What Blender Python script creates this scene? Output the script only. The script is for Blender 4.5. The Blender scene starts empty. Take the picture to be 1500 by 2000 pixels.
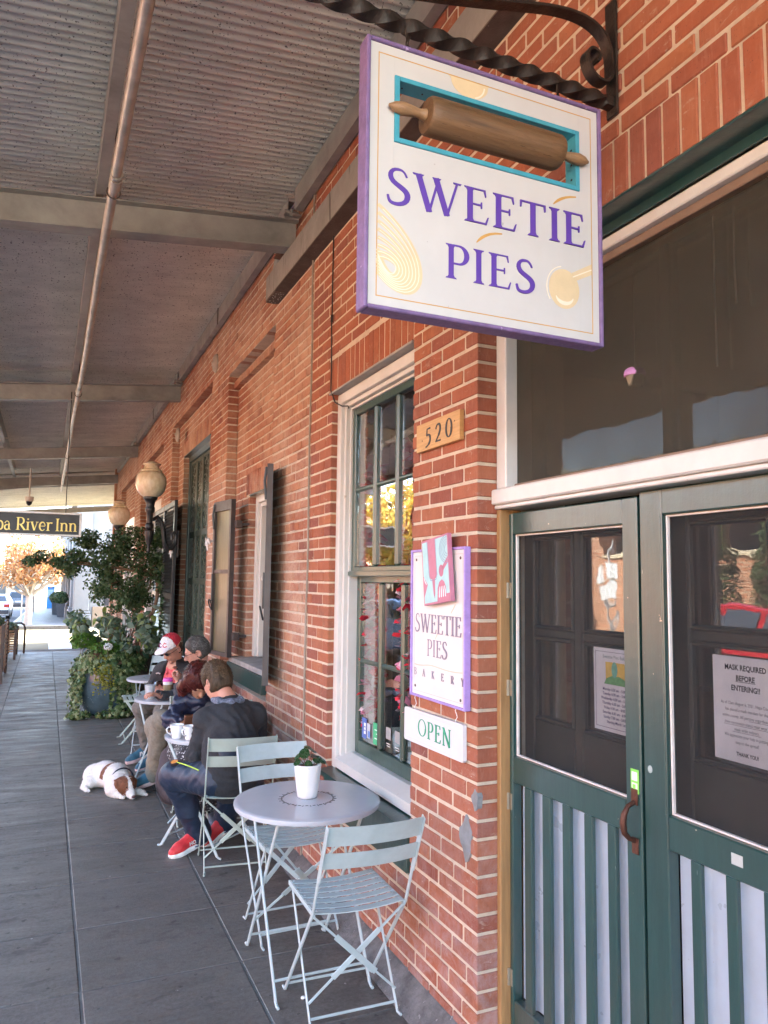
import bpy, bmesh, math, random
import numpy as np
from mathutils import Vector, Matrix, Euler, noise as mnoise
R_ = random.Random(7)
PI = math.pi
sc = bpy.context.scene
# ------------------------------------------------------------------ camera
cam_d = bpy.data.cameras.new('camera'); cam = bpy.data.objects.new('camera', cam_d)
sc.collection.objects.link(cam); sc.camera = cam
YAW, PITCH, ROLL, CAMZ = math.radians(23.91081), math.radians(5.21382), math.radians(0.68864), 1.75
cy_, sy_, cp_, sp_ = math.cos(YAW), math.sin(YAW), math.cos(PITCH), math.sin(PITCH)
fw = Vector((sy_*cp_, cy_*cp_, sp_)); rt = Vector((cy_, -sy_, 0)); up = rt.cross(fw)
r2 = math.cos(ROLL)*rt + math.sin(ROLL)*up; u2 = -math.sin(ROLL)*rt + math.cos(ROLL)*up
mw = Matrix((r2, u2, -fw)).transposed().to_4x4(); mw.translation = Vector((0, 0, CAMZ))
cam.matrix_world = mw
cam_d.sensor_fit = 'VERTICAL'; cam_d.sensor_height = 24.0; cam_d.lens = 1479.0/2000*24.0
cam_d.clip_start = 0.05; cam_d.clip_end = 2000
# ------------------------------------------------------------------ world, sun, exposure
SUN_EL = math.radians(40); SUN_AZ = math.atan2(0.95, 0.30)     # clockwise from +Y
world = bpy.data.worlds.new('World'); sc.world = world; world.use_nodes = True
wn = world.node_tree; wn.nodes.clear()
sky = wn.nodes.new('ShaderNodeTexSky'); sky.sky_type = 'NISHITA'; sky.sun_disc = False
sky.sun_elevation = SUN_EL; sky.sun_rotation = SUN_AZ; sky.dust_density = 1.2; sky.air_density = 1.0; sky.ozone_density = 0.5
bg = wn.nodes.new('ShaderNodeBackground'); bg.inputs['Strength'].default_value = 0.15
wo = wn.nodes.new('ShaderNodeOutputWorld')
wn.links.new(sky.outputs[0], bg.inputs[0]); wn.links.new(bg.outputs[0], wo.inputs[0])
sun_d = bpy.data.lights.new('sun', 'SUN'); sun_d.energy = 2.6; sun_d.angle = math.radians(0.5); sun_d.color = (1.0, 0.96, 0.89)
sun = bpy.data.objects.new('sun', sun_d); sc.collection.objects.link(sun)
sdir = Vector((math.sin(SUN_AZ)*math.cos(SUN_EL), math.cos(SUN_AZ)*math.cos(SUN_EL), math.sin(SUN_EL)))
sun.rotation_euler = sdir.to_track_quat('Z', 'Y').to_euler(); sun.location = (8, -4, 20)
vs = sc.view_settings
vs.view_transform = 'Standard'; vs.look = 'None'; vs.gamma = 1.0; vs.use_curve_mapping = False
vs.exposure = 4.2
try:
    sc.cycles.max_bounces = 8; sc.cycles.diffuse_bounces = 5; sc.cycles.glossy_bounces = 4
    sc.cycles.transmission_bounces = 6; sc.cycles.transparent_max_bounces = 12
    sc.cycles.use_denoising = True; sc.cycles.sample_clamp_indirect = 6
    sc.cycles.caustics_reflective = False; sc.cycles.caustics_refractive = False
except Exception: pass
# ------------------------------------------------------------------ materials
MATS = {}
class NT:
    def __init__(s, m): s.t = m.node_tree; s.n = s.t.nodes; s.l = s.t.links
    def new(s, typ, **kw):
        nd = s.n.new(typ)
        for k, v in kw.items(): setattr(nd, k, v)
        return nd
    def link(s, a, b): s.l.new(a, b)
    def noise(s, vec, scale, detail=4, rough=0.6, dist=0.0):
        nd = s.new('ShaderNodeTexNoise'); nd.inputs['Scale'].default_value = scale; nd.inputs['Detail'].default_value = detail
        nd.inputs['Roughness'].default_value = rough; nd.inputs['Distortion'].default_value = dist
        if vec is not None: s.link(vec, nd.inputs['Vector'])
        return nd.outputs['Fac']
    def ramp(s, fac, stops, interp='LINEAR'):
        nd = s.new('ShaderNodeValToRGB'); cr = nd.color_ramp; cr.interpolation = interp
        while len(cr.elements) < len(stops): cr.elements.new(0.5)
        for e, (p, c) in zip(cr.elements, stops):
            e.position = p; e.color = (*c, 1) if len(c) == 3 else c
        s.link(fac, nd.inputs[0]); return nd.outputs[0]
    def mix(s, fac, a, b, mode='MIX'):
        nd = s.new('ShaderNodeMix', data_type='RGBA', blend_type=mode)
        for sock, v in ((nd.inputs[0], fac), (nd.inputs[6], a), (nd.inputs[7], b)):
            if isinstance(v, (int, float)): sock.default_value = v
            elif isinstance(v, tuple): sock.default_value = (*v, 1)
            else: s.link(v, sock)
        return nd.outputs[2]
    def math(s, op, a, b=None, c=None, clamp=False):
        nd = s.new('ShaderNodeMath', operation=op, use_clamp=clamp)
        for i, v in enumerate((a, b, c)):
            if v is None: continue
            if isinstance(v, (int, float)): nd.inputs[i].default_value = v
            else: s.link(v, nd.inputs[i])
        return nd.outputs[0]
    def rng(s, v, a, b, c=0.0, d=1.0):
        nd = s.new('ShaderNodeMapRange'); nd.inputs[1].default_value = a; nd.inputs[2].default_value = b
        nd.inputs[3].default_value = c; nd.inputs[4].default_value = d; s.link(v, nd.inputs[0]); return nd.outputs[0]
    def mapping(s, vec, scale=(1, 1, 1), loc=(0, 0, 0)):
        nd = s.new('ShaderNodeMapping'); nd.inputs['Scale'].default_value = scale; nd.inputs['Location'].default_value = loc
        s.link(vec, nd.inputs['Vector']); return nd.outputs[0]
    def bump(s, h, strength=0.3, dist=0.01):
        nd = s.new('ShaderNodeBump'); nd.inputs['Strength'].default_value = strength; nd.inputs['Distance'].default_value = dist
        s.link(h, nd.inputs['Height']); return nd.outputs[0]
def base_mat(name):
    m = bpy.data.materials.new(name); m.use_nodes = True; t = NT(m)
    bs = t.n['Principled BSDF']; MATS[name] = m
    return m, t, bs
def M(name, col, rough=0.55, metal=0.0, var=0.18, scale=9.0, bump=0.0, bscale=60.0, fleck=None, fleck_amt=0.0, fleck_scale=30.0, spec=0.5, stretch=(1, 1, 1), grime=0.0, world_space=False, coat=0.0, sheen=0.0, rvar=0.08):
    if name in MATS: return MATS[name]
    m, t, bs = base_mat(name)
    if world_space: vec = t.new('ShaderNodeNewGeometry').outputs['Position']
    else: vec = t.new('ShaderNodeTexCoord').outputs['Object']
    vec = t.mapping(vec, stretch)
    n = t.noise(vec, scale, 5, 0.65)
    lo = tuple(max(0, c*(1-var)) for c in col); hi = tuple(min(1, c*(1+var)) for c in col)
    c = t.ramp(n, [(0.3, lo), (0.7, hi)])
    if grime > 0:
        g = t.noise(vec, scale*0.35, 6, 0.7, 0.4); c = t.mix(t.math('MULTIPLY', t.rng(g, 0.5, 0.75), grime), c, (0.05, 0.045, 0.04))
    if fleck is not None:
        fn = t.noise(vec, fleck_scale, 3, 0.5); c = t.mix(t.rng(fn, 0.74-fleck_amt, 0.77-fleck_amt), c, fleck)
    t.link(c, bs.inputs['Base Color'])
    rn = t.noise(vec, scale*2.3, 3); t.link(t.rng(rn, 0.3, 0.7, max(0.02, rough-rvar), min(1, rough+rvar)), bs.inputs['Roughness'])
    bs.inputs['Metallic'].default_value = metal; bs.inputs['Specular IOR Level'].default_value = spec
    if coat: bs.inputs['Coat Weight'].default_value = coat
    if sheen: bs.inputs['Sheen Weight'].default_value = sheen; bs.inputs['Sheen Roughness'].default_value = 0.5
    if bump > 0:
        bn = t.noise(vec, bscale, 5, 0.7); t.link(t.bump(bn, bump, 0.01), bs.inputs['Normal'])
    return m
# ------------------------------------------------------------------ mesh builder
COL = sc.collection
def link(o, parent=None):
    COL.objects.link(o)
    if parent is not None: o.parent = parent
    return o
class MB:
    def __init__(s): s.v = []; s.f = []; s.m = []; s.att = []
    def add(s, vs_, fs, m=0, att=None):
        b = len(s.v); s.v.extend([tuple(p) for p in vs_]); s.f.extend([tuple(b+i for i in f) for f in fs]); s.m.extend([m]*len(fs))
        if att is not None: s.att.extend([att]*len(vs_))
        return s
    def box(s, x0, x1, y0, y1, z0, z1, m=0):
        return s.add([(x, y, z) for x in (x0, x1) for y in (y0, y1) for z in (z0, z1)],
                     [(0, 1, 3, 2), (4, 6, 7, 5), (0, 4, 5, 1), (2, 3, 7, 6), (0, 2, 6, 4), (1, 5, 7, 3)], m)
    def cbox(s, x0, x1, y0, y1, z0, z1, b=0.003, m=0, att=None):
        V, F = cbox_data(x0, x1, y0, y1, z0, z1, b); return s.add(V, F, m, att)
    def obox(s, c, ax, half, m=0, b=0.0):
        V, F = cbox_data(-half[0], half[0], -half[1], half[1], -half[2], half[2], b) if b > 0 else (None, None)
        if V is None:
            t = MB().box(-half[0], half[0], -half[1], half[1], -half[2], half[2]); V, F = t.v, t.f
        c = Vector(c); a = [Vector(q).normalized() for q in ax]
        return s.add([c+a[0]*p[0]+a[1]*p[1]+a[2]*p[2] for p in V], F, m)
    def bar(s, p0, p1, w, t, upv=(0, 0, 1), m=0, b=0.0):     # flat bar: w across (in the plane of upv), t thick
        p0 = Vector(p0); p1 = Vector(p1); d = p1-p0; L = d.length; d.normalize()
        a = d.cross(Vector(upv));  a = a.normalized() if a.length > 1e-5 else Vector((1, 0, 0)); n = a.cross(d)
        return s.obox((p0+p1)/2, (d, a, n), (L/2, w/2, t/2), m, b)
    def tube(s, pts, r, n=8, m=0, closed=False, cap=True):
        P = [Vector(p) for p in pts]; k = len(P); rr = r if isinstance(r, (list, tuple)) else [r]*k
        rings = []; prev = None
        for i, p in enumerate(P):
            if closed: tg = P[(i+1) % k]-P[i-1]
            else: tg = P[min(i+1, k-1)]-P[max(i-1, 0)]
            tg.normalize()
            if prev is None:
                a = tg.orthogonal().normalized()
            else:
                a = prev-tg*prev.dot(tg); a = a.normalized() if a.length > 1e-6 else tg.orthogonal().normalized()
            prev = a; b = tg.cross(a)
            rings.append([p+(a*math.cos(2*PI*j/n)+b*math.sin(2*PI*j/n))*rr[i] for j in range(n)])
        V = [q for ring in rings for q in ring]; F = []
        for i in range(k if closed else k-1):
            i2 = (i+1) % k
            for j in range(n): F.append((i*n+j, i*n+(j+1) % n, i2*n+(j+1) % n, i2*n+j))
        if cap and not closed: F += [tuple(range(n-1, -1, -1)), tuple(range((k-1)*n, k*n))]
        return s.add(V, F, m)
    def lathe(s, prof, n=24, c=(0, 0, 0), m=0, cap=True, fn=None):
        V = []; F = []
        for i, (r, z) in enumerate(prof):
            for j in range(n):
                a = 2*PI*j/n; rr = r*(fn(a, z) if fn else 1)
                V.append((c[0]+rr*math.cos(a), c[1]+rr*math.sin(a), c[2]+z))
        for i in range(len(prof)-1):
            for j in range(n): F.append((i*n+j, i*n+(j+1) % n, (i+1)*n+(j+1) % n, (i+1)*n+j))
        if cap: F += [tuple(range(n-1, -1, -1)), tuple(range((len(prof)-1)*n, len(prof)*n))]
        return s.add(V, F, m)
    def ell(s, c, r, n=12, k=8, m=0, ax=None):
        V = []; F = []; c = Vector(c); ax = [Vector(q) for q in ax] if ax else [Vector((1, 0, 0)), Vector((0, 1, 0)), Vector((0, 0, 1))]
        for i in range(1, k):
            t = PI*i/k
            for j in range(n):
                a = 2*PI*j/n; V.append(c+ax[0]*r[0]*math.sin(t)*math.cos(a)+ax[1]*r[1]*math.sin(t)*math.sin(a)+ax[2]*r[2]*math.cos(t))
        V += [c+ax[2]*r[2], c-ax[2]*r[2]]; T = len(V)-2
        for i in range(k-2):
            for j in range(n): F.append((i*n+j, (i+1)*n+j, (i+1)*n+(j+1) % n, i*n+(j+1) % n))
        for j in range(n): F += [(T, j, (j+1) % n), (T+1, (k-2)*n+(j+1) % n, (k-2)*n+j)]
        return s.add(V, F, m)
    def prism(s, poly, fr, t0, t1, m=0):      # poly in 2D, fr = (origin, u, v, n)
        o, u, v, n = [Vector(q) for q in fr]; k = len(poly)
        V = [o+u*p[0]+v*p[1]+n*t for t in (t0, t1) for p in poly]
        F = [tuple(range(k-1, -1, -1)), tuple(range(k, 2*k))]+[(i, (i+1) % k, k+(i+1) % k, k+i) for i in range(k)]
        return s.add(V, F, m)
    def xform(s, mat): s.v = [tuple(mat @ Vector(p)) for p in s.v]; return s
    def mesh(s, name, mats, smooth=None):
        me = bpy.data.meshes.new(name); me.from_pydata(s.v, [], s.f)
        for mt in (mats if isinstance(mats, (list, tuple)) else [mats]): me.materials.append(mt)
        if any(s.m): me.polygons.foreach_set('material_index', s.m)
        if s.att and len(s.att) == len(s.v):
            a = me.attributes.new('tone', 'FLOAT', 'POINT'); a.data.foreach_set('value', s.att)
        bm = bmesh.new(); bm.from_mesh(me); bmesh.ops.recalc_face_normals(bm, faces=bm.faces); bm.to_mesh(me); bm.free()
        if smooth is not None:
            me.polygons.foreach_set('use_smooth', [True]*len(me.polygons))
            if smooth < 180: me.set_sharp_from_angle(angle=math.radians(smooth))
        me.update(); return me
    def build(s, name, mats, parent=None, smooth=None, loc=None, rot=None):
        o = bpy.data.objects.new(name, s.mesh(name, mats, smooth)); link(o, parent)
        if loc is not None: o.location = loc
        if rot is not None: o.rotation_euler = rot
        return o
def cbox_data(x0, x1, y0, y1, z0, z1, b):
    b = min(b, (x1-x0)*0.45, (y1-y0)*0.45, (z1-z0)*0.45)
    V = []; ix = {}
    for X in (0, 1):
        for Y in (0, 1):
            for Z in (0, 1):
                px, py, pz = (x0, x1)[X], (y0, y1)[Y], (z0, z1)[Z]; sx, sy, sz = (b, -b)[X], (b, -b)[Y], (b, -b)[Z]
                for k, p in enumerate(((px, py+sy, pz+sz), (px+sx, py, pz+sz), (px+sx, py+sy, pz))):
                    ix[X, Y, Z, k] = len(V); V.append(p)
    g = lambda X, Y, Z, k: ix[X, Y, Z, k]; F = []
    for X in (0, 1): F.append((g(X, 0, 0, 0), g(X, 1, 0, 0), g(X, 1, 1, 0), g(X, 0, 1, 0)))
    for Y in (0, 1): F.append((g(0, Y, 0, 1), g(1, Y, 0, 1), g(1, Y, 1, 1), g(0, Y, 1, 1)))
    for Z in (0, 1): F.append((g(0, 0, Z, 2), g(1, 0, Z, 2), g(1, 1, Z, 2), g(0, 1, Z, 2)))
    for X in (0, 1):
        for Y in (0, 1):
            F.append((g(X, Y, 0, 0), g(X, Y, 1, 0), g(X, Y, 1, 1), g(X, Y, 0, 1)))
            F.append((g(X, 0, Y, 0), g(X, 1, Y, 0), g(X, 1, Y, 2), g(X, 0, Y, 2)))
            F.append((g(0, X, Y, 1), g(1, X, Y, 1), g(1, X, Y, 2), g(0, X, Y, 2)))
    for X in (0, 1):
        for Y in (0, 1):
            for Z in (0, 1): F.append((g(X, Y, Z, 0), g(X, Y, Z, 1), g(X, Y, Z, 2)))
    return V, F
def T(o, label, cat, group=None):
    o['label'] = label; o['category'] = cat
    if group: o['group'] = group
    return o
def thing(name, label, cat, loc=(0, 0, 0), rz=0.0, group=None):
    o = bpy.data.objects.new(name, None); COL.objects.link(o); o.location = loc; o.rotation_euler = (0, 0, rz)
    o.empty_display_size = 0.1
    return T(o, label, cat, group)
def stuff(o): o['kind'] = 'stuff'; return o
def struct(o): o['kind'] = 'structure'; return o
def lab(o, l): o['label'] = l; return o
KIDS = {}
def dup(root, loc, rz, label=None, group=None):
    r = root.copy(); COL.objects.link(r); r.location = loc; r.rotation_euler = (0, 0, rz)
    if label: r['label'] = label
    if group: r['group'] = group
    for ch in list(root.children):
        c = ch.copy(); COL.objects.link(c); c.parent = r
        for g in ch.children:
            d = g.copy(); COL.objects.link(d); d.parent = c
    return r
def gz(y): return -0.02*max(0.0, y-22.0)       # the street falls away gently beyond the corner
# ------------------------------------------------------------------ smooth solids: signed distance fields meshed by surface nets
class SDF:
    def __init__(s, lo, hi, h=0.01):
        s.h = h; s.lo = np.array(lo, float); s.n = np.ceil((np.array(hi)-s.lo)/h).astype(int)+1
        s.F = np.full(s.n, 0.2, np.float32)
    def _blk(s, lo, hi):
        a = np.maximum(0, np.floor((lo-s.lo)/s.h).astype(int)); b = np.minimum(s.n, np.ceil((hi-s.lo)/s.h).astype(int)+1)
        if (b <= a).any(): return None
        ax = [s.lo[i]+np.arange(a[i], b[i])*s.h for i in range(3)]
        return (slice(a[0], b[0]), slice(a[1], b[1]), slice(a[2], b[2])), np.meshgrid(*ax, indexing='ij')
    def _put(s, sl, dd, k, sub=False):
        f = s.F[sl]
        if sub: s.F[sl] = np.maximum(f, -dd); return
        if k > 0:
            hh = np.clip(0.5+0.5*(f-dd)/k, 0, 1); s.F[sl] = f+(dd-f)*hh-k*hh*(1-hh)
        else: s.F[sl] = np.minimum(f, dd)
    def cone(s, p0, p1, r0, r1=None, k=0.02, sq=None, sub=False):   # rounded cone; sq = (axis, factor): flattened along a direction
        r1 = r0 if r1 is None else r1; p0 = np.array(p0, float); p1 = np.array(p1, float); rm = max(r0, r1)+k+0.03
        bl = s._blk(np.minimum(p0, p1)-rm*1.3, np.maximum(p0, p1)+rm*1.3)
        if bl is None: return s
        sl, (X, Y, Z) = bl; d = p1-p0; L2 = max(d@d, 1e-9)
        qx, qy, qz = X-p0[0], Y-p0[1], Z-p0[2]
        t = np.clip((qx*d[0]+qy*d[1]+qz*d[2])/L2, 0, 1); qx = qx-t*d[0]; qy = qy-t*d[1]; qz = qz-t*d[2]
        if sq is not None:
            a = np.array(sq[0], float); a /= np.linalg.norm(a); c = qx*a[0]+qy*a[1]+qz*a[2]; e = c*(1/sq[1]-1)
            qx = qx+a[0]*e; qy = qy+a[1]*e; qz = qz+a[2]*e
        s._put(sl, np.sqrt(qx*qx+qy*qy+qz*qz)-(r0+(r1-r0)*t), k, sub); return s
    def ell(s, c, r, k=0.02, ax=None, sub=False):
        c = np.array(c, float); r = np.array(r, float); rm = r.max()+k+0.03
        bl = s._blk(c-rm, c+rm)
        if bl is None: return s
        sl, (X, Y, Z) = bl; q = [X-c[0], Y-c[1], Z-c[2]]
        if ax is not None: q = [q[0]*a[0]+q[1]*a[1]+q[2]*a[2] for a in ax]
        k0 = np.sqrt(sum((q[i]/r[i])**2 for i in range(3))); k1 = np.sqrt(sum((q[i]/r[i]**2)**2 for i in range(3)))
        s._put(sl, k0*(k0-1)/np.maximum(k1, 1e-6), k, sub); return s
    def chain(s, pts, rs, k=0.02, sq=None):
        for i in range(len(pts)-1): s.cone(pts[i], pts[i+1], rs[i], rs[i+1], k, sq)
        return s
    def cut(s, p, n):          # keep the side the normal points away from
        p = np.array(p, float); n = np.array(n, float); n /= np.linalg.norm(n)
        ax = [s.lo[i]+np.arange(s.n[i])*s.h for i in range(3)]; X, Y, Z = np.meshgrid(*ax, indexing='ij')
        s.F = np.maximum(s.F, ((X-p[0])*n[0]+(Y-p[1])*n[1]+(Z-p[2])*n[2]).astype(np.float32)); return s
    def wrinkle(s, amp, f, seed=0, stretch=(1, 1, 1)):
        rg = np.random.RandomState(seed); ax = [s.lo[i]+np.arange(s.n[i])*s.h for i in range(3)]; X, Y, Z = np.meshgrid(*ax, indexing='ij')
        X, Y, Z = X*stretch[0], Y*stretch[1], Z*stretch[2]; N = 0
        for i in range(7):
            a = rg.normal(size=3); a /= np.linalg.norm(a); ff = f*rg.uniform(0.6, 1.7); ph = rg.uniform(0, 6.28); b = rg.normal(size=3)*f*0.35
            N = N+np.sin(ff*(X*a[0]+Y*a[1]+Z*a[2])+ph+1.5*np.sin(X*b[0]+Y*b[1]+Z*b[2]+ph*2))
        s.F = s.F+(N*(amp/3.2)).astype(np.float32); return s
    def crease(s, p, d, r, f, amp, ph=0.0):      # folds gathered round a joint, across direction d
        p = np.array(p, float); d = np.array(d, float); d /= np.linalg.norm(d); bl = s._blk(p-r*2.2, p+r*2.2)
        if bl is None: return s
        sl, (X, Y, Z) = bl; q = [X-p[0], Y-p[1], Z-p[2]]; u = q[0]*d[0]+q[1]*d[1]+q[2]*d[2]; R2 = q[0]**2+q[1]**2+q[2]**2; e = np.cross(d, (0.3, 0.5, 0.8)); w = q[0]*e[0]+q[1]*e[1]+q[2]*e[2]
        g = np.abs(np.sin(f*u+ph+1.3*np.sin(w*26+ph)+0.8*np.sin(w*51)))**0.65-0.6; s.F[sl] = s.F[sl]+(amp*1.7*np.exp(-R2/(r*r))*g).astype(np.float32); return s
    def build(s, name, mat, parent=None, smooth_it=1):
        F = s.F; h = s.h; ins = F < 0; nx, ny, nz = F.shape
        F = F.copy(); F[0], F[-1], F[:, 0], F[:, -1], F[:, :, 0], F[:, :, -1] = (np.maximum(q, 1e-3) for q in (F[0], F[-1], F[:, 0], F[:, -1], F[:, :, 0], F[:, :, -1])); ins = F < 0
        c8 = [(i, j, k) for i in (0, 1) for j in (0, 1) for k in (0, 1)]
        cnt = sum(ins[i:nx-1+i, j:ny-1+j, k:nz-1+k].astype(np.int8) for i, j, k in c8); act = (cnt > 0) & (cnt < 8)
        I = np.argwhere(act); idx = np.full(act.shape, -1, np.int64); idx[act] = np.arange(len(I))
        acc = np.zeros((len(I), 3)); w = np.zeros(len(I))
        for a in c8:
            for b in c8:
                if sum(b)-sum(a) == 1 and all(y >= x for x, y in zip(a, b)):
                    fa = F[I[:, 0]+a[0], I[:, 1]+a[1], I[:, 2]+a[2]]; fb = F[I[:, 0]+b[0], I[:, 1]+b[1], I[:, 2]+b[2]]
                    cr = (fa < 0) != (fb < 0); t = np.where(cr, fa/np.where(cr, fa-fb, 1), 0)
                    p = np.array(a)+t[:, None]*(np.array(b)-np.array(a)); acc += np.where(cr[:, None], p, 0); w += cr
        V = s.lo+(I+acc/np.maximum(w, 1)[:, None])*h; Q = []
        for ax in range(3):
            sl0 = [slice(None)]*3; sl1 = [slice(None)]*3; sl0[ax] = slice(0, -1); sl1[ax] = slice(1, None)
            A = ins[tuple(sl0)]; B = ins[tuple(sl1)]; E = np.argwhere(A != B); o1, o2 = [(1, 2), (2, 0), (0, 1)][ax]
            E = E[(E[:, o1] > 0) & (E[:, o2] > 0) & (E[:, o1] < F.shape[o1]-1) & (E[:, o2] < F.shape[o2]-1)]
            flip = ins[E[:, 0], E[:, 1], E[:, 2]]
            def cell(d1, d2):
                C = E.copy(); C[:, o1] -= d1; C[:, o2] -= d2; return idx[C[:, 0], C[:, 1], C[:, 2]]
            q = np.stack([cell(1, 1), cell(0, 1), cell(0, 0), cell(1, 0)], 1); q[~flip] = q[~flip][:, ::-1]; Q.append(q)
        Q = np.concatenate(Q); Q = Q[(Q >= 0).all(1)]
        for _ in range(smooth_it):      # light Laplacian relaxation
            S = np.zeros_like(V); n = np.zeros(len(V))
            for a in range(4):
                for b in (1, 3): np.add.at(S, Q[:, a], V[Q[:, (a+b) % 4]]); np.add.at(n, Q[:, a], 1)
            V = V*0.5+0.5*S/np.maximum(n, 1)[:, None]
        me = bpy.data.meshes.new(name); me.vertices.add(len(V)); me.vertices.foreach_set('co', V.astype(np.float32).ravel())
        me.loops.add(Q.size); me.loops.foreach_set('vertex_index', Q.ravel().astype(np.int32)); me.polygons.add(len(Q))
        me.polygons.foreach_set('loop_start', (np.arange(len(Q))*4).astype(np.int32)); me.update(calc_edges=True)
        me.polygons.foreach_set('use_smooth', [True]*len(Q))
        for mt in (mat if isinstance(mat, (list, tuple)) else [mat]): me.materials.append(mt)
        o = bpy.data.objects.new(name, me); link(o, parent); return o
# ------------------------------------------------------------------ surface materials
def brick_mat(name, stops, stain, stain_amt, low_wash):
    m, t, bs = base_mat(name)
    pos = t.new('ShaderNodeNewGeometry').outputs['Position']
    at = t.new('ShaderNodeAttribute'); at.attribute_name = 'tone'
    oi = t.new('ShaderNodeObjectInfo')
    tone = t.math('FRACT', t.math('ADD', at.outputs['Fac'], oi.outputs['Random']))
    c = t.ramp(tone, stops)
    n1 = t.noise(pos, 22, 5, 0.7, 0.3); c = t.mix(t.rng(n1, 0.35, 0.75, 0, 0.55), c, t.mix(1.0, c, (0.62, 0.55, 0.52), 'MULTIPLY'))
    n2 = t.noise(t.mapping(pos, (40, 40, 6)), 3.0, 4, 0.6); c = t.mix(t.rng(n2, 0.55, 0.8, 0, 0.28), c, (0.50, 0.30, 0.22))
    n3 = t.noise(pos, 1.3, 6, 0.75, 0.5); f = t.math('MULTIPLY', t.rng(n3, 0.40, 0.64), stain_amt)
    n4 = t.noise(pos, 60, 3, 0.7); f = t.math('MULTIPLY', f, t.rng(n4, 0.3, 0.7, 0.45, 1.0))
    c = t.mix(f, c, stain)
    sm = t.noise(t.mapping(pos, (1, 1, 1.8)), 13, 5, 0.75, 0.8); c = t.mix(t.rng(sm, 0.60, 0.72, 0, 0.6), c, (0.50, 0.38, 0.29))
    if low_wash:     # old limewash left on the lower courses
        z = t.new('ShaderNodeSeparateXYZ'); t.link(pos, z.inputs[0]); n5 = t.noise(pos, 7, 6, 0.8, 0.6)
        g = t.math('MULTIPLY', t.rng(z.outputs[2], 1.15, 0.25), t.rng(n5, 0.42, 0.62)); c = t.mix(t.math('MULTIPLY', g, low_wash), c, (0.44, 0.37, 0.38))
    sp = t.noise(pos, 170, 2, 0.5); c = t.mix(t.rng(sp, 0.70, 0.74), c, (0.12, 0.04, 0.03))
    dk = t.noise(pos, 3.1, 5, 0.7, 0.4); c = t.mix(t.rng(dk, 0.56, 0.74, 0, 0.5), c, (0.13, 0.055, 0.045))
    ch = t.noise(pos, 48, 3, 0.6); c = t.mix(t.rng(ch, 0.735, 0.755, 0, 0.7), c, (0.56, 0.46, 0.38))
    t.link(c, bs.inputs['Base Color']); bs.inputs['Roughness'].default_value = 0.82; bs.inputs['Specular IOR Level'].default_value = 0.35
    t.link(t.bump(t.math('ADD', t.noise(pos, 75, 6, 0.75), t.math('MULTIPLY', n2, 0.5)), 0.35, 0.008), bs.inputs['Normal'])
    return m
m_brick = brick_mat('brick_red', [(0.0, (0.37, 0.115, 0.056)), (0.25, (0.31, 0.095, 0.054)), (0.5, (0.37, 0.13, 0.066)), (0.72, (0.25, 0.076, 0.052)), (0.9, (0.40, 0.145, 0.068)), (1.0, (0.21, 0.066, 0.05))], (0.42, 0.22, 0.16), 0.22, 0.42)
m_brick_old = brick_mat('brick_old', [(0.0, (0.36, 0.14, 0.08)), (0.25, (0.31, 0.112, 0.068)), (0.5, (0.42, 0.18, 0.10)), (0.72, (0.25, 0.083, 0.058)), (0.9, (0.41, 0.165, 0.08)), (1.0, (0.21, 0.075, 0.055))], (0.55, 0.40, 0.29), 0.9, 0.85)
def mortar_mat(name, c0, c1):
    m, t, bs = base_mat(name); pos = t.new('ShaderNodeNewGeometry').outputs['Position']
    n = t.noise(pos, 14, 6, 0.75); c = t.ramp(n, [(0.3, c0), (0.65, c1)])
    n2 = t.noise(pos, 2.2, 5, 0.7); c = t.mix(t.rng(n2, 0.56, 0.72, 0, 0.45), c, (0.27, 0.23, 0.19))
    t.link(c, bs.inputs['Base Color']); bs.inputs['Roughness'].default_value = 0.95
    t.link(t.bump(t.noise(pos, 110, 5, 0.8), 0.7, 0.01), bs.inputs['Normal']); return m
m_mortar = mortar_mat('mortar_cream', (0.54, 0.44, 0.33), (0.68, 0.58, 0.45))
m_mortar_old = mortar_mat('mortar_old', (0.47, 0.39, 0.31), (0.62, 0.53, 0.43))
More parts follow.
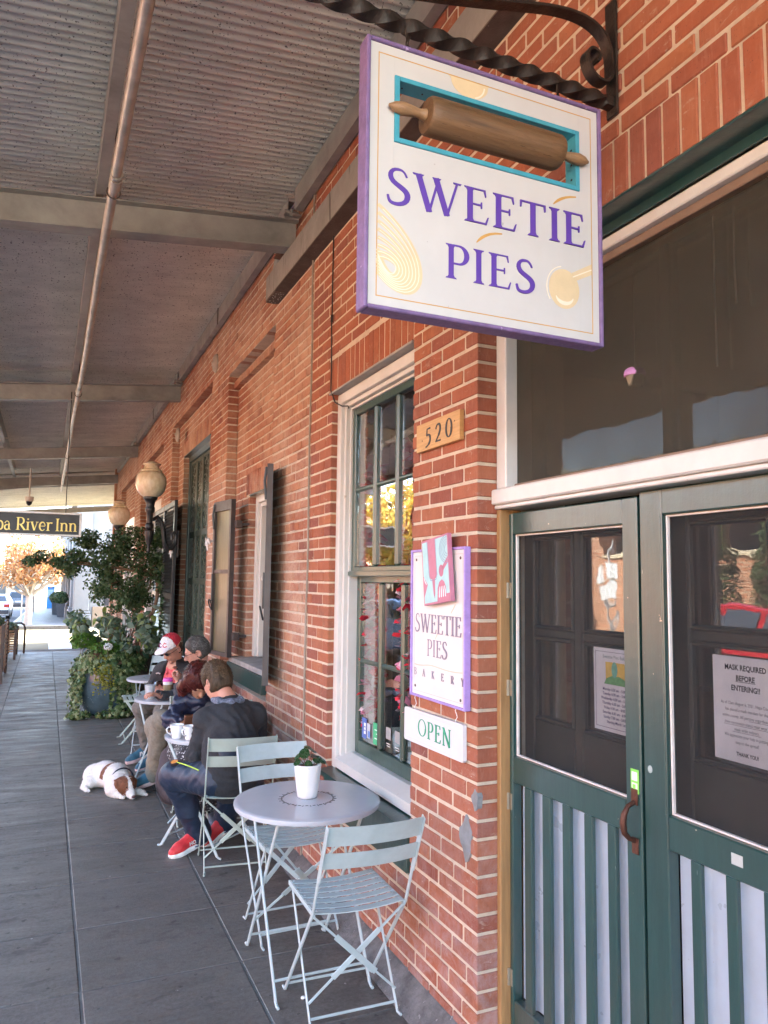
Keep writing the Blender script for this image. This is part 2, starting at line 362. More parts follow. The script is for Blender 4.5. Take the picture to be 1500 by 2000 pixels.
def concrete(name, a, b, worn):
    m, t, bs = base_mat(name); pos = t.new('ShaderNodeNewGeometry').outputs['Position']; oi = t.new('ShaderNodeObjectInfo')
    n = t.noise(pos, 2.4, 7, 0.72, 0.3); c = t.ramp(n, [(0.28, a), (0.72, b)])
    c = t.mix(t.math('MULTIPLY', oi.outputs['Random'], 0.22), c, (0.10, 0.095, 0.09))
    f = t.noise(pos, 48, 5, 0.75); c = t.mix(t.rng(f, 0.35, 0.72, 0, 0.3), c, (0.30, 0.29, 0.28))
    st = t.noise(t.mapping(pos, (1, 1.6, 1)), 6.5, 3, 0.55, 0.5); c = t.mix(t.rng(st, 0.60, 0.68, 0, 0.5), c, (0.035, 0.03, 0.028))
    st2 = t.noise(pos, 17, 3, 0.5); c = t.mix(t.rng(st2, 0.675, 0.70, 0, 0.75), c, (0.03, 0.026, 0.024))
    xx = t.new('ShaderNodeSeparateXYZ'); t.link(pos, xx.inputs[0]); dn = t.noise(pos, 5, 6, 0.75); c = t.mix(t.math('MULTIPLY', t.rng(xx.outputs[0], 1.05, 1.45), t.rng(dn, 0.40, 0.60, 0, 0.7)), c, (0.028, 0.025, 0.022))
    wp = t.noise(pos, 31, 2, 0.5); c = t.mix(t.rng(wp, 0.765, 0.775, 0, 0.7), c, (0.5, 0.48, 0.45))
    t.link(c, bs.inputs['Base Color'])
    p = t.noise(t.mapping(pos, (0.8, 3.2, 1)), 2.2, 6, 0.72, 0.6); t.link(t.rng(p, 0.36, 0.66, 0.40 if worn else 0.5, 0.74), bs.inputs['Roughness'])
    bs.inputs['Specular IOR Level'].default_value = 0.5
    h = t.math('ADD', t.math('MULTIPLY', t.noise(t.mapping(pos, (0.6, 2.4, 1)), 5, 4, 0.6), 1.6), t.math('MULTIPLY', t.noise(pos, 90, 4, 0.7), 0.5))
    t.link(t.bump(h, 0.22, 0.012), bs.inputs['Normal']); return m
m_slab = concrete('sidewalk_concrete', (0.070, 0.061, 0.050), (0.122, 0.107, 0.089), True)
m_joint = M('joint_grout', (0.12, 0.115, 0.105), 0.95, var=0.35, scale=6, world_space=True)
m_conc = M('old_concrete', (0.14, 0.135, 0.13), 0.92, var=0.45, scale=12, bump=0.7, bscale=45, fleck=(0.3, 0.29, 0.28), fleck_amt=0.05, fleck_scale=60, world_space=True)
m_asph = M('asphalt', (0.06, 0.062, 0.066), 0.9, var=0.25, scale=1.2, bump=0.3, bscale=120, world_space=True)
m_roadpaint = M('road_paint', (0.72, 0.71, 0.68), 0.8, var=0.1, scale=4, world_space=True)
m_pave = M('far_pavement', (0.46, 0.40, 0.28), 0.9, var=0.12, scale=1.0, world_space=True)
m_galv = M('galvanised_sheet', (0.66, 0.63, 0.57), 0.40, 0.2, var=0.16, scale=2.4, bump=0.12, bscale=9, fleck=(0.13, 0.11, 0.10), fleck_amt=0.105, fleck_scale=70, stretch=(1.0, 1.7, 1), world_space=True)
m_steel = M('painted_steel', (0.31, 0.31, 0.295), 0.55, 0.15, var=0.22, scale=3.5, bump=0.15, bscale=30, grime=0.45, world_space=True)
m_steel_dark = M('rusty_dark_steel', (0.085, 0.062, 0.052), 0.75, 0.1, var=0.3, scale=8, bump=0.4, bscale=90, fleck=(0.32, 0.29, 0.26), fleck_amt=0.02, fleck_scale=75, world_space=True)
def streak_mat():
    m, t, bs = base_mat('streaked_steel'); pos = t.new('ShaderNodeNewGeometry').outputs['Position']
    n = t.noise(pos, 5, 5, 0.7); c = t.ramp(n, [(0.3, (0.20, 0.195, 0.18)), (0.7, (0.29, 0.28, 0.26))])
    s = t.noise(t.mapping(pos, (1, 15, 1.2)), 1.6, 3, 0.5); c = t.mix(t.rng(s, 0.60, 0.66, 0, 0.75), c, (0.05, 0.045, 0.04))
    k = t.noise(pos, 34, 4, 0.6); c = t.mix(t.rng(k, 0.70, 0.73, 0, 0.6), c, (0.46, 0.38, 0.27))
    t.link(c, bs.inputs['Base Color']); bs.inputs['Roughness'].default_value = 0.7; t.link(t.bump(k, 0.25, 0.01), bs.inputs['Normal']); return m
m_streak = streak_mat()
m_pipe = M('galvanised_pipe', (0.48, 0.45, 0.41), 0.42, 0.55, var=0.25, scale=7, bump=0.1, bscale=50, grime=0.4, world_space=True)
m_wtrim = M('white_trim_paint', (0.60, 0.585, 0.55), 0.45, var=0.07, scale=6, bump=0.1, bscale=35, fleck=(0.42, 0.38, 0.33), fleck_amt=0.0, fleck_scale=18, world_space=True)
def door_paint(name, col):
    m, t, bs = base_mat(name); pos = t.new('ShaderNodeNewGeometry').outputs['Position']
    n = t.noise(t.mapping(pos, (14, 14, 1.4)), 2.2, 5, 0.65); c = t.ramp(n, [(0.3, tuple(q*0.8 for q in col)), (0.7, tuple(q*1.15 for q in col))])
    w = t.noise(pos, 26, 4, 0.7); c = t.mix(t.rng(w, 0.715, 0.735, 0, 0.85), c, (0.55, 0.48, 0.36))
    sc_ = t.noise(t.mapping(pos, (1, 30, 4)), 3, 2, 0.5); c = t.mix(t.rng(sc_, 0.76, 0.78, 0, 0.5), c, (0.42, 0.47, 0.42))
    zz = t.new('ShaderNodeSeparateXYZ'); t.link(pos, zz.inputs[0]); gn = t.noise(t.mapping(pos, (6, 6, 1.5)), 2.5, 6, 0.75, 0.5); c = t.mix(t.math('MULTIPLY', t.rng(zz.outputs[2], 0.75, 0.05), t.rng(gn, 0.42, 0.62, 0, 0.65)), c, (0.085, 0.075, 0.06)); c = t.mix(t.rng(gn, 0.62, 0.75, 0, 0.35), c, (0.06, 0.09, 0.075))
    t.link(c, bs.inputs['Base Color']); bs.inputs['Roughness'].default_value = 0.30; bs.inputs['Specular IOR Level'].default_value = 0.75; bs.inputs['Coat Weight'].default_value = 0.3; bs.inputs['Coat Roughness'].default_value = 0.2; bs.inputs['Coat IOR'].default_value = 1.5
    t.link(t.bump(t.math('ADD', n, w), 0.10, 0.01), bs.inputs['Normal']); return m
m_green = door_paint('door_green_paint', (0.018, 0.058, 0.052))
m_sash = door_paint('sash_green_paint', (0.026, 0.06, 0.045))
m_wood = M('bare_wood', (0.34, 0.19, 0.075), 0.6, var=0.25, scale=4, stretch=(12, 12, 1), world_space=True, bump=0.15, bscale=20)
m_board = M('plywood_board', (0.52, 0.31, 0.12), 0.55, var=0.16, scale=5, stretch=(1, 1.5, 22))
m_corr = M('corrugated_sky_tint', (0.46, 0.56, 0.66), 0.34, 0.15, var=0.08, scale=5, bump=0.05, bscale=30, fleck=(0.33, 0.3, 0.28), fleck_amt=0.0, fleck_scale=40, world_space=True)  # galvanised sheet; the blue of the reflected sky is put into its base colour
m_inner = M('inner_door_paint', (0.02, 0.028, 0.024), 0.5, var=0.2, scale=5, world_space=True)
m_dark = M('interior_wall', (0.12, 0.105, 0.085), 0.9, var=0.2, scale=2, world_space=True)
m_black = M('black_metal', (0.018, 0.018, 0.02), 0.38, 0.3, var=0.2, scale=12, bump=0.1, bscale=60)
m_iron = M('wrought_iron', (0.042, 0.032, 0.026), 0.45, 0.6, var=0.35, scale=14, bump=0.35, bscale=45, fleck=(0.12, 0.07, 0.045), fleck_amt=0.03, fleck_scale=25)
def glass_mat(name, tint, mixf, rough=0.02, wav=0.0):
    m = bpy.data.materials.new(name); m.use_nodes = True; t = NT(m); t.n.clear(); MATS[name] = m
    out = t.new('ShaderNodeOutputMaterial'); tr = t.new('ShaderNodeBsdfTransparent'); gl = t.new('ShaderNodeBsdfGlossy'); mx = t.new('ShaderNodeMixShader')
    tr.inputs[0].default_value = (*tint, 1); gl.inputs['Roughness'].default_value = rough; gl.inputs['Color'].default_value = (0.95, 0.95, 0.95, 1)
    fr = t.new('ShaderNodeLayerWeight'); fr.inputs[0].default_value = 0.5
    f = t.math('ADD', t.math('MULTIPLY', t.math('POWER', fr.outputs['Facing'], 4.0), 0.9), mixf, clamp=True)
    if wav:
        pos = t.new('ShaderNodeNewGeometry').outputs['Position']; b = t.bump(t.noise(pos, 5, 2, 0.5), wav, 0.02); t.link(b, gl.inputs['Normal'])
    t.link(f, mx.inputs[0]); t.link(tr.outputs[0], mx.inputs[1]); t.link(gl.outputs[0], mx.inputs[2]); t.link(mx.outputs[0], out.inputs[0]); return m
m_glass = glass_mat('window_glass', (0.92, 0.94, 0.93), 0.24, 0.01, 0.06)
def screen_mat(name, dens, col):
    m = bpy.data.materials.new(name); m.use_nodes = True; t = NT(m); t.n.clear(); MATS[name] = m
    out = t.new('ShaderNodeOutputMaterial'); tr = t.new('ShaderNodeBsdfTransparent'); df = t.new('ShaderNodeBsdfDiffuse'); mx = t.new('ShaderNodeMixShader')
    df.inputs[0].default_value = (*col, 1); pos = t.new('ShaderNodeNewGeometry').outputs['Position']
    n = t.noise(pos, 3, 4, 0.6); t.link(t.rng(n, 0.3, 0.7, dens-0.06, dens+0.06), mx.inputs[0])
    t.link(tr.outputs[0], mx.inputs[1]); t.link(df.outputs[0], mx.inputs[2]); t.link(mx.outputs[0], out.inputs[0]); return m
m_screen = screen_mat('insect_screen', 0.30, (0.055, 0.055, 0.055))
m_screen_t = screen_mat('transom_screen', 0.62, (0.066, 0.062, 0.050))
# ------------------------------------------------------------------ letters built as solid strokes
def strip(pts, ws):
    out = []; P = [Vector(p) for p in pts]
    L = []; Rr = []
    for i, p in enumerate(P):
        t = (P[min(i+1, len(P)-1)]-P[max(i-1, 0)]).normalized(); n = Vector((-t.y, t.x))
        L.append(p+n*ws[i]/2); Rr.append(p-n*ws[i]/2)
    for i in range(len(P)-1): out.append([L[i], Rr[i], Rr[i+1], L[i+1]])
    return out
def arc(cx, cy, rx, ry, a0, a1, n=14): return [(cx+rx*math.cos(math.radians(a0+(a1-a0)*i/n)), cy+ry*math.sin(math.radians(a0+(a1-a0)*i/n))) for i in range(n+1)]
def bez(P, n=22):
    out = []
    for s in range(0, len(P)-1, 3):
        a, b, c, d = [Vector(q) for q in P[s:s+4]]
        for i in range(n+1 if s+3 >= len(P)-1 else n):
            t = i/n; out.append(a*(1-t)**3+b*3*t*(1-t)**2+c*3*t*t*(1-t)+d*t**3)
    return out
def glyph(ch, bold=1.0):
    K = 0.115*bold; H = 0.045*bold; S = 0.075; o = []
    def quad(a, b, c, d): o.append([Vector(a), Vector(b), Vector(c), Vector(d)])
    def stem(x, y0=0.0, y1=1.0, w=K, sb=True, st=True):
        quad((x-w/2, y0), (x+w/2, y0), (x+w/2, y1), (x-w/2, y1))
        for y, on, sg in ((y0, sb, 1), (y1, st, -1)):
            if on: quad((x-w/2-S, y), (x+w/2+S, y), (x+w/2+S*0.7, y+sg*H*0.8), (x-w/2-S*0.7, y+sg*H*0.8)); quad((x-w/2-S*0.35, y+sg*H*0.8), (x+w/2+S*0.35, y+sg*H*0.8), (x+w/2, y+sg*H*2), (x-w/2, y+sg*H*2))
    def diag(p, q, w): o.extend(strip([p, q], [w, w]))
    def ser(x, y, sg=-1, w=0.2): quad((x-w/2, y), (x+w/2, y), (x+w/2*0.8, y+sg*H*0.8), (x-w/2*0.8, y+sg*H*0.8))
    def var(pts, wa, wb):      # width swells in the middle
        n = len(pts)-1; o.extend(strip(pts, [wa+(wb-wa)*math.sin(PI*i/n)**1.3 for i in range(n+1)]))
    if ch == 'I': stem(0.16); return o, 0.32
    if ch in 'EF':
        stem(0.15); quad((0.2, 0.96), (0.5, 0.96), (0.5, 1), (0.2, 1)); quad((0.47, 1), (0.52, 1), (0.54, 0.80), (0.52, 0.80)); quad((0.2, 0.51), (0.42, 0.51), (0.42, 0.555), (0.2, 0.555)); quad((0.41, 0.62), (0.44, 0.62), (0.44, 0.44), (0.41, 0.44))
        if ch == 'E': quad((0.2, 0), (0.53, 0), (0.53, 0.045), (0.2, 0.045)); quad((0.50, 0), (0.55, 0), (0.60, 0.22), (0.575, 0.22))
        return o, 0.62
    if ch == 'T': stem(0.33, st=False); quad((0.02, 0.955), (0.64, 0.955), (0.64, 1), (0.02, 1)); quad((0, 1), (0.05, 1), (0.03, 0.80), (0, 0.80)); quad((0.61, 1), (0.66, 1), (0.66, 0.80), (0.63, 0.80)); return o, 0.66
    if ch == 'W': diag((0.10, 1), (0.35, 0), K); diag((0.35, 0), (0.56, 0.98), H); diag((0.50, 1), (0.76, 0), K); diag((0.76, 0), (1.0, 1), H); ser(0.10, 1, -1, 0.26); ser(0.52, 1, -1, 0.2); ser(1.0, 1, -1, 0.2); return o, 1.08
    if ch == 'V' or ch == 'v':
        k = 1 if ch == 'V' else 0.68; diag((0.09, k), (0.29, 0), K); diag((0.29, 0), (0.47, k), H); ser(0.09, k, -1, 0.24); ser(0.47, k, -1, 0.2); return o, 0.54
    if ch == 'Y': diag((0.08, 1), (0.33, 0.45), K); diag((0.33, 0.45), (0.57, 1), H); stem(0.33, 0, 0.47, st=False); ser(0.08, 1, -1, 0.24); ser(0.57, 1, -1, 0.2); return o, 0.66
    if ch == 'A': diag((0.06, 0), (0.33, 1), H); diag((0.33, 1), (0.60, 0), K); quad((0.16, 0.33), (0.50, 0.33), (0.49, 0.375), (0.17, 0.375)); ser(0.06, 0, 1, 0.2); ser(0.60, 0, 1, 0.24); return o, 0.68
    if ch == 'N': stem(0.12, w=H*1.2, st=False); stem(0.66, w=H*1.2, sb=False); diag((0.10, 1), (0.66, 0), K); ser(0.08, 1, -1, 0.2); return o, 0.78
    if ch == 'K': stem(0.15); diag((0.22, 0.45), (0.56, 1), H); diag((0.30, 0.55), (0.62, 0), K); ser(0.56, 1, -1, 0.2); ser(0.64, 0, 1, 0.22); return o, 0.72
    if ch in 'PRB':
        stem(0.15); y = 0.45 if ch != 'B' else 0.52
        pts = [(0.2, 0.98), (0.34, 0.98)]+arc(0.34, (0.98+y)/2, 0.20, (0.98-y)/2, 90, -90, 14)[1:]+[(0.2, y)]; n = len(pts)-1
        o.extend(strip(pts, [H+(K-H)*math.sin(PI*i/n)**2 for i in range(n+1)]))
        if ch == 'R': diag((0.32, y), (0.62, 0), K); ser(0.64, 0, 1, 0.2); return o, 0.68
        if ch == 'B':
            pts = [(0.2, 0.52), (0.36, 0.52)]+arc(0.36, 0.27, 0.23, 0.25, 90, -90, 14)[1:]+[(0.2, 0.02)]; n = len(pts)-1
            o.extend(strip(pts, [H+(K-H)*math.sin(PI*i/n)**2 for i in range(n+1)])); return o, 0.64
        return o, 0.60
    if ch == 'S':
        pts = bez([(0.46, 0.80), (0.40, 0.99), (0.33, 0.98), (0.27, 0.98), (0.08, 0.98), (0.02, 0.70), (0.22, 0.57), (0.38, 0.46), (0.50, 0.40), (0.47, 0.22), (0.44, 0.02), (0.20, -0.03), (0.10, 0.04), (0.06, 0.08), (0.05, 0.15), (0.04, 0.22)], 8); n = len(pts)-1
        o.extend(strip(pts, [H*0.9+(K*1.05-H)*max(0, math.sin(PI*i/n))**2 for i in range(n+1)])); return o, 0.54
    if ch in 'O0':
        rx = 0.36 if ch == 'O' else 0.24
        pts = arc(rx+0.05, 0.5, rx, 0.49, 0, 360, 36); o.extend(strip(pts, [H+(K-H)*abs(math.cos(math.radians(10*i)))**1.5 for i in range(37)])); return o, rx*2+0.1
    if ch == 'i': stem(0.12, 0, 0.66); q = arc(0.12, 0.86, 0.065, 0.065, 0, 360, 12)[:-1]; o.append([Vector(p) for p in q]); return o, 0.26
    if ch == 'n': stem(0.12, 0, 0.66); stem(0.46, 0, 0.45, st=False); o.extend(strip([(0.16, 0.5)]+arc(0.31, 0.45, 0.15, 0.20, 150, 0, 10), [H]*3+[H+(K-H)*i/8 for i in range(9)])); return o, 0.60
    if ch == 'r': stem(0.12, 0, 0.66); o.extend(strip(arc(0.30, 0.45, 0.16, 0.19, 160, 50, 8), [H+(K-H)*i/8 for i in range(9)])); return o, 0.42
    if ch == 'e':
        pts = [(0.08, 0.36), (0.44, 0.36)]+arc(0.27, 0.34, 0.19, 0.33, 12, 320, 22); o.extend(strip(pts, [H, H]+[H+(K-H)*max(0, math.sin(PI*i/22))**1.4 for i in range(23)])); return o, 0.52
    if ch == 'a': stem(0.40, 0, 0.46, sb=True, st=False); o.extend(strip(arc(0.24, 0.46, 0.16, 0.20, 0, 170, 12), [K*0.9]+[H]*11+[K])); o.extend(strip(arc(0.23, 0.19, 0.17, 0.19, 60, 330, 16), [H+(K-H)*math.sin(PI*i/16) for i in range(17)])); return o, 0.52
    if ch == 'p': stem(0.12, -0.30, 0.66); o.extend(strip(arc(0.28, 0.33, 0.19, 0.33, 150, -150, 20), [H+(K-H)*math.sin(PI*i/20) for i in range(21)])); return o, 0.54
    if ch == '5': o.extend(strip([(0.46, 0.98), (0.16, 0.96), (0.12, 0.60)], [K*0.8, K*0.7, K*0.7])); o.extend(strip(bez([(0.12, 0.58), (0.30, 0.72), (0.52, 0.55), (0.44, 0.28), (0.38, 0.08), (0.20, 0.0), (0.04, -0.04)], 10), [K*0.7]*5+[K]*10+[K*0.6]*6)); return o, 0.56
    if ch == '2': o.extend(strip(bez([(0.06, 0.72), (0.08, 1.04), (0.50, 1.08), (0.46, 0.70), (0.42, 0.40), (0.16, 0.20), (0.06, 0.02)], 10), [K*0.7]*6+[K]*9+[K*0.6]*6)); quad((0.04, 0), (0.50, 0), (0.52, 0.10), (0.06, 0.09)); return o, 0.58
    return o, 0.3
def lettering(mb, text, fr, x, y, cap, width=None, track=0.06, bold=1.0, lift=0.001, m=0):
    adv = [glyph(c, bold)[1]+track for c in text]; tot = sum(adv)-track; sx = cap if width is None else width/tot; px = x; o, u, v, n = [Vector(q) for q in fr]; k = 0
    for c, a in zip(text, adv):
        polys, w = glyph(c, bold)
        for p in polys:
            mb.prism([(px+q.x*sx, y+q.y*cap) for q in p], fr, 0.0, lift+k*0.00004, m); k += 1
        px += a*sx
    return mb
def sans(name, body, size, mat, parent, loc, xdir, ydir, align='LEFT', space=1.0, bold=0.0, xs=1.0):
    cu = bpy.data.curves.new(name, 'FONT'); cu.body = body; cu.size = size; cu.align_x = align; cu.space_line = space; cu.offset = bold; cu.resolution_u = 2
    ob = bpy.data.objects.new('tmp_text', cu); COL.objects.link(ob); bpy.context.view_layer.update()
    me = bpy.data.meshes.new_from_object(ob.evaluated_get(bpy.context.evaluated_depsgraph_get())); bpy.data.objects.remove(ob); bpy.data.curves.remove(cu)
    me.name = name; me.materials.clear(); me.materials.append(mat)
    x = Vector(xdir).normalized(); y = Vector(ydir).normalized(); z = x.cross(y); mt = Matrix((x*xs, y, z)).transposed().to_4x4(); mt.translation = Vector(loc); me.transform(mt)
    o = bpy.data.objects.new(name, me); link(o, parent); return o
# ------------------------------------------------------------------ brickwork
D = 1.514; CZ = 0.0677; Z0 = 0.0457; BL = 0.2
def courses(s0, s1, zb, zt, opens, xf, jt, header_every=0, off0=0.0, rough=0.0):
    out = []; k0 = int(math.floor((zb-Z0)/CZ))
    for k in range(k0, int((zt-Z0)/CZ)+1):
        a = max(zb, Z0+k*CZ+jt/2); b = min(zt, Z0+(k+1)*CZ-jt/2)
        if b-a < 0.018: continue
        segs = [(s0, s1)]; zm = (a+b)/2
        for (p, q, lo, hi) in opens:
            if lo < zm < hi:
                ns = []
                for (u, v) in segs:
                    if q <= u or p >= v: ns.append((u, v)); continue
                    if p > u: ns.append((u, p))
                    if q < v: ns.append((q, v))
                segs = ns
        hd = header_every and k % header_every == 0
        L = BL/2 if hd else BL
        for (u, v) in segs:
            y = u-(off0 + (L/2 if k % 2 else 0)) % L - (R_.uniform(-.02, .02) if rough else 0)
            if y > u: y -= L
            first = True
            while y < v-0.012:
                A = u if first else max(u, y+(jt/2 if y > u+1e-6 else 0)); B = min(v, y+L-(jt/2 if y+L < v-1e-6 else 0))
                if B-A > 0.042: out.append((A, B, a, b, xf)); first = False
                elif not first and out and B-A > 0.001 and abs(out[-1][1]-A) < 0.03 and out[-1][2] == a: out[-1] = (out[-1][0], B, a, b, xf)
                y += L
    return out
def soldiers(s0, s1, z0, z1, xf, jt):
    n = int(round((s1-s0)/CZ)); w = (s1-s0)/n
    return [(s0+i*w+jt/2, s0+(i+1)*w-jt/2, z0, z1, xf) for i in range(n)]
_bm = {}
def brick_mesh(kind, mat):
    key = (kind, mat.name)
    if key not in _bm:
        d = {'st': (0.1, BL-0.010, CZ-0.010), 'hd': (0.1, 0.09, CZ-0.010), 'so': (0.1, CZ-0.010, 0.2)}[kind]
        _bm[key] = (MB().cbox(0, d[0], -d[1]/2, d[1]/2, -d[2]/2, d[2]/2, 0.0035).mesh('brick', mat), d)
    return _bm[key]
def lay(bricks, parent, mat, nmax=300, jx=0.0015, rough=0.0):
    def vis(b):
        c = Vector((b[4], (b[0]+b[1])/2, (b[2]+b[3])/2))-Vector((0, 0, CAMZ)); zz = c.dot(fw)
        if zz < 0.2: return -1
        if abs(c.dot(r2)/zz) > 0.54 or abs(c.dot(u2)/zz) > 0.70: return -1
        return (b[3]-b[2])*(b[1]-b[0])*c.x/zz**3
    sb = sorted(bricks, key=vis, reverse=True); rest = MB()
    for i, b in enumerate(sb):
        ly, lz = b[1]-b[0], b[3]-b[2]; j = R_.uniform(-jx, jx)
        if i < nmax:
            kind = 'so' if lz > ly else ('hd' if ly < 0.13 else 'st'); me, d = brick_mesh(kind, mat)
            o = bpy.data.objects.new('brick', me); link(o, parent)
            o.location = (b[4]+j, (b[0]+b[1])/2, (b[2]+b[3])/2); o.scale = (1, ly/d[1], lz/d[2]*(1-rough*R_.random()*0.08)); o.rotation_euler = (R_.uniform(-1, 1)*0.005*(1+rough), 0, R_.uniform(-1, 1)*0.006)
        else:
            q = rough*0.003; e = [R_.uniform(-q, q) for _ in range(4)]
            rest.cbox(b[4]+j, b[4]+0.1+j, b[0]+e[0], b[1]+e[1], b[2]+e[2], b[3]+e[3], 0.0035, att=R_.random())
    if rest.v: stuff(rest.build('brickwork', mat, parent))
def core(mb, s0, s1, z0, z1, opens, x0, x1, e=0.006):
    ys = sorted({s0, s1}|{q for o in opens for q in (o[0]-e, o[1]+e) if s0 < q < s1})
    for a, b in zip(ys, ys[1:]):
        m = (a+b)/2; cuts = sorted([(o[2]-e, o[3]+e) for o in opens if o[0]-e < m < o[1]+e]); z = z0
        for lo, hi in cuts:
            if lo > z: mb.box(x0, x1, a, b, z, lo)
            z = max(z, hi)
        if z < z1: mb.box(x0, x1, a, b, z, z1)
    return mb
# ================================================================== GROUND
side = MB().box(-1.28, 1.75, -4, 20.4, -0.40, -0.004).build('sidewalk', m_joint); struct(side)
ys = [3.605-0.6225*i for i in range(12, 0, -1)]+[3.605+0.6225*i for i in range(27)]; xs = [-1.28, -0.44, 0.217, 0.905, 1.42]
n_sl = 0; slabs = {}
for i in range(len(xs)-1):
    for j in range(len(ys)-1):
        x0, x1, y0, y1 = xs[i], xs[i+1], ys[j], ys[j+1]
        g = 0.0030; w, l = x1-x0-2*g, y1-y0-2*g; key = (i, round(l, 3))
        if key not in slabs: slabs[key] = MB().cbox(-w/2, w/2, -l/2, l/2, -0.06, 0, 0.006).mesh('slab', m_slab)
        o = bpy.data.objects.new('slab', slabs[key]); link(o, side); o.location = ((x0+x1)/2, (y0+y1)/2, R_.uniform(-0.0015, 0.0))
# kerb of the near sidewalk
kb = MB()
kb.cbox(-1.45, -1.285, -4, 20.4, -0.4, -0.006, 0.02)
struct(kb.build('kerb', m_conc))
def slope_grid(mb, x0, x1, y0, y1, dz, n=20):
    for i in range(n):
        a = y0+(y1-y0)*i/n; b = y0+(y1-y0)*(i+1)/n
        mb.add([(x0, a, gz(a)+dz), (x1, a, gz(a)+dz), (x1, b, gz(b)+dz), (x0, b, gz(b)+dz)], [(0, 1, 2, 3)])
    return mb
gr = MB(); slope_grid(gr, -400, 400, -200, 22, -0.19, 1); slope_grid(gr, -400, 400, 22, 600, -0.19, 6); struct(gr.build('ground', m_pave))
rd = MB(); slope_grid(rd, -9.2, -1.44, -60, 22, -0.15, 1); slope_grid(rd, -9.2, -1.2, 22, 36, -0.15, 3); slope_grid(rd, -9.2, -1.2, 36, 200, -0.15, 8); struct(rd.build('road', m_asph))
cr = MB(); slope_grid(cr, -1.2, 30, 20.3, 34.4, -0.146, 3); struct(cr.build('side_street', M('side_street_paving', (0.20, 0.172, 0.095), 0.9, var=0.1, scale=1.5, world_space=True)))
cs = MB(); slope_grid(cs, 0.15, 0.75, 20.9, 25.6, -0.138, 2); struct(cs.build('crosswalk_stripe', m_roadpaint))
fs = MB(); slope_grid(fs, -1.15, 1.6, 34.2, 160, 0.0, 10); 
fs.add([(-1.15, 34.2, -0.6), (1.6, 34.2, -0.6), (1.6, 34.2, -0.244), (-1.15, 34.2, -0.244)], [(0, 1, 2, 3)])
s2 = fs.build('far_sidewalk', m_slab); struct(s2)
fk = MB()
for i in range(12):
    a, b = 34.2+i*10, 44.2+i*10
    fk.add([(-1.30, a, gz(a)-0.2), (-1.15, a, gz(a)-0.2), (-1.15, a, gz(a)+0.004), (-1.30, a, gz(a)+0.004), (-1.30, b, gz(b)-0.2), (-1.15, b, gz(b)-0.2), (-1.15, b, gz(b)+0.004), (-1.30, b, gz(b)+0.004)], [(0, 1, 2, 3), (4, 7, 6, 5), (0, 4, 5, 1), (1, 5, 6, 2), (2, 6, 7, 3), (3, 7, 4, 0)])
struct(fk.build('far_kerb', m_pave))
os_ = MB().box(-12.4, -9.3, -60, 80, -0.3, 0.0).build('opposite_sidewalk', m_pave); struct(os_)
ln = MB()
for y in np.arange(-20, 90, 2.6): ln.box(-3.60, -3.50, y, y+1.6, gz(y)-0.147, gz(y)-0.143)
struct(ln.build('parking_line', m_roadpaint))
# ================================================================== NEAR BUILDING (bakery front)
bld = thing('brick_building', 'red brick bakery front with green doors and a white trimmed window beside the sidewalk', 'building')
DO = (1.02, 2.5235, -0.2, 2.905); WO = (3.095, 4.2, 0.47, 2.872)
sol_d = (0.86, 2.60, 2.905, 3.100); sol_w = (3.095, 4.26, 2.872, 3.075)
SEAM = 4.597
bk = courses(-1.6, SEAM-0.012, 0.075, 5.2, [DO, WO, sol_d, sol_w], D, 0.0122, 0, 0.0, 0.25)
for s in (sol_d, sol_w): bk += soldiers(s[0]+0.005, s[1]-0.005, s[2]+0.003, s[3]-0.006, D, 0.0095)
# bricks hidden in the zone of the steel beam are left out
bk = [b for b in bk if not (b[0] < 5.3 and 3.855 < (b[2]+b[3])/2 < 4.0)]
core(MB(), -1.6, SEAM-0.004, 0.04, 5.4, [DO, WO], D+0.004, D+0.42).build('wall', m_mortar, bld)
lay(bk, bld, m_brick, 300, 0.0022, 0.3)
# concrete plinth strip and seam
pl = MB(); pl.prism([(1.40, 0.001), (1.545, 0.001), (1.545, 0.09), (1.507, 0.075), (1.43, 0.02)], ((0, 2.5, 0), (1, 0, 0), (0, 0, 1), (0, 1, 0)), 0, 2.1)
pl.build('plinth', m_conc, bld)
MB().tube([(1.508, SEAM-0.004, 0.05)]+[(1.507+R_.uniform(-.003, .003), SEAM-0.004+R_.uniform(-.004, .004), 0.05+i*0.3) for i in range(1, 17)], 0.006, 6).build('sealant_joint', M('sealant', (0.30, 0.26, 0.21), 0.9, world_space=True), bld)
# grey mortar patches on the pier
for (y, z, a, b) in ((2.60, 0.775, 0.045, 0.075), (2.535, 0.935, 0.022, 0.035)):
    p = [(a*math.cos(t)*(1+0.25*math.sin(3*t+1)), b*math.sin(t)*(1+0.2*math.cos(4*t))) for t in np.linspace(0, 2*PI, 18)[:-1]]
    MB().prism(p, ((D, y, z), (0, 1, 0), (0, 0, 1), (-1, 0, 0)), -0.02, 0.003).build('mortar_patch', M('grey_patch', (0.22, 0.23, 0.235), 0.85, var=0.2, scale=20, bump=0.3), bld)
# steel lintels
MB().cbox(D-0.006, 1.60, 0.9, 2.53, 2.899, 2.907, 0.002).cbox(1.592, 1.602, 1.02, 2.52, 2.87, 2.901, 0.002).build('door_lintel', m_green, bld)
MB().cbox(D-0.012, 1.58, 3.095, 4.23, 2.858, 2.870, 0.002).build('window_lintel', m_steel, bld)
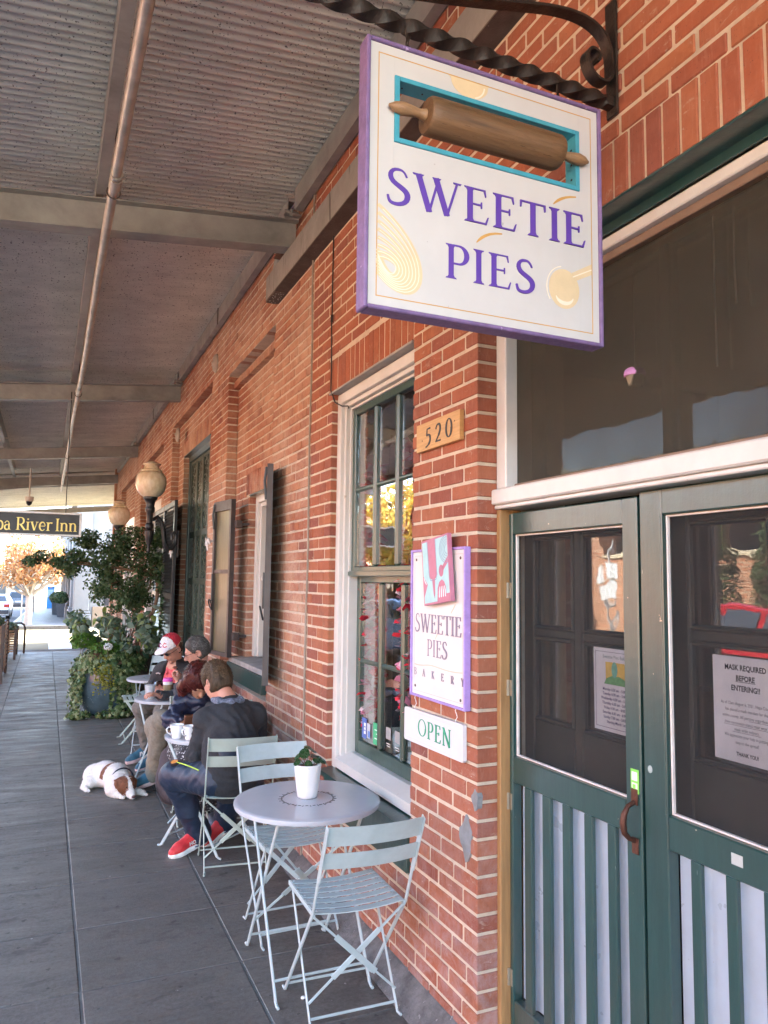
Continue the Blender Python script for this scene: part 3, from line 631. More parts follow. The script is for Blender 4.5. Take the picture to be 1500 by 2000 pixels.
# steel beam bolted across the wall
bm_ = MB(); bm_.box(1.420, 1.56, 0.4, 5.46, 3.845, 3.853, 1); bm_.box(1.420, 1.428, 0.4, 5.46, 3.853, 4.03, 0); bm_.box(1.428, 1.56, 0.4, 5.46, 4.022, 4.03, 0); bm_.box(1.421, 1.505, 5.20, 5.458, 3.838, 3.8448, 1); bm_.box(1.428, 1.515, 5.452, 5.46, 3.853, 4.022, 0)
for i in range(22): bm_.ell((1.43+0.07*R_.random(), 5.21+0.23*R_.random(), 3.838), (0.005, 0.005, 0.004), 6, 4, 2)
bm_.build('steel_beam', [m_streak, m_steel_dark, m_steel], bld)
# ---- sash window
win = MB()      # white casing, stepped
def casing(mb, s0, s1, z0, z1, w, x0, x1, b=0.004):
    mb.cbox(x0, x1, s1-w, s1, z0, z1, b); mb.cbox(x0, x1, s0, s0+w, z0, z1, b); mb.cbox(x0, x1, s0+w+0.0005, s1-w-0.0005, z1-w, z1, b); return mb
casing(win, 3.075, 4.205, 0.68, 2.856, 0.060, 1.552, 1.70); casing(win, 3.136, 4.144, 0.68, 2.795, 0.026, 1.575, 1.70, 0.003); casing(win, 3.163, 4.117, 0.68, 2.768, 0.014, 1.60, 1.70, 0.003)
wo_ = win.build('window', m_wtrim, bld)
MB().prism([(1.548, 0.700), (1.548, 0.748), (1.63, 0.782), (1.70, 0.782), (1.70, 0.700)], ((0, 3.098, 0), (1, 0, 0), (0, 0, 1), (0, 1, 0)), 0, 1.045).build('sill', m_wtrim, wo_)
MB().prism([(1.472, 0.655), (1.472, 0.682), (1.60, 0.6985), (1.60, 0.655)], ((0, 3.098, 0), (1, 0, 0), (0, 0, 1), (0, 1, 0)), 0, 1.098).build('outer_sill', m_green, wo_)
MB().cbox(1.500, 1.56, 3.10, 4.19, 0.475, 0.654, 0.004).build('apron', m_green, wo_)
def sash(s0, s1, z0, z1, x, cols, rows, w, bot, name):
    f = MB(); f.cbox(x, x+0.035, s0, s0+w, z0, z1, 0.004); f.cbox(x, x+0.035, s1-w, s1, z0, z1, 0.004); f.cbox(x+0.0005, x+0.0345, s0+w, s1-w, z1-w, z1, 0.004); f.cbox(x+0.0005, x+0.0345, s0+w, s1-w, z0, z0+bot, 0.004)
    so = f.build(name, m_sash, wo_); mu = []
    ws = (s1-s0-2*w); hs = (z1-w-z0-bot)
    for i in range(1, cols): c = s0+w+ws*i/cols; MB().cbox(x-0.004, x+0.030, c-0.017, c+0.017, z0+bot, z1-w, 0.010).build('muntin', m_sash, wo_)
    for j in range(1, rows):
        c = z0+bot+hs*j/rows
        for i in range(cols): MB().cbox(x+0.002, x+0.028, s0+w+ws*i/cols+0.0175*(i > 0), s0+w+ws*(i+1)/cols-0.0175*(i < cols-1), c-0.012, c+0.012, 0.008).build('muntin', m_sash, wo_)
    for i in range(cols):
        for j in range(rows):
            a, b = s0+w+ws*i/cols, s0+w+ws*(i+1)/cols; c, d = z0+bot+hs*j/rows, z0+bot+hs*(j+1)/rows
            MB().box(x+0.016, x+0.020, a+0.004, b-0.004, c+0.004, d-0.004).build('pane', m_glass, wo_)
    return so
sash(3.155, 4.112, 1.785, 2.765, 1.615, 3, 2, 0.048, 0.045, 'upper_sash')
sash(3.155, 4.108, 0.782, 1.790, 1.655, 3, 2, 0.05, 0.072, 'lower_sash')
MB().cbox(1.600, 1.618, 3.16, 4.135, 1.775, 1.805, 0.004).build('meeting_rail', m_sash, wo_)
def sticker(parent, name, x, s0, s1, z0, z1, col, marks=(), t=0.001):
    o = MB().box(x-t, x, s0, s1, z0, z1).build(name, M('sticker_%s' % name, col, 0.4, var=0.05), parent)
    k = MB()
    for (a, b, c, d, cc) in marks: MB().box(x-t-0.0006, x-t-0.0001, a, b, c, d).build('mark', M('ink_%d_%d_%d' % tuple(int(q*99) for q in cc), cc, 0.5, var=0.02), parent)
    return o
sticker(wo_, 'blue_decal', 1.668, 3.965, 4.030, 0.875, 0.985, (0.06, 0.13, 0.42), [(3.975, 4.0, 0.90, 0.96, (0.85, 0.86, 0.88)), (3.977, 3.998, 0.915, 0.923, (0.06, 0.13, 0.42)), (3.977, 3.998, 0.935, 0.943, (0.06, 0.13, 0.42))])
sticker(wo_, 'white_decal', 1.668, 3.912, 3.958, 0.885, 0.965, (0.45, 0.48, 0.54), [(3.915, 3.945, 0.89, 0.925, (0.1, 0.2, 0.5))])
sticker(wo_, 'green_decal', 1.668, 3.765, 3.87, 0.87, 0.985, (0.05, 0.42, 0.19), [(3.79, 3.85, 0.945, 0.951, (0.75, 0.82, 0.76)), (3.79, 3.83, 0.925, 0.931, (0.75, 0.82, 0.76)), (3.79, 3.85, 0.90, 0.906, (0.75, 0.82, 0.76))])
for q, cc in ((3.64, (0.30, 0.30, 0.30)), (3.53, (0.45, 0.30, 0.09))):
    sticker(wo_, 'small_decal', 1.668, q, q+0.06, 0.93, 0.99, cc, [(q+0.005, q+0.055, 0.905, 0.910, (0.6, 0.6, 0.58)), (q+0.005, q+0.05, 0.893, 0.898, (0.6, 0.6, 0.58))])
# room behind the glass
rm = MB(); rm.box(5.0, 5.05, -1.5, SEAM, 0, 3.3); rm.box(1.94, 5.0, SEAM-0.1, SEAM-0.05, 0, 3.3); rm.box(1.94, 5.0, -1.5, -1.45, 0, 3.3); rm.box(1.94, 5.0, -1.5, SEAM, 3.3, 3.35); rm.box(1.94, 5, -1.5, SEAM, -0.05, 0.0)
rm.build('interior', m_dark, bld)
bk2 = MB(); bk2.box(3.2, 3.9, 3.5, 4.45, 0, 1.1); bk2.box(3.6, 4.0, 2.2, 3.3, 0, 1.25)
bk2.build('counter', M('counter_wood', (0.16, 0.10, 0.06), 0.6), bld)
# ---- transom
tr = MB(); tr.cbox(1.598, 1.72, 2.452, 2.520, 2.113, 2.868, 0.004); tr.cbox(1.602, 1.72, 1.03, 2.4515, 2.828, 2.866, 0.004)
tro = tr.build('transom', m_wtrim, bld)
MB().cbox(1.575, 1.72, 1.03, 2.5235, 2.050, 2.110, 0.006).cbox(1.590, 1.72, 1.03, 2.5235, 2.034, 2.0495, 0.004).build('transom_bar', m_wtrim, tro)
MB().cbox(1.625, 1.665, 1.03, 2.451, 2.800, 2.8275, 0.003).cbox(1.635, 1.665, 1.03, 2.451, 2.1105, 2.130, 0.003).build('screen_frame', M('bronze_frame', (0.20, 0.13, 0.09), 0.5, world_space=True), tro)
MB().box(1.650, 1.652, 1.03, 2.4512, 2.1295, 2.801).build('transom_screen', m_screen_t, tro)
MB().cbox(1.70, 1.74, 1.70, 1.745, 2.112, 2.80, 0.004).build('mullion', m_inner, tro)
for a, b in ((1.03, 1.699), (1.746, 2.45)): MB().box(1.718, 1.722, a, b, 2.112, 2.80).build('pane', m_glass, tro)
# ---- doors
MB().cbox(1.600, 1.70, 2.497, 2.5225, 0.0, 2.033, 0.003).build('door_jamb', m_wood, bld)
MB().cbox(1.50, 1.75, 1.02, 2.5, -0.02, 0.022, 0.004).build('threshold', m_conc, bld)
def screen_door(s_hinge, s_lock, z0, z1, lock_w, hinge_w, gaps, zt, label):
    lo, hi = min(s_hinge, s_lock), max(s_hinge, s_lock); X0, X1 = 1.640, 1.682
    lw = hinge_w if s_hinge < s_lock else lock_w; hw = hinge_w if s_hinge > s_lock else lock_w
    f = MB(); f.cbox(X0, X1, lo, lo+lw, z0, z1, 0.004)
    d = f.build('door', m_green, bld); d['label'] = label
    MB().cbox(X0, X1, hi-hw, hi, z0, z1, 0.004).build('stile', m_green, d)
    a, b = lo+lw+0.0005, hi-hw-0.0005
    MB().cbox(X0+0.0008, X1-0.0008, a, b, zt, z1, 0.004).build('top_rail', m_green, d)
    MB().cbox(X0+0.0008, X1-0.0008, a, b, 1.003, 1.098, 0.004).build('middle_rail', m_green, d)
    MB().cbox(X0+0.0008, X1-0.0008, a, b, z0, 0.225, 0.004).build('bottom_rail', m_green, d)
    e = [a]+[q for g in gaps for q in g]+[b]
    for i in range(0, len(e), 2):
        if e[i+1]-e[i] > 0.004: MB().cbox(X0+0.004, X0+0.022, e[i], e[i+1], 0.2255, 1.0025, 0.003).build('batten', m_green, d)
    c = MB(); n = int((b-a)/0.004); pts = [(a+(b-a)*i/n) for i in range(n+1)]
    prof = lambda s: 0.0115*math.tanh(1.6*math.sin(2*PI*(s-1.868)/0.1135)+1.0)
    V = []; F = []
    for s in pts: V += [(X0+0.034+prof(s), s, 0.2257), (X0+0.034+prof(s), s, 1.0023)]
    for i in range(n): F.append((2*i, 2*i+1, 2*i+3, 2*i+2))
    c.add(V, F); c.build('metal_panel', m_corr, d, smooth=180)
    MB().box(X0+0.026, X0+0.027, a, b, 1.098, zt).build('screen', m_screen, d)
    bd = MB(); w = 0.006
    for q in (a+w/2, b-w/2): bd.cbox(X0+0.016, X0+0.030, q-w/2, q+w/2, 1.0985, zt-0.0005, 0.002)
    for q in (1.0985, zt-w-0.0005): bd.cbox(X0+0.016, X0+0.030, a+w, b-w, q, q+w, 0.002)
    bd.build('screen_bead', M('bead_white', (0.70, 0.66, 0.62), 0.4), d)
    return d
gl = [(1.840, 1.917), (1.955, 2.028), (2.068, 2.143), (2.183, 2.252), (2.297, 2.364), (2.406, 2.4745)]
dl = screen_door(2.4965, 1.796, 0.03, 2.018, 0.066, 0.022, gl, 1.936, 'left hand screen door carrying the rusty pull handle')
grr = [(1.042+0.115*i-0.004, 1.042+0.115*i+0.072) for i in range(5)]+[(1.618, 1.6935)]
dr = screen_door(1.03, 1.784, 0.03, 2.031, 0.090, 0.03, [(1.155, 1.231), (1.27, 1.346), (1.387, 1.466), (1.501, 1.583), (1.618, 1.6935)], 1.954, 'right hand screen door in front of the mask notice')
# raised bead along the right door lock stile, hinges, handle, stickers
MB().cbox(1.636, 1.6405, 1.695, 1.7005, 1.10, 1.953, 0.0015).build('stile_bead', m_green, dr)
for z in (0.30, 0.93, 1.35, 1.72): MB().tube([(1.634, 2.4975, z-0.03), (1.634, 2.4975, z+0.03)], 0.006, 8).cbox(1.6365, 1.640, 2.478, 2.4965, z-0.03, z+0.03, 0.001).build('hinge', M('hinge_metal', (0.30, 0.27, 0.20), 0.5, 0.5), dl)
h = MB(); hy = 1.822; h.tube([(1.636, hy, 1.102), (1.612, hy, 1.093), (1.596, hy, 1.07), (1.592, hy, 1.045), (1.597, hy, 1.018), (1.614, hy, 1.0), (1.636, hy, 0.992)], [0.007, 0.007, 0.009, 0.010, 0.009, 0.007, 0.007], 10)
for z in (1.118, 0.976): h.obox((1.6375, hy, z), ((0, 0, 1), (0, 1, 0), (1, 0, 0)), (0.024, 0.014, 0.0022), 0, 0.002)
h.build('pull_handle', M('rusty_iron', (0.10, 0.040, 0.025), 0.6, 0.5, var=0.3, scale=40, bump=0.3, bscale=90), dl, smooth=40)
st = MB().cbox(1.6375, 1.6395, 1.803, 1.838, 1.128, 1.198, 0.001).build('green_sticker', M('sticker_green', (0.22, 0.62, 0.10), 0.35, var=0.06), dl)
MB().box(1.6368, 1.6374, 1.809, 1.832, 1.165, 1.190).box(1.6368, 1.6374, 1.809, 1.832, 1.135, 1.158).build('sticker_print', M('sticker_pale', (0.72, 0.8, 0.62), 0.4), dl)
MB().box(1.6372, 1.6376, 1.812, 1.822, 1.170, 1.186).box(1.6362, 1.6366, 1.816, 1.828, 1.139, 1.154).build('sticker_print', M('sticker_green', (0.2, 0.6, 0.1), 0.4), dl)
p = [(0.009*math.cos(t), 0.011*math.sin(t)) for t in np.linspace(0, 2*PI, 13)[:-1]]
MB().prism(p, ((1.6405, 1.757, 1.212), (0, 1, 0), (0, 0, 1), (-1, 0, 0)), 0, 0.0015).build('round_sticker', M('sticker_grey', (0.35, 0.42, 0.40), 0.3), dr)
MB().box(1.6395, 1.641, 1.44, 1.475, 1.04, 1.068).build('tape_scrap', M('tape', (0.42, 0.46, 0.44), 0.3), dr)
# ---- inner glazed doors behind the screens
def inner_door(lo, hi, panes_s, panes_z, lb):
    x0, x1 = 1.735, 1.775; f = MB(); es = [lo]+[q for p in panes_s for q in p]+[hi]; ez = [0.05]+[q for p in panes_z for q in p]+[2.03]
    for i in range(0, len(es), 2): f.cbox(x0, x1, es[i], es[i+1], 0.05, 2.03, 0.006)
    for a, b in panes_s:
        for j in range(0, len(ez), 2): f.cbox(x0+0.001, x1-0.001, a, b, ez[j], ez[j+1], 0.006)
    d = f.build('inner_door', m_inner, bld); d['label'] = lb
    m2 = MB()
    for a, b in panes_s:
        for c, e in panes_z:
            MB().box(x0+0.018, x0+0.022, a-0.003, b+0.003, c-0.003, e+0.003).build('pane', m_glass, d)
            for (q0, q1, r0, r1) in ((a, a+0.012, c, e), (b-0.012, b, c, e), (a+0.012, b-0.012, c, c+0.012), (a+0.012, b-0.012, e-0.012, e)): m2.cbox(x0-0.006, x0+0.016, q0, q1, r0, r1, 0.005)
    m2.build('glazing_bead', m_inner, d)
    return d
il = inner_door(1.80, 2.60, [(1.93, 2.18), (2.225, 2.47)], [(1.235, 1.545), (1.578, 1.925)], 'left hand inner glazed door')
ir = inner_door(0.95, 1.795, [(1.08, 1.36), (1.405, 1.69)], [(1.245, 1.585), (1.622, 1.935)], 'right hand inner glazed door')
# ================================================================== OLDER BUILDING BEYOND THE SEAM
old = thing('old_brick_building', 'weathered older brick building with green shutters beyond the seam, behind the seated people', 'building')
DF = D+0.003; RX = DF+0.10
SE = 19.85
RC1 = (5.53, 7.15, 0.86, 3.70); RC2 = (7.95, 10.72, 0.05, 3.86); RC3 = (11.6, 14.4, 0.05, 3.80); RC4 = (15.4, 18.6, 0.05, 3.80)
W2 = (5.60, 6.61, 1.075, 2.50); GD = (8.50, 10.30, -0.2, 3.38); W3 = (12.1, 13.7, 0.3, 3.0); W4 = (16.0, 17.8, 0.5, 3.0)
JT = 0.0135
ob = courses(SEAM+0.012, SE, 0.03, 5.2, [RC1, RC2, RC3, RC4], DF, JT, 6, 0.0, 1)
for rc, wn_, sol in ((RC1, W2, (5.62, 6.72, 2.50, 2.70)), (RC2, GD, (8.3, 10.5, 3.38, 3.58)), (RC3, W3, (11.95, 13.85, 3.0, 3.2)), (RC4, W4, (15.9, 17.9, 3.0, 3.2))):
    ob += courses(rc[0]-0.02, rc[1]+0.02, rc[2], rc[3], [wn_, sol], RX, JT, 6, 0.03, 1)
    ob += soldiers(sol[0], sol[1], sol[2]+0.004, sol[3]-0.006, RX, 0.011)
ob += [(a, b, 3.575, 3.64, DF+0.05) for (a, b, c, d, e) in soldiers(5.54, 7.14, 0, 1, 0, 0.011)]      # corbelled header row
cb = MB(); core(cb, SEAM+0.004, SE, 0.0, 5.4, [RC1, RC2, RC3, RC4], DF+0.005, DF+0.098)
core(cb, SEAM+0.004, SE, 0.0, 5.4, [W2, GD, W3, W4], RX+0.005, RX+0.33, 0.006)
cb.build('wall', m_mortar_old, old)
lay(ob, old, m_brick_old, 300, 0.003, 1.0)
MB().prism([(1.41, 0.001), (1.545, 0.001), (1.545, 0.06), (1.507, 0.05), (1.44, 0.018)], ((0, SEAM+0.01, 0), (1, 0, 0), (0, 0, 1), (0, 1, 0)), 0, 15.2).build('plinth', m_conc, old)
MB().box(1.46, 1.56, SE-0.02, SE+0.2, 0, 5.4).box(1.56, 12, SE+0.001, SE+0.2, 0, 6).build('end_wall', m_brick_old, old)
# unseen block added behind; it only throws the shade over the crossing
MB().box(3.4, 14, SE+0.21, 26.2, -0.5, 7.2).build('unseen_shade_block', m_brick_old, old)
MB().box(1.95, 14, -8, SE, 5.35, 6.4).build('parapet', m_brick_old, old)
# window with open shutters
w2 = MB(); casing(w2, 5.605, 6.605, 1.085, 2.495, 0.07, RX+0.06, RX+0.2); casing(w2, 5.676, 6.534, 1.085, 2.424, 0.035, RX+0.085, RX+0.2)
w2o = w2.build('window', m_wtrim, old)
MB().cbox(RX+0.10, RX+0.14, 5.832, 6.498, 1.74, 1.78, 0.004).cbox(RX+0.10, RX+0.14, 6.145, 6.185, 1.085, 1.7395, 0.004).cbox(RX+0.10, RX+0.14, 6.145, 6.185, 1.7805, 2.388, 0.004).build('sash_bar', m_wtrim, w2o)
MB().box(RX+0.13, RX+0.134, 5.832, 6.498, 1.085, 2.388).build('pane', m_glass, w2o)
MB().box(RX+0.15, RX+0.18, 5.72, 6.61, 1.08, 2.495).build('blind', M('blind_cream', (0.6, 0.58, 0.52), 0.8), w2o)
MB().cbox(1.50, RX+0.2, 5.56, 6.72, 1.035, 1.078, 0.004).build('sill', M('sill_concrete', (0.26, 0.25, 0.24), 0.85, world_space=True, var=0.3), w2o)
MB().cbox(1.485, 1.60, 5.55, 6.72, 0.90, 1.034, 0.004).build('apron', m_green, w2o)
MB().cbox(RX-0.004, RX+0.1, 5.725, 6.605, 2.488, 2.499, 0.002).build('lintel', m_green, w2o)
m_shut = door_paint('shutter_warm_reflection', (0.105, 0.090, 0.045)); m_shutd = M('tall_door_green', (0.028, 0.048, 0.036), 0.42, var=0.15, world_space=True); m_shutf = M('shutter_brown_frame', (0.055, 0.042, 0.04), 0.45, 0.2, world_space=True)  # bronze base colour stands for the warm reflection on the green shutter panels
def leaf(hx, hy, ex, ey, z0, z1, lb):
    d = Vector((ex-hx, ey-hy, 0)); L = d.length; d.normalize(); n = Vector((d.y, -d.x, 0))
    if n.x > 0: n = -n
    o = Vector((hx, hy, 0)); fr = (o, d, (0, 0, 1), n); w = 0.035; f = MB()
    for (a, b, c, e) in ((0, w, z0, z1), (L-w, L, z0, z1), (w, L-w, z0, z0+w), (w, L-w, z1-0.09, z1), (w, L-w, 1.80, 1.835)): f.prism([(a, c), (b, c), (b, e), (a, e)], fr, 0.0, 0.042 if c != 1.80 else 0.034)
    s = f.build('shutter', m_shutf, old); s['label'] = lb
    MB().prism([(w, z0+w), (L-w, z0+w), (L-w, z1-0.09), (w, z1-0.09)], fr, 0.008, 0.020).build('shutter_panel', m_shut, s)
    hw = MB(); q = o+d*(L-0.03)+n*0.046; hw.tube([q+Vector((0, 0, 1.80)), q+Vector((0, 0, 1.55))], 0.009, 6); hw.build('shutter_catch', m_black, s, smooth=40); hw = MB(); hw.tube([q+n*(0.012+0.012*math.cos(t))+d*0.03*math.sin(t)+Vector((0, 0, 1.52+0.045*math.cos(t))) for t in np.linspace(0, 2*PI, 11)[:-1]], 0.007, 6, closed=True); hw.build('catch_ring', m_black, s, smooth=40); hw = MB()
    hw.tube([q+Vector((0, 0, z1-0.02)), q+n*0.012+Vector((0, 0, z1-0.12)), q+Vector((0, 0, z1-0.25))], 0.010, 6); hw.build('shutter_hook', m_black, s, smooth=40)
    for z in (z0+0.18, z1-0.22): hg = MB(); hg.obox(o+Vector((0.02, -0.005 if ey > hy else 0.005, z)), (d, n, (0, 0, 1)), (0.04, 0.03, 0.032), 0, 0.004); hg.bar(o+Vector((0, 0, z)), o+Vector((0.12, 0, z)), 0.05, 0.02); hg.build('shutter_hinge', m_shutf, s)
    return s
leaf(1.50, 6.61, 1.43, 7.03, 1.075, 2.455, 'shutter leaf swung open on the far side, green panel coloured with a bronze reflection')
leaf(1.535, 5.55, 1.418, 5.115, 1.03, 2.56, 'shutter leaf seen edge on in front of the white frame')
# tall green doors
gd = MB(); gx = RX+0.09
gdo = gd.cbox(gx-0.02, gx+0.1, 8.50, 8.56, 0, 3.375, 0.004).cbox(gx-0.02, gx+0.1, 10.24, 10.30, 0, 3.375, 0.004).cbox(gx-0.02, gx+0.1, 8.5605, 10.2395, 3.30, 3.375, 0.004).build('green_door', m_green, old)
rails = [0.02, 0.30, 1.10, 1.72, 2.32, 3.29]
for i in range(4):
    a = 8.565+i*0.4185; b = a+0.4155; f = MB(); f.cbox(gx, gx+0.045, a, a+0.05, 0.02, 3.295, 0.004); f.cbox(gx, gx+0.045, b-0.05, b, 0.02, 3.295, 0.004)
    for z in rails: f.cbox(gx+0.001, gx+0.044, a+0.0505, b-0.0505, z-0.04 if z > 0.1 else z, z+0.04 if z < 3.2 else 3.295, 0.004)
    f.build('door_leaf', m_shutd, gdo)
    for z0, z1 in zip(rails, rails[1:]): MB().cbox(gx+0.015, gx+0.03, a+0.05, b-0.05, z0+0.035, z1-0.035, 0.004).build('door_panel', m_shutd if z0 < 0.3 else M('door_glass_green', (0.040, 0.062, 0.048), 0.25, world_space=True), gdo)
MB().cbox(RX-0.004, RX+0.1, 8.505, 10.295, 3.372, 3.385, 0.002).build('door_lintel', m_green, gdo)
# black louvred shutters folded flat against the wall
for a, lb in ((9.86, 'louvred black shutter leaf nearer the green door'), (10.83, 'louvred black shutter leaf nearer the white door frame')):
    b = a+0.95; f = MB(); x0, x1 = 1.455, 1.495
    for (p, q, r, s_) in ((a, a+0.05, 0.45, 2.75), (b-0.05, b, 0.45, 2.75), (a+0.0505, b-0.0505, 0.45, 0.53), (a+0.0505, b-0.0505, 2.68, 2.75), (a+0.0505, b-0.0505, 1.50, 1.57)): f.cbox(x0, x1, p, q, r, s_, 0.003)
    f.box(1.484, 1.49, a+0.05, b-0.05, 0.5, 2.7)
    s = f.build('louvred_shutter', m_black, old); s['label'] = lb; z = 0.56
    slat = MB().obox((0, 0, 0), ((0.55, 0, 0.83), (0, 1, 0), (-0.83, 0, 0.55)), (0.024, (b-a)/2-0.051, 0.004)).mesh('louvre', m_black)
    while z < 2.66:
        if not 1.48 < z < 1.59: o = bpy.data.objects.new('louvre', slat); link(o, s); o.location = (1.474, (a+b)/2, z)
        z += 0.045
for (W, nm) in ((W3, 'white framed window half hidden by the climbing shrub'), (W4, 'white framed window at the far end of the wall')):
    f = MB(); casing(f, W[0]+0.005, W[1]-0.005, W[2]+0.005, W[3]-0.005, 0.16, DF+0.06, RX+0.12); wz = f.build('window', m_wtrim, old); wz['label'] = nm
    MB().box(RX+0.05, RX+0.054, W[0]+0.16, W[1]-0.16, W[2], W[3]-0.16).build('pane', m_glass, wz)
    MB().cbox(RX, RX+0.045, (W[0]+W[1])/2-0.03, (W[0]+W[1])/2+0.03, W[2]+0.01, W[3]-0.166, 0.004).build('sash_bar', m_wtrim, wz)
    MB().box(RX+0.2, RX+0.22, W[0], W[1], W[2], W[3]).build('curtain', M('curtain', (0.5, 0.48, 0.44), 0.9), wz)
# shutter dogs and round anchor plates
def shutter_dog(y, z, lb):
    d = MB(); d.tube([(DF, y, z), (DF-0.07, y, z)], 0.010, 6); d.tube([(DF-0.07, y-0.10, z-0.03), (DF-0.075, y-0.05, z+0.02), (DF-0.075, y, z), (DF-0.075, y+0.05, z-0.03), (DF-0.07, y+0.11, z+0.035)], [0.008, 0.018, 0.014, 0.018, 0.007], 6); d.tube([(DF-0.075, y+0.01, z), (DF-0.075, y-0.015, z-0.09)], [0.014, 0.007], 6)
    o = d.build('shutter_dog', M('dog_white', (0.66, 0.66, 0.66), 0.6), old, smooth=50); o['label'] = lb
shutter_dog(7.55, 2.12, 'white shutter dog beside the leaf with the bronze reflection'); shutter_dog(9.96, 2.10, 'white shutter dog below the lantern arm')
for y, z, r in ((7.78, 3.99, 0.10), (10.18, 3.65, 0.10), (13.6, 3.66, 0.10)):
    MB().lathe([(r, 0), (r, 0.01), (r*0.8, 0.028), (r*0.25, 0.036), (0.012, 0.05)], 20).xform(Matrix.Translation((DF, y, z)) @ Matrix.Rotation(-PI/2, 4, 'Y')).build('anchor_plate', M('plate_paint', (0.32, 0.28, 0.24), 0.6, var=0.2), old, smooth=40)
# ================================================================== CANOPY
can = thing('metal_canopy', 'corrugated galvanised canopy on grey steel beams covering the sidewalk', 'canopy')
RZ = lambda x: 4.455+0.10*(x-1.45)
yy = -3.4; idx = 0
while yy < 20.4:
    y1 = yy+0.645; lift = 0.0; n = 150; mbs = MB(); V = []; F = []
    for i in range(n+1):
        y = yy-0.012+(0.645+0.024)*i/n; o = 0.0125*math.sin(2*PI*y/0.0585)+(0.0045*(1-i/n))
        for x in (-3.3, -0.9, 0.4, 1.512): V.append((x, y, RZ(x)+o+0.012))
    for i in range(n):
        for j in range(3): F.append((4*i+j, 4*i+j+1, 4*i+5+j, 4*i+4+j))
    mbs.add(V, F); mbs.build('roof_sheet', m_galv, can, smooth=180); yy = y1; idx += 1
def ibeam(y, x0=-3.25, x1=1.49):
    f = MB(); h = 0.205; w = 0.062; t = 0.008
    for (za, zb, ya, yb) in ((-t, 0, -w, w), (-h, -h+t, -w, w), (-h+t, -t, -0.004, 0.004)):
        V = [];
        for x in (x0, x1):
            zt = RZ(x)-0.205
            V += [(x, y+ya, zt+za), (x, y+yb, zt+za), (x, y+yb, zt+zb), (x, y+ya, zt+zb)]
        f.add(V, [(0, 1, 2, 3), (4, 7, 6, 5), (0, 4, 5, 1), (1, 5, 6, 2), (2, 6, 7, 3), (3, 7, 4, 0)])
    return f.build('beam', m_steel, can)
for y in (-0.05, 4.95, 9.95, 14.95, 19.4): ibeam(y)
def channel(name, x, y0, y1, z, h, w, side=1):
    f = MB(); t = 0.006
    f.box(x, x+t*side, y0, y1, z, z+h) if side > 0 else f.box(x-t, x, y0, y1, z, z+h)
    a, b = (x+t, x+w) if side > 0 else (x-w, x-t)
    f.box(a, b, y0, y1, z, z+t); f.box(a, b, y0, y1, z+h-t, z+h)
    return f
for a, b in ((-3.4, -0.16), (0.06, 4.86), (5.04, 9.86), (10.04, 14.86), (15.04, 19.32)):
    channel('x', 1.452, a, b, 4.300, 0.158, 0.055).build('wall_channel', m_steel, can)
    for q in (0.215,): channel('x', q-0.045, a, b, RZ(q)-0.198, 0.185, 0.06).build('purlin', m_steel, can)
    for q in (-0.80, -1.78, -3.2): channel('x', q, a, b, RZ(q)-0.198, 0.185, 0.06).build('purlin', m_steel, can)
    ym = (a+b)/2; MB().box(1.446, 1.4515, ym-0.02, ym+0.01, 4.296, 4.46).build('splice', m_steel_dark, can)
for y in (4.95, 9.95, 14.95): 
    MB().cbox(1.40, 1.505, y-0.02, y+0.02, 4.255, 4.33, 0.003).cbox(1.38, 1.50, y-0.11, y-0.055, 4.262, 4.268, 0.002).tube([(1.43, y-0.085, 4.25), (1.43, y-0.085, 4.30)], 0.012, 6).build('bracket', m_steel, can)
MB().cbox(1.38, 1.50, 5.02, 5.13, 4.045, 4.055, 0.002).tube([(1.46, 5.10, 3.98), (1.46, 5.10, 4.09)], 0.022, 8).cbox(1.40, 1.42, 5.02, 5.16, 4.06, 4.07, 0.002).build('bracket', M('rust_bracket', (0.16, 0.07, 0.04), 0.8, var=0.3, scale=30), can)
MB().tube([(1.475, 5.23, 4.31), (1.475, 5.21, 4.28), (1.47, 5.19, 4.20), (1.47, 5.36, 3.98)], 0.042, 12).build('downspout', m_steel, can, smooth=40)
yy = 20.25
while yy < 26.9:      # lower roof section carried on towards the corner
    n = 76; V = []; F = []
    for i in range(n+1):
        y = yy-0.012+(0.645+0.024)*i/n; o = 0.0125*math.sin(2*PI*y/0.0585)+(0.0045*(1-i/n))-0.03-0.030*(y-20.4)
        for x in (-3.3, -0.9, 0.4, 3.3): V.append((x, y, RZ(x)+o))
    for i in range(n):
        for j in range(3): F.append((4*i+j, 4*i+j+1, 4*i+5+j, 4*i+4+j))
    MB().add(V, F).build('roof_sheet', m_galv, can, smooth=180); yy += 0.645
for y in (20.6, 26.9): MB().bar((-1.85, y, RZ(-1.85)-0.23-0.030*(y-20.4)), (3.3, y, RZ(3.3)-0.23-0.030*(y-20.4)), 0.10, 0.16).build('beam', m_steel, can)
for x in (-1.7, 3.0): MB().tube([(x, 26.9, -0.3), (x, 26.9, RZ(x)-0.45)], 0.06, 12).build('post', m_steel, can, smooth=40)
# diagonal end member, posts along the kerb
MB().bar((-1.3, 19.3, 3.72), (1.47, 20.0, 4.22), 0.16, 0.08).build('end_beam', m_steel, can)
for y in (-0.05, 4.95, 9.95, 14.95, 19.4): MB().tube([(-1.66, y, -0.15), (-1.66, y, RZ(-1.66)-0.41)], 0.06, 14).cbox(-1.78, -1.54, y-0.12, y+0.12, -0.16, -0.10, 0.005).build('post', m_steel, can, smooth=40)
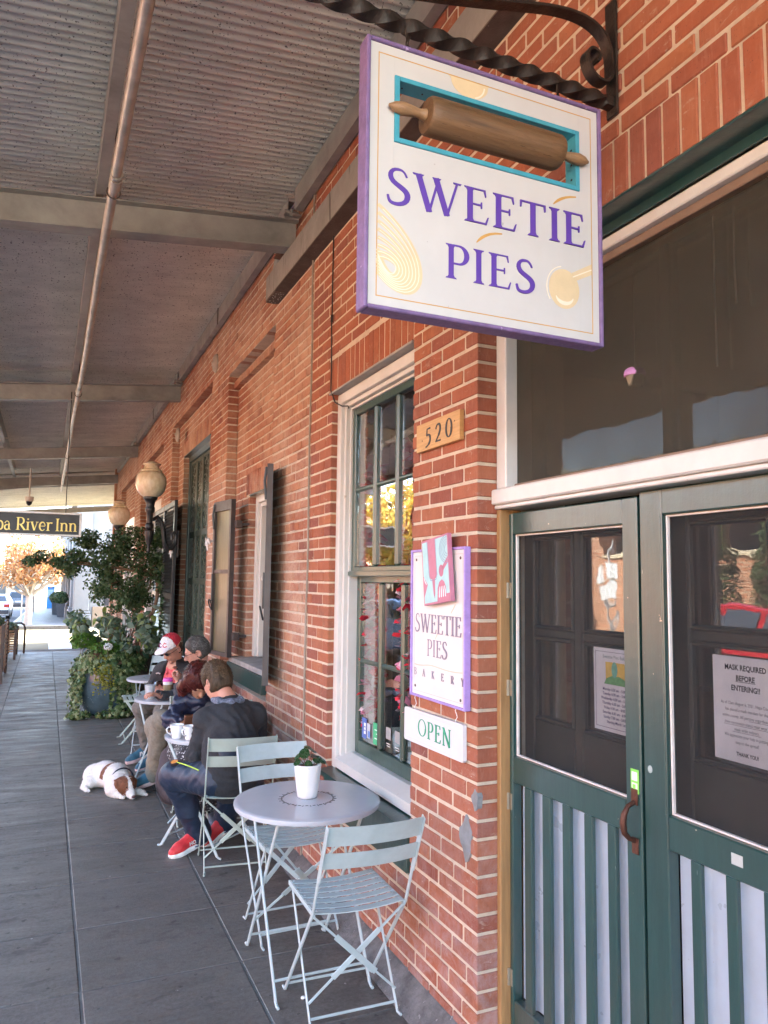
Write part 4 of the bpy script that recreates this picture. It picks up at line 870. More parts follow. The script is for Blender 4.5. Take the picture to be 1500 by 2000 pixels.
# pipe hung below the beams
pp = MB(); py = [-3.4+0.5*i for i in range(48)]
pp.tube([(0.238+0.004*math.sin(y), y, 3.862) for y in py], 0.027, 14)
pip = pp.build('pipe', m_pipe, can, smooth=40)
for y in (4.15, 9.15, 14.15):
    MB().tube([(0.2385, y-0.055, 3.862), (0.2385, y+0.055, 3.862)], 0.033, 14).tube([(0.2385, y-0.10, 3.862), (0.2385, y-0.085, 3.862)], 0.034, 14).build('pipe_coupling', m_pipe, pip, smooth=40)
for y in (0.2, 4.26, 9.3, 14.3, 18.6): MB().tube([(0.2385+0.036*math.cos(t), y, 3.862+0.036*math.sin(t)) for t in np.linspace(0, 2*PI, 17)[:-1]], 0.004, 6, closed=True).tube([(0.2385, y, 3.90), (0.2385, y, RZ(0.24))], 0.005, 6).build('pipe_hanger', m_steel_dark, pip)
# ================================================================== HANGING SIGN
m_signw = M('sign_white', (0.58, 0.575, 0.555), 0.5, var=0.04, scale=6, fleck=(0.42, 0.40, 0.38), fleck_amt=0.005, fleck_scale=42)
m_purple = M('sign_purple', (0.19, 0.125, 0.28), 0.55, var=0.22, scale=30, bump=0.15, bscale=80, fleck=(0.45, 0.35, 0.6), fleck_amt=0.03, fleck_scale=50)
m_lav = M('sign_lavender', (0.36, 0.25, 0.58), 0.55, var=0.15, scale=25, fleck=(0.6, 0.55, 0.72), fleck_amt=0.02, fleck_scale=50)
m_letter = M('letter_purple', (0.105, 0.045, 0.35), 0.5, var=0.06)
m_gold = M('sign_gold', (0.58, 0.33, 0.09), 0.6, var=0.1)
m_tan = M('sign_tan', (0.70, 0.56, 0.34), 0.6, var=0.08)
m_tanl = M('sign_pale_tan', (0.82, 0.75, 0.60), 0.6, var=0.05)
m_turq = M('sign_turquoise', (0.05, 0.33, 0.43), 0.5, var=0.12, scale=20)
SY = 1.70; FR = ((0, SY, 0), (1, 0, 0), (0, 0, 1), (0, -1, 0))
sg = thing('hanging_sign', 'square white bakery sign with purple edge and lettering, hung from the twisted iron bracket', 'sign', (1.065, SY, 2.43))
def SB(mb, name, mat, parent=sg, **k):
    mb.v = [(p[0]-1.065, p[1]-SY, p[2]-2.43) for p in mb.v]; return mb.build(name, mat, parent, **k)
bd = MB()
for (a, b, c, d) in ((0.700, 0.769, 2.441, 3.142), (1.361, 1.428, 2.441, 3.142), (0.7692, 1.3608, 2.441, 2.883), (0.7692, 1.3608, 3.065, 3.142)): bd.box(a, b, SY, SY+0.042, c, d)
SB(bd, 'board', m_signw)
fm = MB()
for (a, b, c, d) in ((0.688, 0.6995, 2.4295, 3.1535), (1.4285, 1.440, 2.4295, 3.1535), (0.6995, 1.4285, 2.4295, 2.4405), (0.6995, 1.4285, 3.1425, 3.1535)): fm.cbox(a, b, SY-0.008, SY+0.047, c, d, 0.003)
SB(fm, 'border', m_purple)
sl = MB()
for (a, b, c, d) in ((0.769, 0.783, 2.883, 3.065), (1.347, 1.361, 2.883, 3.065), (0.7832, 1.3468, 2.883, 2.896), (0.7832, 1.3468, 3.052, 3.065)): sl.cbox(a, b, SY-0.005, SY+0.044, c, d, 0.001)
SB(sl, 'slot_frame', m_turq)
nl = MB()
for i in range(9): nl.lathe([(0.0025, 0), (0.0025, 0.0012)], 8, (0.80+0.06*i, SY+0.02, 3.0505))
for i in range(3): nl.xform(Matrix()); nl.box(1.3455, 1.3472, SY+0.012, SY+0.018, 2.92+0.045*i, 2.925+0.045*i)
stuff(SB(nl, 'slot_nail', m_black))
ln_ = MB(); w = 0.0026
for (a, b, c, d) in ((0.723, 0.723+w, 2.465, 3.118), (1.403, 1.403+w, 2.465, 3.118), (0.723+w, 1.403, 2.465, 2.465+w), (0.723+w, 1.403, 3.118-w, 3.118)): ln_.box(a, b, SY-0.0006, SY, c, d)
SB(ln_, 'gold_line', m_gold)
lt = MB(); lettering(lt, 'SWEETIE', FR, 0.748, 2.716, 0.097, 0.634, 0.075, 1.12); SB(lt, 'lettering', m_letter)
lt = MB(); lettering(lt, 'PIES', FR, 0.921, 2.548, 0.094, 0.283, 0.085, 1.12); SB(lt, 'lettering', m_letter)
ac = MB()
for (p, q, r) in (((1.270, 2.826), (1.305, 2.858), (1.350, 2.864)), ((1.017, 2.662), (1.05, 2.698), (1.098, 2.702))):
    for poly in strip(bez([p, ((p[0]*2+q[0])/3, (p[1]*2+q[1])/3+.002), (q[0], q[1]), r], 6), [0.003, 0.006, 0.008, 0.008, 0.007, 0.006, 0.004]): ac.prism([(v.x, v.y) for v in poly], FR, 0, 0.0007)
SB(ac, 'accent', m_gold)
wk = MB(); wl = MB(); k = 0
for i in range(8):       # whisk: nested wire loops running in from the left edge
    o = i*0.0115; pts = bez([(0.727, 2.706-o*1.9), (0.80-o, 2.66-o), (0.862-o*0.9, 2.585-o*0.2), (0.848-o*0.8, 2.520+o*0.25), (0.832-o*0.7, 2.468+o*0.6), (0.768-o*0.2, 2.478+o*0.55), (0.727, 2.528+o*0.75)], 12)
    for poly in strip(pts, [0.0095]*len(pts)): wk.prism([(v.x, v.y) for v in poly], FR, 0, 0.0005+k*1e-6); k += 1
    pts = [p+Vector((-0.0055, 0.0012)) for p in pts if p.x > 0.731]
    for poly in strip(pts, [0.0022]*len(pts)): wl.prism([(v.x, v.y) for v in poly], FR, 0, 0.0011+k*1e-6); k += 1
SB(wk, 'whisk_picture', m_tan); SB(wl, 'whisk_line', m_tanl)
sp = MB(); sp.prism(arc(1.305, 2.582, 0.053, 0.058, 0, 360, 26)[:-1], FR, 0, 0.0005); sp.prism([(1.345, 2.612), (1.402, 2.640), (1.402, 2.672), (1.332, 2.634)], FR, 0, 0.0008); SB(sp, 'spoon_picture', m_tan)
sp = MB(); 
for poly in strip(arc(1.306, 2.562, 0.030, 0.022, 190, 350, 10), [0.002, 0.005, 0.008, 0.010, 0.011, 0.011, 0.010, 0.009, 0.007, 0.004, 0.002]): sp.prism([(v.x, v.y) for v in poly], FR, 0, 0.0012)
SB(sp, 'spoon_line', m_tanl); sp = MB()
for poly in strip([(1.335, 2.622), (1.402, 2.655)], [0.003, 0.003]): sp.prism([(v.x, v.y) for v in poly], FR, 0, 0.0013)
SB(sp, 'spoon_line', m_tanl); sp = MB()
for poly in strip(arc(1.305, 2.582, 0.060, 0.065, 100, 215, 10), [0.003]*11): sp.prism([(v.x, v.y) for v in poly], FR, 0, 0.0009)
SB(sp, 'spoon_line', m_tanl)
bw = MB(); bw.prism([(0.930, 3.115), (1.055, 3.115)]+arc(0.995, 3.108, 0.058, 0.042, 0, -180, 14), FR, 0, 0.0005); SB(bw, 'bowl_picture', m_tan)
bw = MB()
for poly in strip(arc(0.995, 3.108, 0.046, 0.040, -2, -70, 10), [0.004]*11): bw.prism([(v.x, v.y) for v in poly], FR, 0, 0.0011)
SB(bw, 'bowl_line', m_tanl)
m_pin = M('rolling_pin_wood', (0.155, 0.085, 0.038), 0.5, var=0.35, scale=5, stretch=(1, 14, 14), bump=0.25, bscale=12, fleck=(0.07, 0.035, 0.015), fleck_amt=0.06, fleck_scale=20); m_pinh = M('pin_handle_wood', (0.30, 0.175, 0.085), 0.5, var=0.35, scale=12, stretch=(1, 6, 6))
pn = MB().lathe([(0.0, 0.0), (0.044, 0.001), (0.049, 0.008), (0.0495, 0.03), (0.0495, 0.395), (0.049, 0.415), (0.044, 0.424), (0.0, 0.425)], 32, cap=False).xform(Matrix.Translation((0.855, SY-0.012, 2.972)) @ Matrix.Rotation(PI/2, 4, 'Y'))
po = SB(pn, 'rolling_pin', m_pin, smooth=40)
hp = [(0.013, 0.0), (0.016, 0.004), (0.013, 0.012), (0.0115, 0.025), (0.015, 0.05), (0.017, 0.07), (0.013, 0.092), (0.008, 0.100), (0.004, 0.108)]
for x, a in ((0.857, -PI/2), (1.278, PI/2)): SB(MB().lathe(hp, 18).xform(Matrix.Translation((x, SY-0.012, 2.972)) @ Matrix.Rotation(a, 4, 'Y')), 'pin_handle', m_pinh, po, smooth=40)
# bracket on the wall
br = thing('sign_bracket', 'black wrought iron sign bracket with twisted bar and scroll on the brick wall', 'bracket', (D, 1.72, 3.2))
def BB(mb, name, parent=br, **k): mb.v = [(p[0]-D, p[1]-1.72, p[2]-3.2) for p in mb.v]; return mb.build(name, m_iron, parent, **k)
tb = MB(); V = []; F = []; n = 150; S = 0.0155
for i in range(n+1):
    x = 1.508-i*(1.508-0.28)/n; a = 2*PI*(1.508-x)/0.30 if x < 1.47 else 0; z = 3.205+0.036*(1.508-x); sq = S*(1.0 if x > 1.47 else 1.12)
    for q in range(8):
        t = a+q*PI/4+PI/4; r = sq*(1.38 if q % 2 == 0 else 0.98); V.append((x, 1.722+r*math.cos(t), z+r*math.sin(t)))
for i in range(n):
    for q in range(8): F.append((i*8+q, i*8+(q+1) % 8, i*8+8+(q+1) % 8, i*8+8+q))
tb.add(V, F+[tuple(range(8)), tuple(range(n*8, n*8+8))]); BB(tb, 'twisted_bar', smooth=50)
BB(MB().cbox(1.505, 1.5135, 1.697, 1.747, 3.165, 3.54, 0.003), 'wall_plate')
pts = bez([(0.30, 3.26), (0.6, 3.275), (0.95, 3.352), (1.20, 3.418), (1.36, 3.462), (1.475, 3.462), (1.495, 3.36), (1.508, 3.28), (1.49, 3.252), (1.450, 3.262), (1.405, 3.275), (1.392, 3.345), (1.425, 3.352), (1.455, 3.355), (1.462, 3.318), (1.437, 3.318)], 14)
V = []; F = []
for i, p in enumerate(pts):
    tg = (pts[min(i+1, len(pts)-1)]-pts[max(i-1, 0)]).normalized(); nn = Vector((-tg.y, tg.x))*0.0042
    for (sx, yy) in ((1, 1.702), (1, 1.740), (-1, 1.740), (-1, 1.702)): V.append((p.x+nn.x*sx, yy, p.y+nn.y*sx))
for i in range(len(pts)-1):
    for q in range(4): F.append((4*i+q, 4*i+(q+1) % 4, 4*i+4+(q+1) % 4, 4*i+4+q))
BB(MB().add(V, F+[(0, 1, 2, 3), tuple(4*(len(pts)-1)+q for q in range(4))]), 'scroll', smooth=40)
for x in (0.815, 1.305):
    zb = 3.205+0.036*(1.508-x); BB(MB().tube([(x+0.021*math.sin(t)*0.5, 1.722+0.012*math.sin(t), zb-0.012+0.024*math.cos(t)) for t in np.linspace(0, 2*PI, 17)[:-1]], 0.0032, 6, closed=True).tube([(x, 1.722+0.007*math.cos(t), zb-0.045+0.012*math.sin(t)) for t in np.linspace(0, 2*PI, 13)[:-1]], 0.0022, 6, closed=True), 'chain_ring', smooth=40)
    SB(MB().tube([(x+0.009*math.cos(t), 1.722, 3.166+0.011*math.sin(t)) for t in np.linspace(0, 2*PI, 13)[:-1]], 0.0025, 6, closed=True), 'sign_eye', m_iron, smooth=40)
# ================================================================== WALL SIGNS on the pier (facing -X: u runs along -Y)
WF = lambda x: ((x, 0, 0), (0, -1, 0), (0, 0, 1), (-1, 0, 0))
hn = thing('house_number_board', 'small wooden board with hand painted number 520 on the brick pier', 'sign', (D, 2.82, 2.38))
def OFF(mb, root): l = root.location; mb.v = [(p[0]-l.x, p[1]-l.y, p[2]-l.z) for p in mb.v]; return mb
OFF(MB().cbox(1.492, 1.5135, 2.625, 3.015, 2.322, 2.446, 0.002), hn).build('board', m_board, hn)
m_ink = M('dark_ink', (0.02, 0.018, 0.022), 0.5, var=0.05)
for i, c in enumerate('520'): OFF(lettering(MB(), c, WF(1.4915), -(2.925-0.092*i), 2.338+0.004*i, 0.078, 0.056, 0, 1.25), hn).build('digit', m_ink, hn)
nb = MB()
for y, z in ((2.955, 2.36), (2.665, 2.405)): nb.lathe([(0.004, 0), (0.003, 0.002)], 8).xform(Matrix())
OFF(MB().box(1.4905, 1.4915, 2.953, 2.958, 2.366, 2.371), hn).build('nail', m_ink, hn); OFF(MB().box(1.4905, 1.4915, 2.662, 2.667, 2.402, 2.407), hn).build('nail', m_ink, hn)
bs_ = thing('bakery_sign', 'tall white bakery panel with lavender edge and tilted pie picture on the brick pier', 'sign', (D, 2.81, 1.57))
BX = 1.489
OFF(MB().box(BX+0.004, 1.5132, 2.580, 3.038, 1.266, 1.878), bs_).build('board', M('sign_white_small', (0.64, 0.625, 0.61), 0.45, var=0.03), bs_)
f = MB()
for (a, b, c, d) in ((2.570, 2.5798, 1.256, 1.889), (3.0385, 3.049, 1.256, 1.889), (2.5798, 3.0385, 1.256, 1.2657), (2.5798, 3.0385, 1.8783, 1.889)): f.cbox(BX-0.004, 1.5135, a, b, c, d, 0.002)
OFF(f, bs_).build('border', m_lav, bs_)
f = MB(); w = 0.0012; g_ = BX+0.004
for (a, b, c, d) in ((2.596, 2.596+w, 1.28, 1.862), (3.020, 3.020+w, 1.28, 1.862), (2.597, 3.02, 1.28, 1.28+w), (2.597, 3.02, 1.862-w, 1.862)): f.box(g_-0.0004, g_, a, b, c, d)
OFF(f, bs_).build('gold_line', M('fine_line', (0.45, 0.38, 0.30), 0.6), bs_)
m_gl = M('letter_grey', (0.23, 0.19, 0.26), 0.5, var=0.05)
OFF(lettering(MB(), 'SWEETIE', WF(g_), -3.012, 1.534, 0.078, 0.408, 0.06, 0.95, 0.0006), bs_).build('lettering', m_gl, bs_)
OFF(lettering(MB(), 'PIES', WF(g_), -2.900, 1.437, 0.070, 0.180, 0.06, 0.95, 0.0006), bs_).build('lettering', m_gl, bs_)
OFF(lettering(MB(), 'BAKERY', WF(g_), -3.020, 1.347, 0.031, 0.438, 1.7, 1.0, 0.0006), bs_).build('lettering', m_gl, bs_)
f = MB()
for a, b in (((-2.690, 1.625), (-2.655, 1.66)), ((-2.825, 1.512), (-2.795, 1.545))):
    for poly in strip([a, b], [0.003, 0.004]): f.prism([(v.x, v.y) for v in poly], WF(g_), 0, 0.0008)
for poly in strip(bez([(-3.015, 1.392), (-2.95, 1.386), (-2.90, 1.402), (-2.85, 1.400), (-2.78, 1.398), (-2.72, 1.388), (-2.60, 1.398)], 8), [0.0028]*17): f.prism([(v.x, v.y) for v in poly], WF(g_), 0, 0.0008)
OFF(f, bs_).build('accent', M('accent_peach', (0.62, 0.44, 0.28), 0.6), bs_)
for y, z in ((3.005, 1.845), (2.615, 1.845), (3.008, 1.30), (2.612, 1.292)): OFF(MB().lathe([(0.0065, 0), (0.006, 0.002), (0.002, 0.003)], 12).xform(Matrix.Translation((g_, y, z)) @ Matrix.Rotation(-PI/2, 4, 'Y')), bs_).build('screw', M('screw_grey', (0.12, 0.11, 0.10), 0.4, 0.6), bs_)
# tilted picture plaque
m_pink = M('plaque_rose', (0.46, 0.17, 0.25), 0.55, var=0.08, scale=20); m_aqua = M('plaque_aqua', (0.36, 0.60, 0.62), 0.55, var=0.07, scale=25); m_dl = M('plaque_line', (0.20, 0.19, 0.34), 0.55); m_wl = M('plaque_white', (0.72, 0.76, 0.78), 0.5)
ang = math.radians(7); PU = Vector((0, -math.cos(ang), math.sin(ang))); PV = Vector((0, math.sin(ang), math.cos(ang))); PO = Vector((1.462, 2.866, 1.648)); PW, PH = 0.232, 0.272
PU.z *= 1
PF = lambda t: (PO+Vector((-t, 0, 0)), PU, PV, (-1, 0, 0)); W_, H_ = PW, PH
OFF(MB().prism([(0, 0), (W_, 0), (W_, H_), (0, H_)], PF(0), -0.018, 0.0), bs_).build('picture_plaque', m_pink, bs_)
pl_ = bs_.children[-1]
def PL(polys, mat, t): 
    f = MB()
    for p in polys: f.prism([(q[0]*W_, q[1]*H_) for q in p], PF(0), 0.0, t)
    return OFF(f, bs_).build('picture', mat, pl_)
PL([[(0.03, 0.03), (0.60, 0.03), (0.97, 0.12), (0.97, 0.97), (0.03, 0.97)]], m_aqua, 0.0006)
PL([[(0.24, 0.97), (0.27, 0.43), (0.31, 0.38), (0.50, 0.38), (0.54, 0.43), (0.53, 0.97)], [(0.36, 0.385), (0.47, 0.385), (0.45, 0.15), (0.42, 0.08), (0.39, 0.15)], [(0.03, 0.45), (0.18, 0.31), (0.03, 0.12)], arc(0.71, 0.47, 0.085, 0.09, 0, 360, 16)[:-1], [(0.74, 0.52), (0.79, 0.47), (0.97, 0.57), (0.97, 0.66)], [(0.52, 0.03), (0.97, 0.03), (0.97, 0.12), (0.86, 0.12), (0.85, 0.22), (0.80, 0.30), (0.72, 0.34), (0.62, 0.31), (0.55, 0.22)]], m_pink, 0.0011)
PL([q for i in range(4) for q in [[tuple(v) for v in p] for p in strip([(0.60+0.075*i, 0.08), (0.615+0.07*i, 0.17), (0.64+0.055*i, 0.24)], [0.03, 0.03, 0.012])]]+[[tuple(v) for v in p] for p in strip([(0.045, 0.42), (0.10, 0.35), (0.14, 0.315)], [0.012, 0.02, 0.01])], m_wl, 0.0016)
PL([[tuple(v) for v in p] for r in (0.10, 0.15, 0.20, 0.25, 0.29) for p in strip(arc(0.97, 0.77, r, r*0.72, 92, 268, 16), [0.007]*17)]+[[tuple(v) for v in p] for p in strip([(0.225, 0.97), (0.255, 0.43), (0.30, 0.36), (0.51, 0.36), (0.555, 0.43), (0.545, 0.97)], [0.008]*6)], m_dl, 0.0013)
op = thing('open_sign', 'small white OPEN board hanging under the tall bakery panel', 'sign', (1.50, 2.86, 1.05))
pp_ = [(-3.115, 1.052), (-2.602, 1.058), (-2.595, 1.066), (-2.597, 1.196), (-2.604, 1.202), (-3.112, 1.194), (-3.119, 1.186), (-3.121, 1.060)]
OFF(MB().prism(pp_, WF(1.503), -0.008, 0.008), op).build('board', M('open_white', (0.60, 0.62, 0.64), 0.4, var=0.03), op)
OFF(lettering(MB(), 'OPEN', WF(1.495), -2.982, 1.094, 0.070, 0.292, 0.12, 0.95, 0.0006), op).build('lettering', M('letter_green', (0.03, 0.30, 0.17), 0.5), op)
f = MB(); w = 0.0014
for (a, b, c, d) in ((2.612, 2.612+w, 1.068, 1.186), (3.104, 3.104+w, 1.066, 1.184), (2.6135, 3.104, 1.066, 1.066+w), (2.6135, 3.104, 1.184, 1.184+w)): f.box(1.4944, 1.495, a, b, c, d)
OFF(f, op).build('border_line', M('pale_line', (0.55, 0.60, 0.66), 0.5), op)
for y in (3.02, 2.66): OFF(MB().tube([(1.500, y, 1.258), (1.500, y+0.006, 1.244), (1.500, y-0.004, 1.232), (1.500, y-0.010, 1.222), (1.500, y, 1.212), (1.500, y+0.006, 1.203), (1.500, y, 1.192)], 0.0017, 6), op).build('hook', M('hook_white', (0.75, 0.74, 0.72), 0.4), op, smooth=40)
# ================================================================== NOTICES behind the door glass
m_paper = M('paper_white', (0.78, 0.79, 0.84), 0.8, var=0.02); m_txt = M('print_black', (0.02, 0.02, 0.03), 0.7); m_txb = M('print_blue', (0.05, 0.05, 0.16), 0.7)
ms = thing('mask_notice', 'white printed sheet reading mask required before entering on the right hand door', 'notice', (1.7315, 1.49, 1.28))
OFF(MB().box(1.7305, 1.7315, 1.385, 1.602, 1.274, 1.556), ms).build('sheet', m_paper, ms)
def line(root, txt, x, yc, z, size, mat, xs=1.0, bold=0.0): return sans('print', txt, size, mat, root, (x-root.location.x, yc-root.location.y, z-root.location.z), (0, -1, 0), (0, 0, 1), 'CENTER', 1.0, bold, xs)
for t, z in (('MASK REQUIRED', 1.520), ('BEFORE', 1.492), ('ENTERING!!', 1.465)): line(ms, t, 1.7300, 1.494, z, 0.0205, m_txt, 0.86, 0.0006)
OFF(MB().box(1.7299, 1.7304, 1.462, 1.526, 1.4885, 1.4898), ms).build('underline', m_txt, ms)
for i, t in enumerate(('As of 12am August 6, 2021, Napa County', 'has placed a mask mandate for the', 'entire county. All persons regardless of', 'their vaccination status must wear a', 'mask while indoors.', 'We appreciate your help in putting a', 'stop to the spread!')): line(ms, t, 1.7300, 1.494, 1.426-0.0172*i, 0.0122, m_txt, 0.80)
for a, b, z in ((1.405, 1.485, 1.3905), (1.420, 1.568, 1.3733), (1.45, 1.54, 1.3561)): OFF(MB().box(1.7299, 1.7304, a, b, z-0.0022, z-0.0014), ms).build('underline', m_txt, ms)
line(ms, 'THANK YOU!', 1.7300, 1.494, 1.292, 0.0145, m_txt, 0.8, 0.0004)
hr = thing('hours_notice', 'white sheet with opening hours under a yellow picture on the left hand door', 'notice', (1.7315, 2.0, 1.27))
OFF(MB().box(1.7305, 1.7315, 1.895, 2.112, 1.262, 1.535), hr).build('sheet', m_paper, hr)
f = MB(); w = 0.0012
for (a, b, c, d) in ((1.905, 1.905+w, 1.274, 1.524), (2.102, 2.102+w, 1.274, 1.524), (1.9065, 2.102, 1.274, 1.274+w), (1.9065, 2.102, 1.522, 1.522+w)): f.box(1.7299, 1.7304, a, b, c, d)
OFF(f, hr).build('border_line', m_txb, hr)
line(hr, 'Sweetie Pies Bakery', 1.7300, 2.003, 1.502, 0.0165, M('print_green', (0.12, 0.25, 0.25), 0.7), 0.95)
OFF(MB().box(1.7298, 1.7304, 1.952, 2.052, 1.432, 1.490), hr).build('picture', M('print_yellow', (0.78, 0.55, 0.12), 0.7, var=0.1, scale=60), hr)
OFF(MB().prism([(-2.060, 1.417), (-1.942, 1.417), (-1.955, 1.436), (-1.985, 1.446), (-2.02, 1.446), (-2.048, 1.435)], WF(1.7298), 0, 0.0006), hr).build('picture', M('print_hill', (0.16, 0.42, 0.16), 0.7, var=0.2, scale=80), hr)
OFF(MB().prism(arc(-2.008, 1.466, 0.014, 0.026, 0, 360, 18)[:-1], WF(1.7292), 0, 0.0005), hr).build('picture', M('print_leafgreen', (0.18, 0.48, 0.36), 0.7, var=0.15, scale=60), hr)
for i, t in enumerate(('Monday 6:30 am - 5:00 pm', 'Tuesday 6:30 am - 5:00 pm', 'Wednesday 6:30 am - 5:00 pm', 'Thursday 6:30 am - 5:00 pm', 'Friday 6:30 am - 6:00 pm', 'Saturday 6:30 am - 6:00 pm', 'Sunday 7:00 am - 5:00 pm', 'Starting March 1st!')): line(hr, t, 1.7300, 2.003, 1.396-0.0152*i, 0.0128, m_txb, 0.93, 0.0003)
# things seen inside
cu = thing('cupcake_ornament', 'purple frosted cupcake ornament hanging on a string behind the transom screen', 'ornament', (1.672, 1.825, 2.405))
MB().lathe([(0.030, -0.046), (0.034, -0.02), (0.039, 0.0), (0.036, 0.004)], 20, fn=lambda a, z: 1+0.03*math.cos(20*a)).build('cake_cup', M('cup_tan', (0.22, 0.18, 0.12), 0.7), cu, smooth=30)
MB().lathe([(0.047, 0.0), (0.050, 0.012), (0.044, 0.026), (0.033, 0.036), (0.018, 0.043), (0.004, 0.046)], 20, fn=lambda a, z: 1+0.05*math.cos(6*a+z*90)).build('frosting', M('frosting_purple', (0.50, 0.24, 0.50), 0.6), cu, smooth=60)
cu.scale = (0.7, 0.7, 0.7)
MB().tube([(0, 0, 0.038), (0, 0, 0.56)], 0.0014, 5).build('string', M('string_white', (0.6, 0.6, 0.55), 0.8), cu)
for y, z0, lb in ((1.52, 2.36, 'longer pale string hanging behind the transom screen'), (1.45, 2.52, 'shorter pale string hanging behind the transom screen')): T(MB().tube([(1.69, y, z0), (1.692, y+0.004, (z0+2.8)/2), (1.69, y, 2.80)], 0.003, 6).build('hanging_string', M('string_white', (0.6, 0.6, 0.55), 0.8)), lb, 'string')
m_gar = [M('petal_red', (0.75, 0.03, 0.06), 0.6), M('petal_pink', (0.85, 0.32, 0.45), 0.6), M('petal_pale', (0.80, 0.60, 0.62), 0.6)]
def garland(y, z0, z1, r, lb):
    f = MB(); n = int((z1-z0)/0.0026); rg = random.Random(int(y*100))
    for i in range(n):
        z = z0+(z1-z0)*i/n; a = rg.uniform(0, 6.28); e = rg.uniform(0.4, 1)*r; c = Vector((1.735+0.35*r*math.cos(a), y+0.5*r*math.sin(a), z)); u = Vector((math.cos(a), math.sin(a), rg.uniform(-.6, .6))).normalized(); v = u.cross(Vector((rg.uniform(-1, 1), rg.uniform(-1, 1), 1))).normalized(); w2_ = u.cross(v)
        f.add([c-v*e*0.5, c+u*e+w2_*e*0.25-v*e*0.2, c+u*e+w2_*e*0.3+v*e*0.2, c+v*e*0.5], [(0, 1, 2, 3)], rg.choice([0, 0, 1, 1, 2]))
    o = f.build('paper_garland', m_gar); T(o, lb, 'garland', 'paper petal garlands in the window'); return o
garland(4.06, 0.95, 2.44, 0.07, 'red and pink petal garland behind the left panes of the sash window')
garland(3.52, 1.08, 2.50, 0.08, 'red and pink petal garland behind the right panes of the sash window, beside the pier')
T(MB().tube([(1.76, 4.16, 2.52), (1.76, 3.12, 2.60)], 0.018, 10).build('curtain_rod', M('rod_white', (0.75, 0.72, 0.66), 0.5), None, smooth=40), 'thick white curtain rod inside the sash window above the garlands', 'rod')
cdm = MB().tube([(1.505, 4.202, 3.86), (1.503, 4.200, 3.5), (1.501, 4.193, 3.31), (1.498, 4.192, 3.30), (1.502, 4.197, 3.2), (1.503, 4.192, 3.0), (1.500, 4.188, 2.88), (1.515, 4.15, 2.80), (1.535, 4.08, 2.765), (1.55, 4.03, 2.757), (1.552, 4.02, 2.742)], 0.0042, 7)
cdm.tube([(1.501, 4.194, 3.345), (1.499, 4.193, 3.30)], 0.008, 8); T(cdm.build('black_cable', m_black, None, smooth=40), 'thin black cable running down the bricks to the corner of the white window', 'cable')
